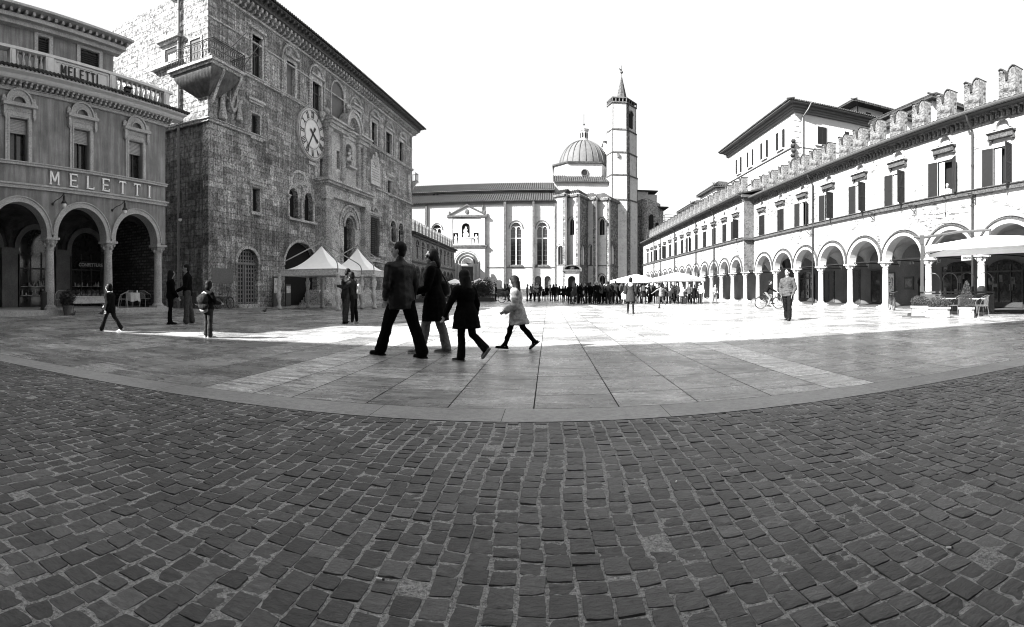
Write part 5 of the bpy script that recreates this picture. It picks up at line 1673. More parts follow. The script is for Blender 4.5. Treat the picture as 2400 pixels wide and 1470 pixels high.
# transept and choir: folded wall, pale faces towards the sun, brick flanks turned away darkened for shade
wallpts = [(1301, 0.0), (1325, -1.6), (1331, .4), (1355, -1.4), (1377.5, 3.2), (1396, 1.8), (1401.5, 3.6), (1427, 2.0), (1450, 6.5), (1466, 8.5), (1500, 12)]
P = [(cx_(p, d_), d_) for p, d_ in wallpts]
ztr = [cz_(p, 459 if i < 9 else 476, d_) for i, (p, d_) in enumerate(wallpts)]
zq = cz_(1370, 459, 0)
body = [(P[0][0] - .01, 14)] + P + [(P[-1][0] + 3, 30), (P[0][0], 30)]
m = MB()
for i in range(len(P) - 1):
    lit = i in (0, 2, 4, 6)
    (xa, ya), (xb, yb) = P[i], P[i + 1]
    L = sqrt((xb - xa) ** 2 + (yb - ya) ** 2); a_ = math.atan2(yb - ya, xb - xa)
    hh_ = zq if i < 8 else zq - 1.6
    hs_ = []; wins_ = []
    def hole_px(pa, pb, y0, y1, pointed=False):
        def onx(p):
            dx, dy = sin(az(p)), cos(az(p)); # ray vs segment line
            nx, ny = -sin(a_), cos(a_)
            r = (xa * nx + (ya + YC) * ny) / (dx * nx + dy * ny)
            return (r * dx - xa) * cos(a_) + (r * dy - YC - ya) * sin(a_), r
        A, r1 = onx(pa); B, r2 = onx(pb); r = (r1 + r2) / 2
        z0, z1 = CH + (HY - y1) * r / FL, CH + (HY - y0) * r / FL
        q = (B - A) / 2
        return archhole(A, B, z0, z1 - q * (1.2 if pointed else 1), 10, 1.2 if pointed else 1)
    spec = {0: [(1307, 1319, 575, 621)], 2: [(1333, 1346, 512, 551, True)], 3: [(1363, 1372, 575, 621)], 4: [(1380.5, 1387, 575, 621)], 6: [(1403, 1417, 513, 551, True), (1403, 1418.5, 645.5, 676)], 7: [(1431, 1442, 573, 619), (1430.5, 1441, 646, 676)], 8: [(1455, 1459, 536, 549), (1454, 1457, 579, 591), (1453, 1461, 627, 637)]}.get(i, [])
    hs_ = [hole_px(*s_) for s_ in spec]
    m2 = MB(); m2.prism([(0, 0), (L, 0), (L, hh_), (0, hh_)], 0, .5, holes=hs_)
    tr = Matrix.Translation((xa, ya, 0)) @ Matrix.Rotation(a_, 4, 'Z')
    m2.v = [tuple(tr @ Vector(p)) for p in m2.v]
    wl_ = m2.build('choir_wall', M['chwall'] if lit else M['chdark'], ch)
    for h_ in hs_:
        m2 = MB(); m2.prism(h_, .42, .46); A, B = h_[0][0], h_[-1][0]; zt = max(p[1] for p in h_); r = (B - A) / 2
        m2.v = [tuple(tr @ Vector(p)) for p in m2.v]; g_ = m2.build('choir_window', M['void'], ch)
        m2 = MB(); m2.arcband((A + B) / 2, zt - r, r * 1.2, r * 1.34, -.1, .02, 12, ky=1.1); m2.box((A + B) / 2 - .06, (A + B) / 2 + .06, .2, .3, h_[0][1], zt)
        m2.v = [tuple(tr @ Vector(p)) for p in m2.v]; m2.build('tracery', M['chtrim'], g_)
    m2 = MB(); m2.box(0, L, -.1, -.001, cz_(1370, 622, ya) - .15, cz_(1370, 622, ya)); m2.box(-.1, L + .1, -.4, .5, hh_ - .35, hh_ + .05); m2.v = [tuple(tr @ Vector(p)) for p in m2.v]; m2.build('string_course', M['chtrim'], ch)
m = MB(); ctr = (cx_(1375, 10), 12)
ap = [p for p in P[:9]]
vs = [(x - (ctr[0] - x) * .02, y - .5, zq + .05) for x, y in ap]; ws_ = [(ctr[0] + (x - ctr[0]) * .86, y + 4.5, zq + 1.7) for x, y in ap]
for i in range(len(ap) - 1):
    n_ = max(2, int(sqrt((ap[i + 1][0] - ap[i][0]) ** 2 + (ap[i + 1][1] - ap[i][1]) ** 2) / .45))
    for k in range(n_):
        t0, t1 = k / n_, (k + 1) / n_
        q = [Vector(vs[i]).lerp(Vector(vs[i + 1]), t0), Vector(vs[i]).lerp(Vector(vs[i + 1]), (t0 + t1) / 2) + Vector((0, 0, .22)), Vector(vs[i]).lerp(Vector(vs[i + 1]), t1)]
        q2 = [Vector(ws_[i]).lerp(Vector(ws_[i + 1]), t0), Vector(ws_[i]).lerp(Vector(ws_[i + 1]), (t0 + t1) / 2) + Vector((0, 0, .22)), Vector(ws_[i]).lerp(Vector(ws_[i + 1]), t1)]
        m.add([tuple(p) for p in q + q2], [(0, 1, 4, 3), (1, 2, 5, 4)])
m.build('choir_roof', M['tile'], ch)
# inner mass under the roof and upper block with its own tiled roof
m = MB(); m.plan([(P[0][0], 1.5)] + [(x, y + .6) for x, y in P[1:]] + [(P[-1][0], 30), (P[0][0], 30)], 0, zq - 1.7); 
xa, xb = cx_(1299.5, 8), cx_(1426, 8); zU = cz_(1360, 427, 8)
m.box(xa, xb, 8, 26, zq - 1.8, zU); m.build('upper_block', M['chwall'], ch)
m = MB(); zV = cz_(1360, 412, 10); tile_roof(m, xa - .3, xb + .3, 7.4, zU + .05, 11, zV + .25, pitch=.42, amp=.12, th=.2, seg=5); m.build('upper_block_roof', M['tile'], ch)
# octagonal drum and dome
dY = 17; da = cx_(1299, 12); db = cx_(1411, 12); dc = cx_(1368.5, dY); 
zd0, zd1 = cz_(1369, 412, 11) - .5, cz_(1369, 387, 12)
q1 = cx_(1330, 10.5); q2_ = cx_(1410, 10.5); q0 = cx_(1298.5, 13.5); q3 = cx_(1424, 14)
m = MB(); m.plan([(q0, 13.5), (q1, 10.5), (q2_, 10.5), (q3, 14), (q3, 24), (q0, 24)], zd0, zd1)
dr = m.build('drum', M['chwall'], ch)
m = MB(); m.plan([(q0 - .35, 13.2), (q1, 10.1), (q2_, 10.1), (q3 + .35, 13.7), (q3, 24), (q0, 24)], zd1 + .001, zd1 + .32); m.build('drum_cornice', M['tile'], dr)
ox, oz = cx_(1370.5, 10.4), cz_(1370.5, 405, 10.4)
m = MB(); disc(m, ox, oz, .55, 10.38, 10.49, 20); m.build('oculus', M['void'], dr)
m = MB(); m.tube([(ox + .68 * cos(2 * PI * k / 20), 10.4, oz + .68 * sin(2 * PI * k / 20)) for k in range(20)], .13, 6, closed=True); m.build('oculus_ring', M['chtrim'], dr)
rd = 58.5 / FL * sqrt(dc * dc + (YC + dY) ** 2); hd = (zd1 + 0); ztopd = cz_(1369, 331, dY)
prof = [(rd * cos(t), zd1 + .3 + (ztopd - zd1 - .3) * sin(t)) for t in [PI / 2 * k / 10 * .96 for k in range(11)]]
m = MB(); m.lathe(prof, (dc, dY, 0), 48); dm = smooth_by(m.build('dome', M['dome'], ch), 60)
m = MB()
for k in range(24):
    a_ = 2 * PI * k / 24
    m.tube([(dc + r * 1.004 * cos(a_), dY + r * 1.004 * sin(a_), z) for r, z in prof], .12, 5)
m.build('dome_ribs', plain('dome_rib_lead', .03, .6), dm)
lz0, lz1 = ztopd - .1, cz_(1369, 304, dY)
m = MB(); m.lathe([(.95, lz0), (.85, lz0 + .2), (.85, lz1 - .4), (1.0, lz1 - .35), (1.05, lz1 - .1), (1.15, lz1), (.4, lz1 + .35), (.12, lz1 + .8)], (dc, dY, 0), 8)
ln = m.build('lantern', M['chwall'], dm)
m = MB()
for k in range(8):
    a_ = PI / 8 + PI / 4 * k; m.box(-.18, .18, -.05, .05, lz1 - 1.9, lz1 - .7); 
m.v = []; m.f = []; m.m = []
for k in range(8):
    a_ = PI / 8 + PI / 4 * k; mb = MB(); mb.prism(archhole(-.18, .18, lz1 - 1.9, lz1 - .95, 6), -.84, -.76); 
    Rz = Matrix.Translation((dc, dY, 0)) @ Matrix.Rotation(a_, 4, 'Z'); m.add([tuple(Rz @ Vector(p)) for p in mb.v], mb.f)
m.build('lantern_window', M['void'], ln)
m = MB(); m.tube([(dc, dY, lz1 + .6), (dc, dY, cz_(1369, 268, dY))], .05, 5); m.ball((dc, dY, lz1 + 1.1), .22, 8, 6); m.build('finial', M['iron'], ln)
# bell tower: hexagonal shaft
def tower(name_px, ytop, Yd, ftr, label=None):
    pa, pb, pc_, pd_ = name_px
    y0 = Yd
    A = (cx_(pa, y0 + 2.6), y0 + 2.6); B = (cx_(pb, y0), y0); C_ = (cx_(pc_, y0), y0); D_ = (cx_(pd_, y0 + 3.0), y0 + 3.0)
    E_ = (C_[0] + .3, y0 + 6.0); F_ = (B[0] + .3, y0 + 6.0)
    return [A, B, C_, D_, E_, F_]
tp = tower((1424, 1436, 1468, 1490), 240, 6.5, None)
ztt = cz_(1452, 241, 6.5)
m = MB()
levels = [0, cz_(1452, 468, 6.5), cz_(1452, 410, 6.5), cz_(1452, 357, 6.5), cz_(1452, 303, 6.5), ztt]
cen = (sum(p[0] for p in tp) / 6, sum(p[1] for p in tp) / 6)
def scl(k): return [(cen[0] + (x - cen[0]) * k, cen[1] + (y - cen[1]) * k) for x, y in tp]
for i in range(5): m.plan(scl(1.12 - .03 * i), levels[i] + (.002 if i else 0), levels[i + 1])
tw = m.build('bell_tower', M['chwall'], ch)
# slender dark corner shafts added to outline the tower against the sky
m = MB()
for i in range(5):
    for x, y in scl(1.12 - .03 * i)[:4]: m.tube([(x, y, levels[i]), (x, y, levels[i + 1])], .09, 6)
m.build('outline_shaft', M['chtrim'], tw)
m = MB()
for i in range(5):
    s_ = scl(1.12 - .03 * i + .004); C_, D_ = s_[2], s_[3]
    def skin(t0, t1, off):
        p = (C_[0] + (D_[0] - C_[0]) * t0, C_[1] + (D_[1] - C_[1]) * t0); q = (C_[0] + (D_[0] - C_[0]) * t1, C_[1] + (D_[1] - C_[1]) * t1)
        m.plan([(p[0], p[1] - off), (q[0], q[1] - off), (q[0], q[1] + .3), (p[0], p[1] + .3)], levels[i] + .01, levels[i + 1] - .01)
    skin(.0, .3, .03)
m.build('quoin_strip', M['chdark'], tw)
m = MB()
for i in range(1, 5): m.plan(scl(1.2 - .03 * i), levels[i] - .12, levels[i] + .14)
m.plan(scl(1.08), ztt + .001, ztt + .25)
m.build('string_course', M['chtrim'], tw)
zpp = cz_(1452, 229, 6.5)
m = MB(); m.plan(scl(1.08), zpp - .1, zpp + .1)
s_ = scl(1.03)
for i in range(6):
    p, q = s_[i], s_[(i + 1) % 6]
    for k in range(4): t = k / 4; m.tube([(p[0] + (q[0] - p[0]) * t, p[1] + (q[1] - p[1]) * t, ztt + .2), (p[0] + (q[0] - p[0]) * t, p[1] + (q[1] - p[1]) * t, zpp - .05)], .13, 6)
m.build('parapet', M['chtrim'], tw)
zsp = cz_(1457, 180, 9.5)
cc_ = (cx_(1457, 9.5), 9.5)
m = MB(); r_ = 15 / FL * (YC + 9.5); m.lathe([(r_, ztt + .2), (r_ * 1.0, zpp), (.08, zsp)], (cc_[0], cc_[1], 0), 8, a0=PI / 8); m.build('spire', stone('spire_brick', .045, grit=.6, gsc=3, bump=.6), tw)
m = MB(); zb_ = cz_(1457, 169.5, 9.5); m.tube([(cc_[0], cc_[1], zsp - .3), (cc_[0], cc_[1], cz_(1457, 154, 9.5))], .06, 5); m.ball((cc_[0], cc_[1], zb_), .28, 8, 6)
zk = cz_(1457, 163, 9.5); m.ring([[(cc_[0] + dx, cc_[1] + s__, zk + dz) for dx, dz in ((.05, 0), (-.25, .05), (-.5, .3), (-.42, -.05), (-.2, -.25), (.05, -.2))] for s__ in (-.05, .05)])
m.build('weathercock', M['iron'], tw)
# bell opening on the right-hand face
s_ = scl(1.0); C_, D_ = s_[2], s_[3]; a_ = math.atan2(D_[1] - C_[1], D_[0] - C_[0]); Lf = sqrt((D_[0] - C_[0]) ** 2 + (D_[1] - C_[1]) ** 2)
tr = Matrix.Translation((C_[0], C_[1], 0)) @ Matrix.Rotation(a_, 4, 'Z')
m = MB(); zb0, zb1 = cz_(1476, 301, 8), cz_(1476, 263, 8); m.prism(archhole(Lf * .28, Lf * .28 + 1.25, zb0, zb1 - .62, 10), -.16, .02); m.v = [tuple(tr @ Vector(p)) for p in m.v]; m.build('bell_opening', M['void'], tw)
m = MB(); m.arcband(Lf * .28 + .625, zb1 - .62, .63, .85, -.26, -.1, 12); m.v = [tuple(tr @ Vector(p)) for p in m.v]; m.build('bell_opening_arch', M['chtrim'], tw)
m = MB(); za, zb = cz_(1449, 369, 6.2), cz_(1449, 360, 6.2); m.box(cx_(1446.5, 6.2), cx_(1451.5, 6.2), 6.0, 6.3, za, zb); m.build('slit_window', M['chdark'], tw)
# twin tower behind
m = MB(); t2 = [(cx_(1414, 22), 22), (cx_(1427, 22), 22), (cx_(1434, 24), 24), (cx_(1430, 27), 27), (cx_(1416, 27), 27)]
m.plan(t2, 15, cz_(1420, 335, 22)); m.box(cx_(1413.5, 22), cx_(1428, 22), 21.5, 27, cz_(1420, 329, 22) - .2, cz_(1420, 327, 22)); m.build('rear_tower', M['chwall'], ch)
# shaded east end
e1 = [(1497, 14), (1515, 11), (1531, 14.5), (1535, 14.5), (1548, 18), (1555, 19), (1557, 26)]
PE = [(cx_(p, d_), d_) for p, d_ in e1]
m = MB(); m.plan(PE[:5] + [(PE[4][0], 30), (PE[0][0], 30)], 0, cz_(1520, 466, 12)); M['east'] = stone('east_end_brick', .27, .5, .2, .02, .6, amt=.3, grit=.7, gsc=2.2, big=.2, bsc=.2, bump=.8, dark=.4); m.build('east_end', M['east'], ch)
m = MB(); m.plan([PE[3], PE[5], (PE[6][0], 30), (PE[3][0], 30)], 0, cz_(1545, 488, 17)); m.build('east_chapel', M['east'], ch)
m = MB(); m.box(cx_(1494, 16), cx_(1519, 16), 16, 26, 20, cz_(1505, 449, 16)); m.box(cx_(1518, 15.5), cx_(1540, 16), 16.2, 26, 20, cz_(1530, 456, 16)); m.build('east_gable', M['chwall'], ch)
m = MB(); m.box(cx_(1493, 16), cx_(1541, 16), 15.5, 26.4, cz_(1505, 449, 16) + .001, cz_(1505, 449, 16) + .25); m.box(PE[3][0], PE[5][0] + .5, 16, 28, cz_(1545, 488, 17) + .001, cz_(1545, 488, 17) + .25); m.build('east_roof', M['tile'], ch)
m = MB(); A, B = cx_(1522, 12.2), cx_(1529, 13.2); m.prism(archhole(A, B, cz_(1525, 537, 12.5), cz_(1525, 508, 12.5), 8), 12.0, 13.5); m.build('east_window', M['void'], ch)
m = MB(); A, B = cx_(1536, 15.2), cx_(1543, 15.2); m.prism(archhole(A, B, cz_(1540, 540, 15.2), cz_(1540, 526, 15.2), 8), 14.6, 16.0); m.build('east_window', M['void'], ch)
# door with curved pediment in the choir
m = MB(); dx0, dx1 = cx_(1331, -2), cx_(1349, -2); zt = cz_(1340, 647, -2); r = (dx1 - dx0) / 2
xo0, xo1 = cx_(1325, -2), cx_(1356, -2)
m.prism([(xo0, 0)] + archhole(dx0, dx1, 0, zt - r, 12) + [(xo1, 0), (xo1, zt + .8), (xo0, zt + .8)], -2.4, 2)
dd_ = m.build('choir_door', M['chwall'], ch)
m = MB(); m.box(dx0, dx1, -1.9, -1.8, 0, zt); m.build('door_leaf', M['void'], dd_)
m = MB(); px0, px1 = cx_(1318, -2), cx_(1363, -2); m.box(px0, px1, -2.8, 1.8, zt + .801, zt + 1.15); c = (px0 + px1) / 2; r = (px1 - px0) / 2
m.arcband(c, zt + 1.15, r - .35, r, -2.8, 1.7, 16, ky=.5); m.ball((c, -2.4, zt + 1.5), (.5, .2, .35), 8, 6)
m.build('door_pediment', M['chtrim'], dd_)
# ------------------------------------------------------------------ people
def remesh(mb, vox, name, mat, parent, sm=3, disp=0, dsc=8, fold=0):
    me = bpy.data.meshes.new('tmp'); me.from_pydata([tuple(p) for p in mb.v], [], mb.f); me.update()
    o = bpy.data.objects.new('tmp', me); COL.objects.link(o)
    r = o.modifiers.new('r', 'REMESH'); r.mode = 'VOXEL'; r.voxel_size = vox; r.use_smooth_shade = True
    if sm: s_ = o.modifiers.new('s', 'SMOOTH'); s_.factor = .5; s_.iterations = sm
    dg = bpy.context.evaluated_depsgraph_get()
    m2 = bpy.data.meshes.new_from_object(o.evaluated_get(dg))
    bpy.data.objects.remove(o); bpy.data.meshes.remove(me)
    if disp:
        nr = [v.normal.copy() for v in m2.vertices]
        for v, n_ in zip(m2.vertices, nr):
            c = v.co
            k = noise.noise(Vector((c.x * dsc, c.y * dsc, c.z * dsc * .8))) + .5 * noise.noise(Vector((c.x * dsc * 2.3, c.y * dsc * 2.3, c.z * dsc * 1.6 + 5)))
            if fold: k += fold * (1 - abs(noise.noise(Vector((c.x * 5 + c.z * 3, c.y * 5, c.z * 13)))) * 4)
            v.co = c + n_ * k * disp
    m2.polygons.foreach_set('use_smooth', [True] * len(m2.polygons))
    m2.materials.clear(); m2.materials.append(mat)
    m2.name = name
    ob = bpy.data.objects.new(name, m2); COL.objects.link(ob); ob.parent = parent
    return ob


def cap_(mb, p, q, r0, r1, n=10):
    mb.tube([p, q], [r0, r1], n); mb.ball(p, r0, n, 6); mb.ball(q, r1, n, 6)


def loft(mb, secs, n=14):
    """secs: (centre, rx, ry, right vector, forward vector)"""
    rings = []
    for c, rx, ry, rt, fw in secs:
        c = Vector(c)
        rings.append([tuple(c + rt * rx * cos(2 * PI * i / n) + fw * ry * sin(2 * PI * i / n)) for i in range(n)])
    mb.ring(rings)


class Body:
    def __init__(s, H=1.75, lean=0, hip_yaw=0, head=(0, 0), L=(0, 0, 3, 0), Rr=(0, 0, 3, 0), aL=(0, 8, 8, 0), aR=(0, 8, 8, 0), kid=0, build=1.0, sit=None):
        k = H / 1.75; s.k = k; s.H = H; s.kid = kid; s.bw = build
        hd = 1.08 + kid * .26                                # children have larger heads
        s.hk = k * hd
        lg = .245 * H * (1 - .06 * kid)
        X, Yv, Zv = Vector((1, 0, 0)), Vector((0, 1, 0)), Vector((0, 0, 1))
        s.hip = Vector((0, 0, 2 * lg + .04 * H))
        l = R(lean)
        s.up = Vector((0, sin(l), cos(l))); s.fw = Vector((0, cos(l), -sin(l))); s.rt = X
        def dr(sw, ab, side): sw, ab = R(sw), R(ab); return Vector((side * sin(ab), sin(sw) * cos(ab), -cos(sw) * cos(ab)))
        s.j = {}
        for nm, sd, q in (('L', -1, L), ('R', 1, Rr)):
            h = s.hip + X * sd * .052 * H
            kn = h + dr(q[0], q[2], sd) * lg
            an = kn + dr(q[0] - q[1], q[2] * .4, sd) * lg
            f_ = R(q[3]); td = Vector((sd * .12, cos(f_), -sin(f_))).normalized()
            s.j[nm] = (h, kn, an, td)
        shz = .30 * H * (1 + .0 * kid)
        s.neck = s.hip + s.up * shz
        for nm, sd, q in (('aL', -1, aL), ('aR', 1, aR)):
            sh = s.hip + s.up * (shz - .042 * H) + X * sd * .105 * H * build
            el = sh + dr(q[0], q[1], sd) * .17 * H
            wr = el + dr(q[0] + q[2], q[3], sd) * .145 * H
            hdv = (wr - el).normalized()
            s.j[nm] = (sh, el, wr, hdv)
        s.head = s.neck + s.up * .032 * H + Vector((0, .018 * H, 0)) + Zv * .066 * H * (1 + .1 * kid)
        s.hm = Matrix.Translation(s.head) @ Matrix.Rotation(R(head[0]), 4, 'Z') @ Matrix.Rotation(R(-head[1]), 4, 'X')
        if sit is None:
            low = min((a[2].z - .045 * H) if a[3].z > -.2 else (a[2].z - .02 * H + a[3].z * .13 * H) for a in (s.j['L'], s.j['R']))
            s.dz = -low
        else: s.dz = sit

    def P(s, v): return (v[0], v[1], v[2] + s.dz)

    def torso(s, mb, w=1.0, d=1.0, top=1.0, bottom=-.06, flare=None):
        H = s.H; b = s.bw
        pr = [(bottom, .088, .062), (0.0, .092, .067), (.06, .084, .062), (.12, .078, .057), (.18, .088, .064), (.23, .10, .066), (.265, .096, .058), (.29, .06, .045), (.305, .034, .034)]
        if s.kid: pr = [(z, x * (1 - .05 * s.kid), y * 1.08) for z, x, y in pr]
        secs = []
        for z, x, y in pr:
            if z > .31 * top: continue
            xx, yy = x * w * b * H, y * d * H
            if flare and z < .12: t = (.12 - z) / (.12 - bottom); xx *= 1 + flare * t; yy *= 1 + flare * 1.4 * t
            secs.append((s.P(s.hip + s.up * z * H), xx, yy, s.rt, s.fw))
        loft(mb, secs)

    def arms(s, mb, t=1.0, hand=False, cuff=1.0, which=('aL', 'aR')):
        H = s.H
        for nm in which:
            sh, el, wr, hv = s.j[nm]
            e2 = el.lerp(wr, cuff if cuff <= 1 else 1)
            cap_(mb, s.P(sh), s.P(el), .030 * H * t, .024 * H * t); cap_(mb, s.P(el), s.P(e2), .024 * H * t, (.016 if hand else .019) * H * t)

    def hands(s, mb):
        H = s.H; k = s.k
        for nm, sd in (('aL', -1), ('aR', 1)):
            sh, el, wr, hv = s.j[nm]
            side = Vector((0, 1, 0)) if abs(hv.y) < .8 else Vector((0, 0, 1))
            pal = (side - hv * side.dot(hv)).normalized(); nrm_ = hv.cross(pal) * -sd
            c = wr + hv * .05 * k
            rings = []
            for t, wv, th in ((0, .022, .016), (.03, .036, .016), (.075, .042, .014), (.095, .038, .011)):
                cc = wr + hv * t * k
                rings.append([tuple(s.P(cc + pal * wv * k * cos(2 * PI * i / 8) + nrm_ * th * k * sin(2 * PI * i / 8))) for i in range(8)])
            mb.ring(rings)
            for q, (o_, ln) in enumerate(((.030, .068), (.010, .078), (-.010, .073), (-.030, .057))):
                a = wr + hv * .09 * k + pal * o_ * k
                b = a + (hv * .9 + nrm_ * -.25).normalized() * ln * .5 * k; c2 = b + (hv * .6 + nrm_ * -.8).normalized() * ln * .5 * k
                cap_(mb, s.P(a), s.P(b), .0095 * k, .009 * k, 6); cap_(mb, s.P(b), s.P(c2), .009 * k, .0075 * k, 6)
            a = wr + hv * .03 * k + pal * .036 * k; b = a + (hv * .6 + pal * .7).normalized() * .035 * k; c2 = b + (hv * .9 + pal * .1).normalized() * .03 * k
            cap_(mb, s.P(a), s.P(b), .012 * k, .010 * k, 6); cap_(mb, s.P(b), s.P(c2), .010 * k, .008 * k, 6)

    def legs(s, mb, t=1.0, cut=1.0, flare=1.0, bulk=1.0):
        H = s.H
        for nm in ('L', 'R'):
            h, kn, an, td = s.j[nm]
            cap_(mb, s.P(h), s.P(kn), .048 * H * t, .033 * H * t * bulk)
            e = kn.lerp(an, cut)
            mid = kn.lerp(an, .3) + Vector((0, -.008 * H, 0))
            cap_(mb, s.P(kn), s.P(mid), .033 * H * t * bulk, .032 * H * t * bulk); cap_(mb, s.P(mid), s.P(e), .032 * H * t * bulk, .022 * H * t * flare)

    def headshape(s, mb):
        k = s.hk; mb.M = Matrix.Translation((0, 0, s.dz)) @ s.hm
        mb.ball((0, -.008 * k, .02 * k), (.074 * k, .094 * k, .098 * k), 14, 10)
        mb.ball((0, .03 * k, -.045 * k), (.055 * k, .058 * k, .062 * k), 12, 8)
        mb.ball((0, .052 * k, -.085 * k), (.026 * k, .024 * k, .022 * k), 8, 6)
        mb.tube([(0, .082 * k, .02 * k), (0, .108 * k, -.018 * k), (0, .085 * k, -.03 * k)], [.009 * k, .015 * k, .012 * k], 6)
        mb.ball((0, .082 * k, .03 * k), (.05 * k, .014 * k, .012 * k), 8, 5)
        mb.ball((0, .083 * k, -.052 * k), (.024 * k, .012 * k, .006 * k), 8, 5); mb.ball((0, .081 * k, -.062 * k), (.02 * k, .012 * k, .006 * k), 8, 5)
        for sd in (-1, 1): mb.ball((sd * .076 * k, -.002 * k, -.005 * k), (.01 * k, .02 * k, .03 * k), 8, 6)
        mb.M = None

    def body(s, mb):
        s.torso(mb, .86, .86); s.arms(mb, .85, hand=True); s.hands(mb); s.legs(mb, .85)
        for nm in ('L', 'R'):
            h, kn, an, td = s.j[nm]; k = s.H
            cap_(mb, s.P(an + Vector((0, 0, -.02 * k))), s.P(an + td * .085 * k + Vector((0, 0, -.026 * k))), .022 * k, .014 * k)
        cap_(mb, s.P(s.neck - s.up * .03 * s.H), s.P(s.head - Vector((0, .0, .05 * s.hk))), .036 * s.H, .033 * s.H)
        s.headshape(mb)

    def shoes(s, parent, mat, vox, big=1.0, sole=None, boot=0):
        for nm in ('L', 'R'):
            h, kn, an, td = s.j[nm]; k = s.H; m = MB()
            up_ = Vector((1, 0, 0)).cross(td).normalized()
            hl = an - up_ * .022 * k - td * .028 * k; ml = an - up_ * .026 * k + td * .04 * k; to = an - up_ * .03 * k + td * .108 * k * big
            cap_(m, s.P(hl), s.P(ml), .021 * k * big, .022 * k * big, 8); cap_(m, s.P(ml), s.P(to), .022 * k * big, .015 * k * big, 8)
            cap_(m, s.P(an + up_ * .03 * k * (1 + boot * 4)), s.P(ml), .024 * k * big, .022 * k * big, 8)
            o = remesh(m, vox, 'shoe', mat, parent, 2)
            m = MB(); rt = td.cross(up_)
            pts = []
            for t, w_ in ((-.05, .014), (-.04, .021), (.0, .021), (.05, .023), (.09, .022), (.12, .012)): pts.append((t, w_))
            low = [s.P(an - up_ * .0465 * k + td * t * k * big + rt * w_ * k * big) for t, w_ in pts] + [s.P(an - up_ * .0465 * k + td * t * k * big - rt * w_ * k * big) for t, w_ in reversed(pts)]
            hi = [s.P(Vector(p) - Vector((0, 0, s.dz)) + up_ * .013 * k) for p in low]
            m.ring([low, hi]); m.build('sole', sole or mat, o)

    def hair(s, parent, mat, vox, style='short', L=.25):
        k = s.hk; m = MB(); m.M = Matrix.Translation((0, 0, s.dz)) @ s.hm
        m.ball((0, -.02 * k, .036 * k), (.084 * k, .096 * k, .094 * k), 14, 10)
        if style != 'short': m.ball((0, -.014 * k, .0 * k), (.092 * k, .088 * k, .11 * k), 14, 10)
        m.ball((0, -.04 * k, -.02 * k), (.074 * k, .062 * k, .085 * k), 12, 8)
        if style == 'long':
            m.M = None
            hd = Matrix.Translation((0, 0, s.dz)) @ s.hm
            p0 = hd @ Vector((0, -.035 * k, .0)); rt = (hd.to_3x3() @ Vector((1, 0, 0))); fw = (hd.to_3x3() @ Vector((0, 1, 0)))
            secs = []
            for t, w_, d_, bk in ((0, .092, .085, .0), (.25, .104, .082, .006), (.5, .118, .074, .025), (.75, .124, .06, .042), (1, .118, .036, .05)):
                secs.append((p0 + Vector((0, 0, -1)) * L * t - Vector((fw.x, fw.y, 0)) * bk * k, w_ * k, d_ * k, Vector((rt.x, rt.y, 0)).normalized(), Vector((fw.x, fw.y, 0)).normalized()))
            loft(m, secs)
            for q in range(9):
                a = (q - 4) * .25; e = p0 + rt * sin(a) * .1 * k - fw * (.05 * k + .02 * cos(a)) + Vector((0, 0, -L * (1.0 + .08 * (q % 3))))
                cap_(m, tuple(p0 + rt * sin(a) * .075 * k - fw * .03 * k), tuple(e), .022 * k, .012 * k, 6)
        if style == 'bob':
            m.ball((0, -.03 * k, -.04 * k), (.09 * k, .085 * k, .085 * k), 12, 8)
        return remesh(m, vox, 'hair', mat, parent, 2, disp=.004 * k, dsc=30)


SK = plain('skin', .22, .6, .3, amt=.08, sc=12)
C_ = {}
def cloth(v):
    key = round(v, 3)
    if key not in C_:
        m = NT('cloth_tone_%03d' % int(key * 1000))
        g_ = m.noise(22, 6, .7, lo=.35, hi=.65, a=key * .6, b=key * 1.35)
        m.bump(g_, .45, .01)
        C_[key] = m.out(g_, .95, .04)
    return C_[key]
LEA = plain('black_leather', .004, .5, .22, amt=.4, sc=8, bump=.6)
HAIRD = plain('dark_hair', .003, .6, .12, amt=.5, sc=40)
HAIRM = plain('brown_hair', .007, .6, .12, amt=.6, sc=50)
HAIRL = plain('fair_hair', .16, .5, .4, amt=.4, sc=50)
HAIRG = plain('grey_hair', .3, .6, .3, amt=.3, sc=40)


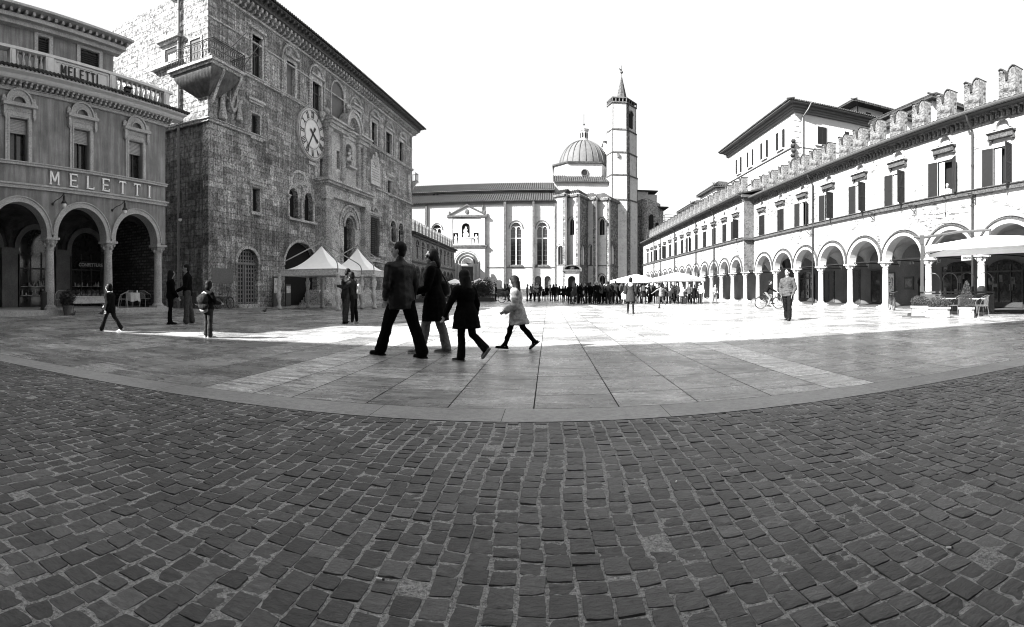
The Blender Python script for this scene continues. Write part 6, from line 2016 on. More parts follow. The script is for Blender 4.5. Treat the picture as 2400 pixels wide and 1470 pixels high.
def person(px, r, heading, label, pose, top='jacket', tv=.02, bv=.02, shoe=.02, sole=None, hair=('short', .0, HAIRD), vox=.012, twt=1.13, hem=-.06, flare=0, legt=1.14, legf=1.25, cut=.97, z=0, group=None, folds=.006, extra=None, sleeves=1.22, leather=False, name='person', cuff=.96, skirt=None, pos=None):
    """heading: degrees clockwise from the viewing direction (0 walks straight away, -90 walks to the picture's left)"""
    a = az(px)
    X, Y = (r * sin(a), r * cos(a)) if pos is None else pos
    root = empty(name, (X, Y, z), -(a + R(heading)), label, 'person', group)
    b = Body(**pose)
    m = MB(); b.body(m); remesh(m, vox * .7, 'body', SK, root, 2)
    m = MB(); b.legs(m, legt, cut, legf, 1.05); b.torso(m, 1.04, 1.04, .35, -.07)
    remesh(m, vox, 'trousers', cloth(bv), root, 2, disp=folds * .8, dsc=9, fold=.4)
    m = MB(); b.torso(m, twt, twt * 1.02, 1.0, hem, flare); b.arms(m, sleeves, cuff=cuff)
    cap_(m, b.P(b.neck - b.up * .01 * b.H), b.P(b.neck + b.up * .03 * b.H), .044 * b.H, .034 * b.H)
    sh1, sh2 = b.j['aL'][0], b.j['aR'][0]
    cap_(m, b.P(b.neck - b.up * .02 * b.H), b.P(sh1), .036 * b.H, .031 * b.H * sleeves / 1.1); cap_(m, b.P(b.neck - b.up * .02 * b.H), b.P(sh2), .036 * b.H, .031 * b.H * sleeves / 1.1)
    remesh(m, vox, top, LEA if leather else cloth(tv), root, 2, disp=folds, dsc=8, fold=.5)
    b.shoes(root, cloth(shoe), max(.008, vox * .8), 1.05, cloth(sole) if sole else None)
    b.hair(root, hair[2], vox, hair[0], hair[1])
    if extra: extra(b, root)
    return root, b


def face(b, root, glasses=False):
    k = b.hk; Mx = Matrix.Translation((0, 0, b.dz)) @ b.hm
    if glasses:
        m = MB(); m.M = Mx
        for sd in (-1, 1):
            m.ball((sd * .034 * k, .088 * k, .008 * k), (.03 * k, .012 * k, .026 * k), 12, 8); m.tube([(sd * .06 * k, .08 * k, .012 * k), (sd * .08 * k, -.0 * k, .01 * k)], .003, 5)
        m.tube([(-.01 * k, .1 * k, .012 * k), (.01 * k, .1 * k, .012 * k)], .003, 5)
        m.build('sunglasses', M['glass'], root, True)
    else:
        for sd in (-1, 1):
            m = MB(); m.M = Mx; m.ball((sd * .032 * k, .085 * k, .008 * k), (.012 * k, .008 * k, .008 * k), 8, 6); m.build('eye', M['darkletter'], root, True)
    m = MB(); m.M = Mx; m.ball((0, .093 * k, -.057 * k), (.016 * k, .003 * k, .003 * k), 8, 5); m.build('mouth', M['trim'] if glasses else M['darkletter'], root, True)


def bag(root, c, s_, mat, name='handbag', strap=None):
    m = MB(); x, y, z = c
    rings = []
    for t, w_ in ((-1, .72), (-.8, .95), (-.2, 1.0), (.5, .9), (.9, .7), (1, .45)):
        rings.append([(x + s_[0] * w_ * cos(2 * PI * i / 14) * (1 + .05 * sin(5 * i)), y + s_[1] * w_ * sin(2 * PI * i / 14), z + s_[2] * t) for i in range(14)])
    m.ring(rings); o = m.build(name, mat, root, True)
    if strap:
        m = MB(); m.tube(strap, .012, 6); m.build('strap', mat, o, True)
    return o


# --- the four walking across in the middle
def ex(b, root): bag(root, (-.0, 0, 0), (.001, .001, .001), LEA) if False else None
person(941, 8.28, -40, 'tall man in black leather jacket and black trousers striding away with his back turned', dict(H=1.89, lean=3, L=(25, 4, 4, 0), Rr=(-19, 5, 4, 4), aL=(-4, 15, 42, -22), aR=(-3, 12, 18, -4), head=(34, -2), build=1.12),
       tv=.004, bv=.004, shoe=.006, hem=-.10, vox=.012, legt=1.42, legf=1.7, sleeves=1.38, folds=.008, leather=True, hair=('short', 0, HAIRM), extra=None, twt=1.3)
def ex(b, root):
    face(b, root, True)
    bag(root, (.235, -.06, b.hip.z + b.dz + .17), (.09, .17, .14), LEA, 'handbag', [(.15, .12, b.hip.z + b.dz + .22), (.13, .06, b.neck.z + b.dz - .05), (.12, -.06, b.neck.z + b.dz - .04), (.16, -.2, b.hip.z + b.dz + .22)])
    m = MB()
    for q in range(3): m.tube([(.085 * cos(t * .5), .03 + .085 * sin(t * .5), b.neck.z + b.dz + .0 + q * .03 + .008 * sin(t * 2)) for t in range(13)], .028, 8, closed=True)
    m.tube([(-.05, .11, b.neck.z + b.dz), (-.06, .17, b.neck.z + b.dz - .16), (-.05, .17, b.neck.z + b.dz - .32)], [.04, .045, .03], 8)
    remesh(m, .012, 'scarf', cloth(.10), root, 1, .004, 20)
person(1019, 8.75, -78, 'smiling woman in long black coat with sunglasses, dark handbag and pale trousers', dict(H=1.77, lean=2, L=(17, 6, 3, 0), Rr=(-9, 6, 3, 2), aL=(12, 8, 60, -10), aR=(2, 14, 65, -5), head=(30, 3), build=1.1),
       top='long_coat', tv=.004, bv=.17, shoe=.12, sole=.4, hem=-.215, flare=.62, sleeves=1.45, vox=.012, hair=('long', .2, HAIRM), extra=ex, legt=1.32, legf=1.6, folds=.006)
person(1092, 7.80, -44, 'girl in short black coat with long dark hair seen from behind, one heel lifted', dict(H=1.37, lean=3, L=(2, 3, 3, 0), Rr=(-8, 46, 4, 44), aL=(14, 24, 8, 12), aR=(-12, 12, 20, 0), head=(5, 4), kid=.5, build=1.12),
       top='short_coat', tv=.004, bv=.007, shoe=.02, sole=.2, hem=-.165, flare=.5, sleeves=1.5, vox=.012, hair=('long', .30, HAIRM), legt=1.22, legf=1.8, twt=1.22)
person(1213, 9.28, -84, 'girl in pale jacket and black leggings striding beside the sunlit pavement edge', dict(H=1.33, lean=5, L=(23, 6, 3, -4), Rr=(-17, 24, 3, 40), aL=(-2, 8, 62, 0), aR=(-6, 10, 62, -8), head=(3, 20), kid=.5, build=1.1),
       top='pale_jacket', tv=.36, bv=.004, shoe=.008, hem=-.17, flare=.6, sleeves=2.1, vox=.012, hair=('long', .27, HAIRM), legt=1.1, legf=1.25, folds=.014)

# --- embracing couple by the tents
person(811, 16.75, 62, 'man in shiny black leather jacket embracing a woman in front of the white tents', dict(H=1.76, lean=4, L=(3, 4, 3, 0), Rr=(-3, 4, 3, 0), aL=(35, 4, 60, -25), aR=(35, 4, 60, -25), head=(0, 20)),
       tv=.006, bv=.035, shoe=.006, leather=True, vox=.016, hem=-.09, legt=1.3, legf=1.5, sleeves=1.5, twt=1.25)
def ex(b, root): bag(root, (.0, -.17, b.hip.z + b.dz + .22), (.12, .07, .17), cloth(.3), 'shoulder_bag')
person(829, 16.7, -70, 'woman with pale shoulder bag and white shoes leaning into the leather jacket man', dict(H=1.66, lean=6, L=(2, 3, 3, 0), Rr=(-2, 5, 3, 0), aL=(55, 2, 50, -15), aR=(55, 2, 50, -15), head=(0, 10)),
       top='jacket', tv=.022, bv=.008, shoe=.5, vox=.016, hair=('bob', 0, HAIRD), extra=ex, legt=1.15, legf=1.3, sleeves=1.5)
# --- left pair and children
person(400, 16.3, 80, 'slim woman all in black with long dark hair facing the man in the dark sweater', dict(H=1.70, lean=0, L=(2, 2, 2, 0), Rr=(-3, 3, 2, 0), aL=(10, 6, 20, -5), aR=(10, 6, 25, -5)),
       top='jacket', tv=.004, bv=.005, shoe=.006, vox=.018, hair=('long', .25, HAIRD), legt=1.15, twt=1.2, sleeves=1.4)
def ex(b, root):
    face(b, root)
    m = MB(); m.tube([(.05 * cos(t * .6), .02 + .055 * sin(t * .6), b.neck.z + b.dz + .045) for t in range(11)], .016, 6, closed=True); m.build('shirt_collar', M['white'], root, True)
    m = MB(); z_ = b.hip.z + b.dz; m.box(.2, .26, -.26, -.02, z_ - .36, z_ + .0); m.tube([(.23, -.2, z_), (.23, -.14, z_ + .1), (.23, -.08, z_)], .008, 5); m.build('carrier_bag', cloth(.05), root)
    m = MB(); m.tube([(.26, -.30 + .13 * cos(t * .42), z_ - .28 + .13 * sin(t * .42)) for t in range(15)], .012, 6, closed=True); m.build('white_hoop', M['white'], root, True)
person(440, 16.35, -85, 'tall man in dark sweater over a white collar, with grey trousers and a carrier bag', dict(H=1.88, lean=1, L=(4, 3, 3, 0), Rr=(-6, 4, 3, 0), aL=(12, 6, 50, -12), aR=(-4, 8, 12, 0), head=(0, 8)),
       top='sweater', tv=.005, bv=.06, shoe=.25, sole=.5, vox=.018, hair=('short', 0, HAIRD), extra=ex, legt=1.4, legf=1.7, folds=.01, twt=1.22, sleeves=1.4)
def ex(b, root):
    z_ = b.hip.z + b.dz
    m = MB(); m.ball((.0, -.13, z_ + .06), (.19, .09, .1), 12, 8); m.ball((0, -.15, z_ + .2), (.17, .12, .13), 12, 8); m.ball((0, -.12, z_ + .29), (.14, .07, .06), 10, 6); remesh(m, .016, 'puffy_hood', cloth(.02), root, 2, .008, 14)
    m = MB(); m.tube([(-.1, -.1, z_ + .33), (0, -.12, z_ + .36), (.1, -.1, z_ + .33)], .018, 6); m.build('pale_trim', M['white'], root, True)
    m = MB(); m.ball((-.02, -.1, z_ - .03), (.16, .07, .07), 10, 6); m.build('tied_sweater', cloth(.22), root, True)
person(488, 11.7, 58, 'child with bobbed hair in dark puffy jacket and jeans standing with hands in front', dict(H=1.28, lean=0, L=(2, 2, 3, 0), Rr=(0, 2, 3, 0), aL=(18, 16, 65, -18), aR=(18, 16, 65, -18), head=(8, 5), kid=.7),
       tv=.008, bv=.03, shoe=.45, sole=.6, vox=.015, hair=('bob', 0, HAIRM), extra=ex, twt=1.3, sleeves=1.6, folds=.009, legt=1.35, legf=1.8, hem=-.04)
person(258, 13.35, -62, 'small child in dark hooded jacket and white trainers walking past the cafe steps', dict(H=1.27, lean=2, L=(22, 4, 3, 0), Rr=(-20, 16, 3, 18), aL=(-14, 12, 30, 0), aR=(20, 14, 40, 0), head=(0, 8), kid=.7),
       tv=.006, bv=.02, shoe=.5, sole=.6, vox=.015, hair=('bob', 0, HAIRD), twt=1.5, sleeves=1.9, legt=1.25, legf=1.7, hem=-.10, extra=lambda b, root: MB().tube([(.06 * cos(t * .6), .0 + .06 * sin(t * .6), b.neck.z + b.dz + .03) for t in range(11)], .014, 6, closed=True).build('white_collar', M['white'], root, True))
# --- sunny side
def ex(b, root): face(b, root)
person(1846, 18.4, 196, 'man in pale patterned jacket and dark jeans walking towards the camera, hands in pockets', dict(H=1.85, lean=1, L=(16, 6, 1, -5), Rr=(-12, 10, 1, 12), aL=(-8, 16, 38, -16), aR=(-8, 16, 38, -16), head=(-8, 3)),
       top='patterned_jacket', tv=.05, bv=.006, shoe=.02, vox=.016, extra=ex, twt=1.25, sleeves=1.45, folds=.016, legt=1.38, legf=1.6)
def ex(b, root):
    z_ = b.hip.z + b.dz
    m = MB(); m.box(-.42, -.22, -.05, .03, z_ - .22, z_ + .06); m.tube([(-.38, 0, z_ + .06), (-.32, 0, z_ + .2), (-.26, 0, z_ + .06)], .008, 5); m.build('white_bag', M['white'], root)
    bag(root, (-.24, -.02, z_ + .2), (.1, .09, .18), cloth(.02), 'dark_bag'); m = MB(); m.ball((0, -.1, b.neck.z + b.dz - .06), (.11, .06, .09), 10, 7); m.build('pale_hood', M['white'], root, True)
person(1478, 24.2, 4, 'dark haired woman in grey skirted coat carrying a square white bag towards the crowd', dict(H=1.70, lean=1, L=(14, 4, 5, 0), Rr=(-12, 8, 5, 10), aL=(4, 14, 12, 0), aR=(0, 14, 30, 0)),
       top='skirted_coat', tv=.025, bv=.012, shoe=.03, vox=.02, hem=-.2, flare=.5, hair=('bob', 0, HAIRD), extra=ex, legt=.95)
person(1549, 31.5, -30, 'child in striped pale top hopping on one leg with arms spread', dict(H=1.45, lean=0, L=(5, 5, 2, 20), Rr=(-10, 70, 6, 40), aL=(10, 60, 20, 50), aR=(10, 65, 20, 55), kid=.4),
       top='striped_top', tv=.14, bv=.04, shoe=.01, vox=.022, hair=('short', 0, HAIRM), folds=.015)
person(1643, 43.0, 20, 'woman in white top and dark trousers standing before the first distant arcade columns', dict(H=1.72, L=(8, 3, 3, 0), Rr=(-8, 6, 3, 0), aL=(-5, 18, 60, 0), aR=(5, 16, 30, 0)),
       top='white_top', tv=.6, bv=.03, shoe=.02, vox=.026, hair=('short', 0, HAIRM))
person(1676, 43.0, 150, 'slim person in grey top and jeans walking out from between the arcade columns', dict(H=1.6, L=(10, 5, 2, 0), Rr=(-10, 12, 2, 15), aL=(5, 10, 60, -20), aR=(10, 8, 60, -20)),
       top='grey_top', tv=.18, bv=.08, shoe=.03, vox=.026, hair=('short', 0, HAIRM))
person(1162, 54, 90, 'man in black suit standing alone beside the easel sign before the church', dict(H=1.75, L=(3, 2, 3, 0), Rr=(-3, 2, 3, 0)), tv=.004, bv=.004, vox=.03)
# elderly resident leaning out of the window
zw = fr.z(2222, 456)
wx_, wr_ = fr.xr(2222, -.05)
a = az(2222); rt_, bb_ = person(2222, 10, 190, 'white haired resident in pale clothes leaning on the sill of the open upper window', dict(H=1.6, lean=22, aL=(40, 10, 40, -20), aR=(40, 10, 60, -20), head=(10, 5)),
       top='pale_blouse', tv=.5, bv=.1, vox=.02, hair=('short', 0, HAIRG), pos=((wr_ + .2) * sin(a), (wr_ + .2) * cos(a)), z=zw - 1.02, extra=lambda b, root: face(b, root))

# ------------------------------------------------------------------ bicycles
def bicycle(px, r, heading, label, basket=True, pos=None, lean=0, H=.34, z=0, tone=None):
    a = az(px); X, Y = (r * sin(a), r * cos(a)) if pos is None else pos
    root = empty('bicycle', (X, Y, z), -(a + R(heading)), label, 'bicycle', 'bicycles in the square')
    root.rotation_euler[0] = 0; root.rotation_euler[1] = R(lean)
    fm_ = tone or M['iron']
    for y, nm in ((-.52, 'wheel'), (.54, 'wheel')):
        m = MB(); m.tube([(0, y + H * cos(t * PI / 12), H + H * sin(t * PI / 12)) for t in range(24)], .028, 6, closed=True); w_ = m.build('wheel', M['darkletter'], root, True)
        m = MB(); m.tube([(0, y + (H - .025) * cos(t * PI / 12), H + (H - .025) * sin(t * PI / 12)) for t in range(24)], .009, 5, closed=True)
        for t in range(14): a_ = t * 2 * PI / 14; m.tube([(0, y, H), (0, y + (H - .02) * cos(a_), H + (H - .02) * sin(a_))], .0035, 3)
        m.tube([(-.03, y, H), (.03, y, H)], .025, 8); m.build('spokes', M['steel'], w_)
    bb = (0, -.08, .3); se = (0, -.22, .78); hd_ = (0, .36, .82)
    m = MB(); m.tube([bb, se], .016, 6); m.tube([bb, (0, .38, .72)], .018, 6); m.tube([(0, -.16, .58), (0, .37, .78)], .014, 6)
    for s_ in (-.05, .05): m.tube([(0, -.19, .66), (s_, -.52, H)], .009, 5); m.tube([bb, (s_, -.52, H)], .009, 5); m.tube([(0, .39, .7), (s_, .54, H)], .012, 5)
    m.tube([(0, .39, .7), (0, .34, .95)], .014, 6); m.build('frame', fm_, root, True)
    m = MB(); m.tube([(-.28, .2, 1.02), (-.2, .34, 1.0), (0, .35, .96), (.2, .34, 1.0), (.28, .2, 1.02)], .012, 6); m.build('handlebar', M['steel'], root, True)
    m = MB(); m.ball((0, -.24, .86), (.07, .13, .035), 10, 6); m.build('saddle', M['darkwood'], root, True)
    m = MB(); m.tube([(.05 * cos(t), -.08 + .09 * cos(t * PI / 6), .3 + .09 * sin(t * PI / 6)) for t in range(12)], .008, 4, closed=True); m.tube([(.06, -.08, .3), (.06, .02, .17)], .01, 5); m.tube([(-.06, -.08, .3), (-.06, -.18, .43)], .01, 5)
    m.box(.03, .13, -.02, .06, .15, .17); m.box(-.13, -.03, -.22, -.14, .43, .45); m.build('crankset', M['steel'], root)
    for y in (-.52, .54):
        m = MB(); m.tube([(0, y + (H + .04) * cos(t * PI / 10), H + (H + .04) * sin(t * PI / 10)) for t in range(1, 10)], .014, 5); m.build('mudguard', fm_, root, True)
    if basket: m = MB(); m.tube([(-.06, -.3, .72), (-.06, -.75, .72), (.06, -.75, .72), (.06, -.3, .72)], .008, 5); m.tube([(0, -.7, .72), (0, -.52, H)], .007, 4); m.build('carrier', M['iron'], root)
    return root
bicycle(1803, 31.0, 84, 'bicycle being ridden across the sunny pavement')
def rider(px, r, heading, label, tv, bv, H=1.74):
    p_, b = person(px, r, heading, label, dict(H=H, lean=28, L=(68, 62, 5, 10), Rr=(42, 60, 5, 10), aL=(48, 8, 12, 5), aR=(48, 8, 12, 5), head=(0, -14), sit=.0),
           tv=tv, bv=bv, vox=.022, hair=('short', 0, HAIRM), extra=lambda b, root: face(b, root), shoe=.03)
    # seat the pelvis on the saddle
    p_.location.z = .93 - b.hip.z
    v = Vector((0, -.24, 0)); rot = Matrix.Rotation(p_.rotation_euler[2], 3, 'Z'); p_.location = p_.location + rot @ v
    return p_
rider(1803, 31.0, 84, 'cyclist in dark top and pale trousers riding past the arcade columns', .006, .12)
bicycle(1190, 46.0, -80, 'distant bicycle ridden in front of the church wall')
rider(1190, 46.0, -80, 'distant cyclist in dark clothes riding in front of the church wall', .02, .06)
# against the palace
q = Matrix.Translation((fp.O[0], fp.O[1], 0)) @ Matrix.Rotation(PHL, 4, 'Z')
def against(px, d, label, lean=8):
    x = Xp(px, -d); w_ = q @ Vector((x, -d, 0)); b_ = bicycle(px, 30, 0, label, pos=(w_.x, w_.y)); b_.rotation_euler = (0, 0, PHL - PI / 2 + 0.0); b_.rotation_euler[1] = R(-lean); return b_
against(527, .42, 'dark bicycle leaning on the palace wall next to the latticed gate')
against(730, .5, 'bicycle parked in front of the great dark arch behind the tent')
bicycle(2090, 28.5, 168, 'city bicycle with a small white plate parked beside an arcade column')

# ------------------------------------------------------------------ crowd in front of the church
protos = []
def proto(pose, hair, top, hem=-.07, flare=0, b_extra=None):
    root, b = person(1285, 5, 0, 'x', pose, top=top, hem=hem, flare=flare, vox=.034, hair=hair, folds=.008, extra=b_extra, tv=.02, bv=.02)
    for k in list(root.children):
        if k.name.startswith('shoe'):
            for c in list(k.children): bpy.data.objects.remove(c)
    return root
def pbag(b, root): bag(root, (.22, .0, b.hip.z + b.dz + .02), (.08, .14, .15), M['white'], 'bag')
def ppack(b, root): bag(root, (0, -.2, b.hip.z + b.dz + .33), (.16, .1, .22), cloth(.04), 'backpack')
protos.append(proto(dict(H=1.74, L=(3, 2, 4, 0), Rr=(-3, 2, 4, 0)), ('short', 0, HAIRD), 'jacket'))
protos.append(proto(dict(H=1.66, L=(5, 6, 2, 0), Rr=(-5, 3, 2, 0), aL=(10, 8, 70, -20), aR=(10, 8, 50, -10)), ('long', .2, HAIRM), 'coat', -.16, .3))
protos.append(proto(dict(H=1.72, lean=3, L=(12, 4, 3, 0), Rr=(-12, 10, 3, 12), aL=(-15, 10, 20, 0), aR=(18, 10, 30, 0)), ('short', 0, HAIRM), 'jacket', b_extra=pbag))
protos.append(proto(dict(H=1.78, L=(2, 2, 6, 0), Rr=(0, 2, 6, 0), aL=(8, 25, 60, -30), aR=(8, 25, 60, -30)), ('short', 0, HAIRG), 'jacket'))
protos.append(proto(dict(H=1.62, L=(3, 2, 3, 0), Rr=(-2, 6, 3, 0), aR=(60, 10, 60, 0)), ('bob', 0, HAIRD), 'coat', -.2, .2, ppack))
protos.append(proto(dict(H=1.25, kid=.6, L=(6, 5, 3, 0), Rr=(-6, 5, 3, 0)), ('bob', 0, HAIRM), 'jacket'))
rc_ = random.Random(11)
tones = [('black', .003), ('black', .005), ('black', .004), ('charcoal', .008), ('dark grey', .016), ('grey', .05), ('pale', .09), ('white', .28)]
places = []
x = 1236
while x < 1336: places.append((x + rc_.uniform(-1, 1), rc_.uniform(50, 56))); x += rc_.choice((5.5, 7.5, 8.5))
x = 1334
while x < 1640: places.append((x + rc_.uniform(-2, 2), rc_.uniform(41.5, 43.5))); x += rc_.uniform(6.2, 9.6)
x = 1338
while x < 1630: places.append((x + rc_.uniform(-2, 2), rc_.uniform(46, 49.5))); x += rc_.uniform(8, 12)
x = 1345
while x < 1470: places.append((x + rc_.uniform(-2, 2), rc_.uniform(53, 58))); x += rc_.uniform(8, 12)
places.sort()
ORD = ['first', 'second', 'third', 'fourth', 'fifth', 'sixth', 'seventh', 'eighth', 'ninth', 'tenth', 'eleventh', 'twelfth']
def ordw(n):
    tens = ['', '', 'twenty', 'thirty', 'forty', 'fifty', 'sixty', 'seventy', 'eighty', 'ninety']
    ones = ORD + ['thirteenth', 'fourteenth', 'fifteenth', 'sixteenth', 'seventeenth', 'eighteenth', 'nineteenth']
    if n < 20: return ones[n - 1]
    if n % 10 == 0: return {'twenty': 'twentieth', 'thirty': 'thirtieth', 'forty': 'fortieth', 'fifty': 'fiftieth', 'sixty': 'sixtieth', 'seventy': 'seventieth', 'eighty': 'eightieth', 'ninety': 'ninetieth'}[tens[n // 10]]
    return tens[n // 10] + ' ' + ORD[n % 10 - 1]
for i, (px, r) in enumerate(places):
    p = protos[i % 6] if i < 6 else protos[rc_.choice((0, 0, 1, 1, 2, 3, 4, 5))]
    tn, tv_ = rc_.choice(tones); bn, bv_ = rc_.choice(tones[:6])
    o = p if i < 6 and p is protos[i] else copy_tree(p)
    a = az(px); o.location = (r * sin(a), r * cos(a), 0)
    o.rotation_euler = (0, 0, -a - R(rc_.choice((0, 10, -20, 35, -50, 90, -100, 170))))
    s_ = rc_.uniform(.94, 1.06); o.scale = (s_, s_, s_)
    o['label'] = 'person in %s top, %s trousers, %s across the crowd' % (tn, bn, ordw(i + 1))
    o['group'] = 'people crowding in front of the church'
    for k in o.children:
        nm = k.name.split('.')[0]
        mt = {'jacket': cloth(tv_), 'coat': cloth(tv_), 'trousers': cloth(bv_), 'hair': rc_.choice((HAIRD, HAIRD, HAIRM, HAIRG))}.get(nm)
        if mt: k.material_slots[0].link = 'OBJECT'; k.material_slots[0].material = mt
# ------------------------------------------------------------------ peaked market tents
M['tube'] = plain('tent_tube', .22, .4, .5)
M['wrap'] = plain('gathered_canvas', .45, .8, .1, amt=.4, sc=12, bump=.5)
def tent(c, hs, ztop, zE, label):
    cx, cy = c
    root = empty('market_tent', (cx, cy, 0), 0, label, 'tent', 'white peaked market tents')
    n = 12; V_, F_ = [], []
    for j in range(n + 1):
        t = j / n
        k = (1 - t)                                     # scale of the square ring
        z = zE + (ztop - zE) * (t ** 1.9)
        for q in range(4):
            for i in range(8):
                u_ = i / 8 * 2 - 1
                x, y = {0: (u_, -1), 1: (1, u_), 2: (-u_, 1), 3: (-1, -u_)}[q]
                sag = .10 * (1 - abs(u_)) * k * (t > 0) * 0
                V_.append((x * hs * k + 0, y * hs * k, z - sag))
    for j in range(n):
        for i in range(32): F_.append((j * 32 + i, j * 32 + (i + 1) % 32, (j + 1) * 32 + (i + 1) % 32, (j + 1) * 32 + i))
    m = MB(); m.add(V_, F_)
    m.add([(p[0], p[1], p[2] - .012) for p in V_], F_)
    smooth_by(m.build('canopy', M['canvas'], root), 40)
    m = MB()
    for q in range(4):
        a = [(-hs, -hs), (hs, -hs), (hs, hs), (-hs, hs)][q]; b = [(hs, -hs), (hs, hs), (-hs, hs), (-hs, -hs)][q]
        dx, dy = (b[0] - a[0]), (b[1] - a[1]); L = sqrt(dx * dx + dy * dy); nx, ny = dy / L * .02, -dx / L * .02
        rings = []
        for i in range(13):
            t = i / 12; x, y = a[0] + dx * t, a[1] + dy * t; w_ = .03 * sin(t * PI * 6)
            rings.append([(x + nx, y + ny, zE + .03), (x + nx + nx * w_ * 20, y + ny + ny * w_ * 20, zE - .34), (x + nx * .3, y + ny * .3, zE - .34), (x + nx * .2, y + ny * .2, zE + .03)])
        m.ring(rings)
    m.build('valance', M['wrap'], root)
    m = MB()
    for q in range(4):
        a = [(-hs, -hs), (hs, -hs), (hs, hs), (-hs, hs)][q]; b = [(hs, -hs), (hs, hs), (-hs, hs), (-hs, -hs)][q]
        m.tube([(a[0], a[1], zE - .02), (b[0], b[1], zE - .02)], .025, 6)
    m.build('eave_rail', M['tube'], root)
    for sx in (-1, 1):
        for sy in (-1, 1):
            x, y = sx * (hs + .06), sy * (hs + .06)
            m = MB(); m.tube([(x, y, 0), (x, y, zE + .1), (x * .97, y * .97, zE + .3), (x * .9, y * .9, zE + .45), (.0, .0, ztop + .22)], .032, 8); m.build('pole', M['tube'], root, True)
            m = MB(); pr_ = [(.05, 0), (.15, .02), (.13, .12), (.07, .3), (.13, .55), (.16, .75), (.09, .95), (.07, 1.0), (.12, 1.2), (.14, 1.45), (.07, 1.65), (.15, 1.8), (.05, 1.86)]
            n_ = 14; rings = []
            for r_, z_ in pr_: rings.append([(x + r_ * (1 + .22 * sin(4 * PI * i / n_ * 1.5 + z_ * 5)) * cos(2 * PI * i / n_), y + r_ * (1 + .22 * cos(4 * PI * i / n_ + z_ * 4)) * sin(2 * PI * i / n_), z_ * (zE - .2) / 1.86) for i in range(n_)])
            m.ring(rings); m.build('gathered_curtain', M['wrap'], root, True)
    return root
tent((-12.6, 27.0), 1.72, 3.62, 2.22, 'nearer white peaked tent with curtains tied to its poles, before the dark arch')
tent((-11.75, 30.55), 1.62, 3.72, 2.25, 'white peaked tent behind its twin, beside the palace portal steps')

# ------------------------------------------------------------------ big flat parasols over the market
def parasol(px, r, wpx, zrim, zap, label, group='market parasols', sq=True):
    a = az(px); root = empty('parasol', (r * sin(a), r * cos(a), 0), -a, label, 'parasol', group)
    h = wpx / 2 / FL * r; n = 8; m = MB(); rings = []
    for t in (0, .33, .66, 1): rings.append([(h * (1 - t * .98) * cos(2 * PI * i / n + PI / 8) * 1.08, h * (1 - t * .98) * sin(2 * PI * i / n + PI / 8) * 1.08, zrim + (zap - zrim) * t) for i in range(n)])
    m.ring(rings, cap=False); m.ring([[(p[0], p[1], p[2] - .015) for p in r_] for r_ in rings], cap=False)
    m.ring([[(p[0], p[1], p[2] - d_) for p in rings[0]] for d_ in (.2, 0)], cap=False); m.build('canopy', M['canvas'], root)
    m = MB(); m.tube([(0, 0, 0), (0, 0, zap)], .035, 8); m.build('pole', M['steel'], root); m = MB()
    for i in range(n): m.tube([(0, 0, zap - .3), rings[0][i]], .012, 4)
    m.build('rib', M['steel'], root); m = MB(); m.box(-.35, .35, -.35, .35, 0, .08); m.build('base', M['iron'], root)
    return root
parasol(1491, 47.5, 118, 1.98, 2.58, 'wide white parasol over the crowd with a black haired woman before it')
parasol(1588, 45.5, 128, 2.08, 2.68, 'wide white parasol over the crowd nearest the arcade columns')
parasol(1066, 60, 50, 1.95, 2.45, 'small white cafe parasol partly hidden behind the woman in the long coat', 'cafe parasols near the church portal')
parasol(1124, 58, 50, 1.95, 2.45, 'small white cafe parasol beside the church portal, behind the girl in black', 'cafe parasols near the church portal')
# ------------------------------------------------------------------ foliage
def leaf_mat(n, v): return plain(n, v, .5, .4, amt=.7, sc=9)
M['leaf'] = leaf_mat('dark_leaves', .035); M['leaf2'] = leaf_mat('box_leaves', .03)
def foliage(name, parent, shape, n, size, mat, seed=1):
    r_ = random.Random(seed); m = MB()
    for k in range(n):
        p = Vector(shape(r_)); d_ = Vector((r_.gauss(0, 1), r_.gauss(0, 1), r_.gauss(0, 1))).normalized(); u_ = d_.orthogonal().normalized(); w_ = d_.cross(u_); s_ = size * r_.uniform(.6, 1.4)
        m.add([tuple(p - u_ * s_), tuple(p + w_ * s_ * .45 + d_ * s_ * .15), tuple(p + u_ * s_), tuple(p - w_ * s_ * .45 + d_ * s_ * .15)], [(0, 1, 2, 3)])
    return m.build(name, mat, parent)
def ell(cx, cy, cz, rx, ry, rz, lump=.2):
    def f(r_):
        d_ = Vector((r_.gauss(0, 1), r_.gauss(0, 1), r_.gauss(0, 1))).normalized(); k = (r_.random() ** .35) * (1 + lump * noise.noise(d_ * 2.2 + Vector((cx, cy, cz))))
        return (cx + d_.x * rx * k, cy + d_.y * ry * k, cz + d_.z * rz * k)
    return f
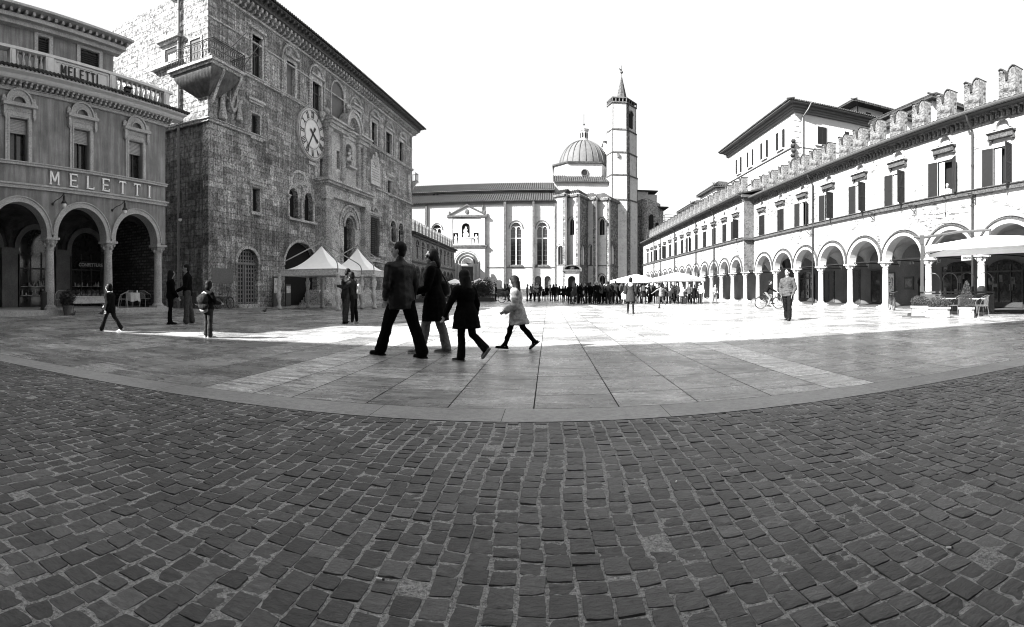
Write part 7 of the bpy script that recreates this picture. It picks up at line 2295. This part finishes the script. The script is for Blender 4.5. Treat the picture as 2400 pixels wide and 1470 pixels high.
# planters on the sunny side
M['planter'] = stone('cast_stone_planter', .22, grit=.25, gsc=30, big=.15, bsc=2, bump=.3)
def planter(px, r, w_, d_, h_, label, plant, rz=0, oct_=False):
    a = az(px); root = empty('planter', (r * sin(a), r * cos(a), 0), -a + rz, label, 'planter', 'stone planters by the parasol')
    m = MB(); x, y = w_ / 2, d_ / 2; c = .12
    o_ = [(-x + c, -y), (x - c, -y), (x, -y + c), (x, y - c), (x - c, y), (-x + c, y), (-x, y - c), (-x, -y + c)]
    def sc_(k, q=0): return [(p[0] * k, p[1] * k) for p in o_]
    m.plan(sc_(.92), 0.02, .08); m.plan(sc_(.9), .081, h_ - .08); m.plan(sc_(1.0), h_ - .079, h_)
    pot = m.build('stone_trough', M['planter'], root)
    m = MB(); m.tube([(-.25 * w_ + .5 * w_ * t / 8, -y * .9 - .012, h_ * .62 - .07 * sin(PI * t / 8)) for t in range(9)], .018, 6)
    for s_ in (-1, 1): m.ball((s_ * .27 * w_, -y * .9 - .01, h_ * .62), (.035, .02, .045), 8, 5)
    m.build('garland_relief', M['planter'], pot)
    m = MB(); m.plan(sc_(.86), h_ + .001, h_ + .015); m.build('soil', M['soil'], root)
    if plant == 'box':
        foliage('foliage', root, ell(0, 0, h_ + .16, w_ * .5, d_ * .5, .24), 2600, .03, M['leaf2'], int(px))
    else:
        def cone(r_):
            t = r_.random() ** 1.3; rr = .29 * (1 - t) ** .6 * (r_.random() ** .3) * (1 + .1 * noise.noise(Vector((t * 6, r_.random(), 3)))); q_ = r_.uniform(0, 2 * PI); return (rr * cos(q_), rr * sin(q_), h_ + .04 + t * .98)
        foliage('foliage', root, cone, 3800, .022, M['leaf2'], 5)
    m = MB(); m.tube([(0, 0, h_), (0, 0, h_ + .3)], .02, 6); m.build('stem', M['darkwood'], root)
    return root
planter(2158, 21.0, .82, .5, .45, 'low stone planter of clipped shrubs nearest the parasol post, set back', 'box', rz=.2)
planter(2200, 20.3, .95, .55, .42, 'middle low stone planter with a garland relief and clipped shrubs', 'box')
planter(2265, 20.0, .64, .55, .42, 'square stone planter holding a cone shaped box shrub', 'cone')
M['kerbplate'] = plain('dark_rubber_ramp', .04)
a = az(2135); m = MB(); m.box(-.35, .55, -.2, .2, 0, .05); m.box(.0, .9, -.3, -.2, 0.0, .03)
o = m.build('cable_ramp', M['kerbplate']); o.location = (20.6 * sin(a), 20.6 * cos(a), 0); o.rotation_euler = (0, 0, -a); tag(o, 'flat dark cable ramp on the pavement in front of the low planters', 'cable ramp')
# cantilever parasol at the right edge
pa_ = az(2161); pr = 21.8
rp = empty('cantilever_parasol', (pr * sin(pa_), pr * cos(pa_), 0), -pa_, 'large cantilever parasol with dark post and white canopy over the cafe tables', 'parasol')
zt_ = CH + (HY - 553) * pr / FL
m = MB(); m.box(-.07, .07, -.07, .07, 0, zt_ - .35); m.box(-.085, .085, -.085, .085, zt_ - .36, zt_ + .02); m.box(-.09, .09, -.14, -.07, 1.0, 1.25); m.build('post', plain('parasol_post_paint', .02, .5), rp)
m = MB(); m.tube([(-.35, 0, zt_ - .05), (0, 0, zt_ - .08), (1.5, -.5, zt_ + .12), (2.75, -.95, zt_ + .16)], .055, 8); m.tube([(2.75, -.95, zt_ + .2), (2.75, -.95, zt_ - .2)], .05, 8); m.tube([(0, 0, zt_ - .9), (.9, -.3, zt_)], .03, 6); m.build('boom', plain('boom_paint', .03, .5), rp)
m = MB(); zc = zt_ - .15; h_ = 2.55
cxp, cyp = 2.75, -.95
cr = [(-h_ + cxp, -h_ + 1.2 + cyp), (h_ + cxp, -h_ + cyp), (h_ + cxp, h_ + cyp), (-h_ + cxp + .2, h_ + cyp)]
cr = [(.12, -1.9), (5.6, -3.0), (6.4, 1.4), (.35, 1.6)]
zr0 = CH + (HY - 592) * 20.5 / FL
cr = [(.12, -1.9, zr0 + .2), (5.2, -3.0, zr0 + .5), (6.0, 1.4, zr0 + .5), (.35, 1.6, zr0 + .2)]; 
m.add([(p[0], p[1], p[2]) for p in cr] + [(cxp, cyp, zc + .1)], [(0, 1, 4), (1, 2, 4), (2, 3, 4), (3, 0, 4)])
m.add([(p[0], p[1], p[2] - .015) for p in cr] + [(cxp, cyp, zc + .08)], [(0, 4, 1), (1, 4, 2), (2, 4, 3), (3, 4, 0)])
m.ring([[(p[0], p[1], p[2] - d_) for p in cr] for d_ in (.2, 0)], cap=False); m.ring([[(p[0] * .997 + .01, p[1] * .99, p[2] - d_) for p in cr] for d_ in (.2, .01)], cap=False)
m.build('canopy', M['canvas'], rp)
m = MB()
for p in cr: m.tube([(cxp, cyp, zc - .05), (p[0], p[1], p[2] - .04)], .02, 5)
m.build('rib', M['steel'], rp)
m = MB(); m.box(-.6, .6, -.5, .5, 0.0, .1); m.build('base', M['iron'], rp)
# cafe furniture
M['rattan'] = plain('chair_lacquer', .3, .4, .5); M['alu'] = plain('aluminium', .12, .35, .5, .5)
def chair(X, Y, rz, label, group, mat, s_=1.0, arms=True, z=0):
    root = empty('cafe_chair', (X, Y, z), rz, label, 'chair', group)
    for x in (-.2, .2):
        for y in (-.2, .2):
            m = MB(); m.tube([(x * .95, y * .95, .44), (x * 1.15, y * 1.2, 0)], .012, 6); m.build('leg', mat, root)
    m = MB(); m.box(-.23, .23, -.22, .22, .43, .455); m.build('seat', mat, root)
    m = MB(); pts = [(-.25, .1, .66), (-.25, -.2, .8), (-.18, -.27, .86), (0, -.29, .88), (.18, -.27, .86), (.25, -.2, .8), (.25, .1, .66)]
    m.tube(pts, .014, 6)
    if arms:
        for x in (-.25, .25): m.tube([(x, .1, .66), (x * .9, .18, .45)], .012, 5)
    for k in range(9): x = -.2 + .05 * k; m.tube([(x * .9, -.21, .45), (x, -.27 + .02 * abs(k - 4) / 2, .84 - .01 * abs(k - 4))], .008, 4)
    m.build('backrest', mat, root)
    return root
def table(X, Y, label, w_=.7, cloth_=False, round_=True, z=0, cat='table'):
    root = empty('cafe_table', (X, Y, z), 0, label, cat)
    m = MB(); m.lathe([(w_ / 2, .715), (w_ / 2, .74)], (0, 0, 0), 20); m.build('table_top', M['white'], root)
    m = MB(); m.tube([(0, 0, 0), (0, 0, .72)], .03, 8); m.build('pedestal', M['alu'], root); m = MB()
    for k in range(4): a_ = k * PI / 2 + .4; m.tube([(0, 0, .06), (.26 * cos(a_), .26 * sin(a_), .015)], .018, 5)
    m.build('foot', M['alu'], root)
    return root
def at(px, r): a = az(px); return r * sin(a), r * cos(a)
x, y = at(2222, 22.3); table(x, y, 'round white cafe table behind the low stone planters')
x, y = at(2290, 21.6); table(x, y, 'round white cafe table beyond the cone shaped shrub')
for i, (px, r, rz, lb) in enumerate([(2238, 22.0, .4, 'metal cafe chair between the middle planter and the cone shrub planter'), (2205, 23.1, 2.8, 'metal cafe chair half hidden behind the clipped shrubs'), (2300, 21.0, 1.2, 'metal cafe chair nearest the picture edge by the cone shrub'), (2296, 22.6, 2.6, 'metal cafe chair on the far side of the edge table'), (2275, 22.5, -1, 'metal cafe chair just behind the cone shaped shrub')]):
    x, y = at(px, r); chair(x, y, rz, lb, 'metal chairs under the cantilever parasol', M['alu'])
# low dark screen behind the tables
a = az(2240); sc = empty('glass_screen', (23.9 * sin(a), 23.9 * cos(a), 0), -a - .35, 'dark framed low screen with arched glass panes behind the cafe tables', 'screen')
m = MB()
for k in range(5): m.box(-1.6 + k * .85, -1.55 + k * .85, -.02, .02, 0, 1.0)
m.box(-1.6, 1.85, -.03, .03, .95, 1.03); m.box(-1.6, 1.85, -.01, .01, .1, .9); m.build('panel', M['darkwood'], sc)
for k in range(4):
    m = MB(); xx = -1.15 + k * .85; m.tube([(xx - .38, 0, 1.03)] + [(xx + .38 * cos(t), 0, 1.5 + .38 * sin(t)) for t in [PI - PI * j / 10 for j in range(11)]] + [(xx + .38, 0, 1.03)], .016, 5); m.build('arched_frame', M['steel'], sc)
# cafe terrace on the left
ML = Matrix.Translation((fm.O[0], fm.O[1], 0)) @ Matrix.Rotation(PHL, 4, 'Z')
def ml(px, d): w_ = ML @ Vector((fm.x(px, d), d, 0)); return w_.x, w_.y
x, y = ml(311, .9)
tb = empty('cloth_table', (x, y, .2), PHL, 'small table under a pale cloth between the second and third cafe columns', 'table')
m = MB(); n = 28; rings = []
for t in (0, .5, 1): rings.append([((.36 + .0 * t) * (1 + .12 * t * sin(7 * 2 * PI * i / n)) * cos(2 * PI * i / n), .36 * (1 + .12 * t * sin(7 * 2 * PI * i / n)) * sin(2 * PI * i / n), .76 - .38 * t - .08 * t * abs(sin(4 * PI * i / n))) for i in range(n)])
m.ring(rings, cap=False); m.ring([[(.355 * cos(2 * PI * i / n), .355 * sin(2 * PI * i / n), z_) for i in range(n)] for z_ in (.74, .762)]); m.build('tablecloth', plain('pale_tablecloth', .5, .8, amt=.15), tb)
m = MB()
for s_ in (-1, 1):
    for q_ in (-1, 1): m.tube([(s_ * .2, q_ * .2, .74), (s_ * .25, q_ * .25, 0)], .015, 5)
m.build('table_legs', M['alu'], tb)
x, y = ml(321.5, .9); m = MB(); m.lathe([(.035, 0), (.04, .04), (.03, .1), (.035, .12)], (0, 0, 0), 10); o = m.build('table_lantern', M['white']); o.location = (x, y, .965); tag(o, 'little white lantern standing on the pale tablecloth', 'lantern')
for px, d, rz, lb in ((342, .8, PHL - PI / 2, 'white slatted cafe chair beside the clothed table nearest the palace'), (297, 1.2, PHL + PI / 2, 'white slatted cafe chair on the display bench side of the clothed table'), (288, .5, PHL + 1.0, 'white slatted cafe chair half hidden behind the walking child'), (143, .4, PHL + 2.4, 'white slatted cafe chair behind the potted shrub')):
    x, y = ml(px, d); chair(x, y, rz, lb, 'white chairs on the cafe step', M['rattan'], z=.2)
x, y = ml(207, -.75)
bt = empty('display_counter', (x, y, 0), PHL, 'long white serving counter laden with pots below the shop sign', 'counter')
m = MB(); m.box(-.95, .95, -.22, .22, .78, .82); m.box(-.93, .93, -.2, -.17, .5, .78); m.build('counter_top', M['cafe_trim'], bt)
m = MB()
for s_ in (-.9, .9):
    for q_ in (-.18, .18): m.tube([(s_, q_, .8), (s_, q_, 0)], .02, 6)
m.tube([(-.9, -.18, .12), (.9, -.18, .12)], .018, 6); m.tube([(-.9, -.18, .5), (.9, -.18, .5)], .018, 6); m.build('counter_frame', M['alu'], bt)
r4 = random.Random(4)
for k in range(7):
    xx = -.8 + k * .26; m = MB(); m.lathe([(.05, 0), (.07, .08), (.075, .1)], (0, 0, 0), 10)
    pt_ = m.build('flower_pot', plain('small_pot_glaze', .12) if k == 0 else bpy.data.materials['small_pot_glaze']); w_ = ML @ Vector((fm.x(207, -.75) + xx, -.75, 0)); pt_.location = (w_.x, w_.y, .82)
    foliage('foliage', pt_, ell(0, 0, .17, .1, .1, .1), 160, .025, M['leaf'], k)
    tag(pt_, 'small potted plant, %s along the white serving counter' % ordw(k + 1), 'plant pot', 'potted plants on the counter')
x, y = ml(158, -.85); pp = empty('potted_shrub', (x, y, 0), 0, 'leafy shrub in a tapered clay pot at the foot of the cafe column', 'plant')
m = MB(); m.lathe([(.15, 0), (.21, .36), (.24, .37), (.24, .42), (.19, .42)], (0, 0, 0), 16); m.build('pot', plain('clay_pot', .09), pp)
foliage('foliage', pp, ell(0, 0, .72, .33, .33, .36, .5), 1500, .05, M['leaf'], 3)
m = MB(); m.tube([(0, 0, .4), (.05, 0, .8)], .02, 5); m.build('stem', M['darkwood'], pp)
x, y = ml(104, .3); m = MB(); m.lathe([(.17, 0), (.18, .7), (.2, .72), (.19, .8), (.08, .84)], (0, 0, 0), 14); o = m.build('litter_bin', M['darkwood']); o.location = (x, y, .2); tag(o, 'dark cylindrical bin standing on the cafe step by the column', 'bin')
# notice boards by the great arch
for px, w_, lb in ((649, .45, 'tall dark poster panel beside the great arch behind the tent'), (675, .3, 'narrow dark poster panel at the edge of the great arch')):
    w2 = q @ Vector((Xp(px, -.4), -.4, 0)); ps_ = empty('poster_panel', (w2.x, w2.y, 0), PHL, lb, 'poster panel')
    m = MB(); m.box(-w_, w_, -.04, .04, .0, 2.0 if w_ > .4 else 1.5); m.build('panel', M['darkwood'], ps_)
    m = MB(); m.box(-w_ + .06, w_ - .06, -.05, -.041, .9, 1.9 if w_ > .4 else 1.4); m.build('poster_print', M['poster'], ps_)
# pigeons
def pigeon(px, py, h_, label):
    X, Y = gpt(px, py); root = empty('pigeon', (X, Y, 0), h_, label, 'pigeon', 'pigeons on the pavement')
    m = MB(); m.ball((0, 0, .13), (.055, .1, .055), 10, 8); m.ball((0, .07, .17), (.035, .045, .05), 8, 6); cap_(m, (0, .08, .18), (0, .105, .235), .026, .02); m.ball((0, .115, .245), (.022, .028, .022), 8, 6); cap_(m, (0, .135, .243), (0, .16, .238), .007, .004, 5)
    m.ball((0, -.13, .115), (.035, .09, .014), 8, 5)
    for s_ in (-.02, .02): cap_(m, (s_, .01, .09), (s_, .01, .01), .006, .005, 5); cap_(m, (s_, -.01, .006), (s_, .04, .006), .005, .004, 5)
    remesh(m, .006, 'body', plain('pigeon_feathers', .07, amt=.5, sc=20) if 'pigeon_feathers' not in bpy.data.materials else bpy.data.materials['pigeon_feathers'], root, 1)
pigeon(171, 744, -1.2, 'pigeon pecking on the pavement in front of the potted shrub')
pigeon(238, 741, -1.4, 'pigeon just ahead of the small walking child')
pigeon(620, 735, -1.6, 'pigeon alone on the shaded pavement before the latticed gate')
pigeon(1345, 716, 1.5, 'pigeon on the pavement at the near edge of the crowd')
# shrubs and fence of the distant cafe by the portal
def hedge(px, r, w_, h_, label, n=1500):
    a = az(px); root = empty('planted_trough', (r * sin(a), r * cos(a), 0), -a, label, 'plant', 'planted troughs around the distant cafe')
    m = MB(); m.box(-w_ / 2, w_ / 2, -.3, .3, 0, .4); m.build('trough', M['darkwood'], root)
    foliage('foliage', root, ell(0, 0, .4 + h_ * .45, w_ * .52, .4, h_ * .55, .6), n, .09, M['leaf'], int(px))
for px, r, w_, h_, lb in ((965, 47, 2.4, 1.3, 'dark planted trough seen between the striding man and the woman'), (1050, 50, 2.2, 1.2, 'dark planted trough beside the long coat'), (1068, 50.5, 1.6, 1.3, 'dark planted trough between the coat and the girl in black'), (1118, 52, 2.0, 1.7, 'tall leafy trough just past the girl in black'), (1138, 51.5, 1.8, 1.9, 'tallest leafy trough nearest the easel sign')):
    hedge(px, r, w_, h_, lb)
x, y = at(1154, 52); es = empty('easel_sign', (x, y, 0), -az(1154), 'white menu board on a wooden easel beside the leafy trough', 'sign')
m = MB(); m.box(-.25, .25, -.03, 0, .75, 1.4); m.build('menu_board', M['white'], es)
m = MB(); m.tube([(-.28, .05, 0), (-.22, 0, 1.5)], .025, 5); m.tube([(.28, .05, 0), (.22, 0, 1.5)], .025, 5); m.tube([(0, .5, 0), (0, 0, 1.4)], .02, 5); m.tube([(-.28, 0, .7), (.28, 0, .7)], .025, 5); m.build('easel', M['darkwood'], es)
x, y = at(1605, 42.6); m = MB(); m.lathe([(.22, 0), (.25, .55), (.29, .56), (.29, .62)], (0, 0, 0), 4, a0=PI / 4); o = m.build('stone_urn_box', M['planter']); o.location = (x, y, 0); tag(o, 'square pale tub standing in the crowd beneath the parasol nearest the arcade', 'tub')

# carved angels either side of the shield near the palace corner
for px, pyb, pyt, wing in ((518, 281, 203, 506), (557, 284, 226, 563)):
    H_ = (pyb - pyt) / FL * fp.xr(px)[1]
    b = Body(H=H_, lean=0, head=(-20, 0), L=(0, 0, 4, 0), Rr=(0, 0, 4, 0), aL=(10, 20, 70, 0), aR=(30, 25, 60, 0))
    m = MB(); b.torso(m, 1.15, 1.2); b.arms(m, 1.3); b.headshape(m)
    m.lathe([(.09 * H_, .5 * H_), (.12 * H_, .3 * H_), (.17 * H_, .08 * H_), (.15 * H_, .0)], (0, 0, 0), 12)
    cap_(m, b.P(b.neck), b.P(b.head), .03 * H_, .03 * H_)
    for s_ in (-1, 1): m.ball((s_ * .2 * H_, -.06 * H_, .82 * H_), (.1 * H_, .04 * H_, .2 * H_), 8, 6)
    m.v = [(p[0], -p[1] * .8, p[2]) for p in m.v]
    o = remesh(m, .03, 'carved_angel', M['pal_trim'], pal, 1, .02, 9); o.location = (Xp(px), -.12, Z(px, pyb))
# ------------------------------------------------------------------ buildings behind the viewpoint that shade the near pavement
fb = Fac((-45, -6.4), math.atan2(.09, 1))
bb = empties(fb, 'rendered_building', 'long plain rendered block of four storeys standing behind the viewpoint', 'building')
m = MB(); m.box(0, 24.6, -12, 0, 0, 19.2); m.box(24.601, 80, -12, 0, 0, 19.55)
m.build('wall', M['cafe'], bb)
m = MB()
for k in range(24):
    for z in (2, 7, 12, 17):
        if 1.5 + k * 3.2 < 78: m.box(1.5 + k * 3.2, 2.7 + k * 3.2, 0, .08, z, z + 2.2)
m.build('window_row', M['shutter'], bb)
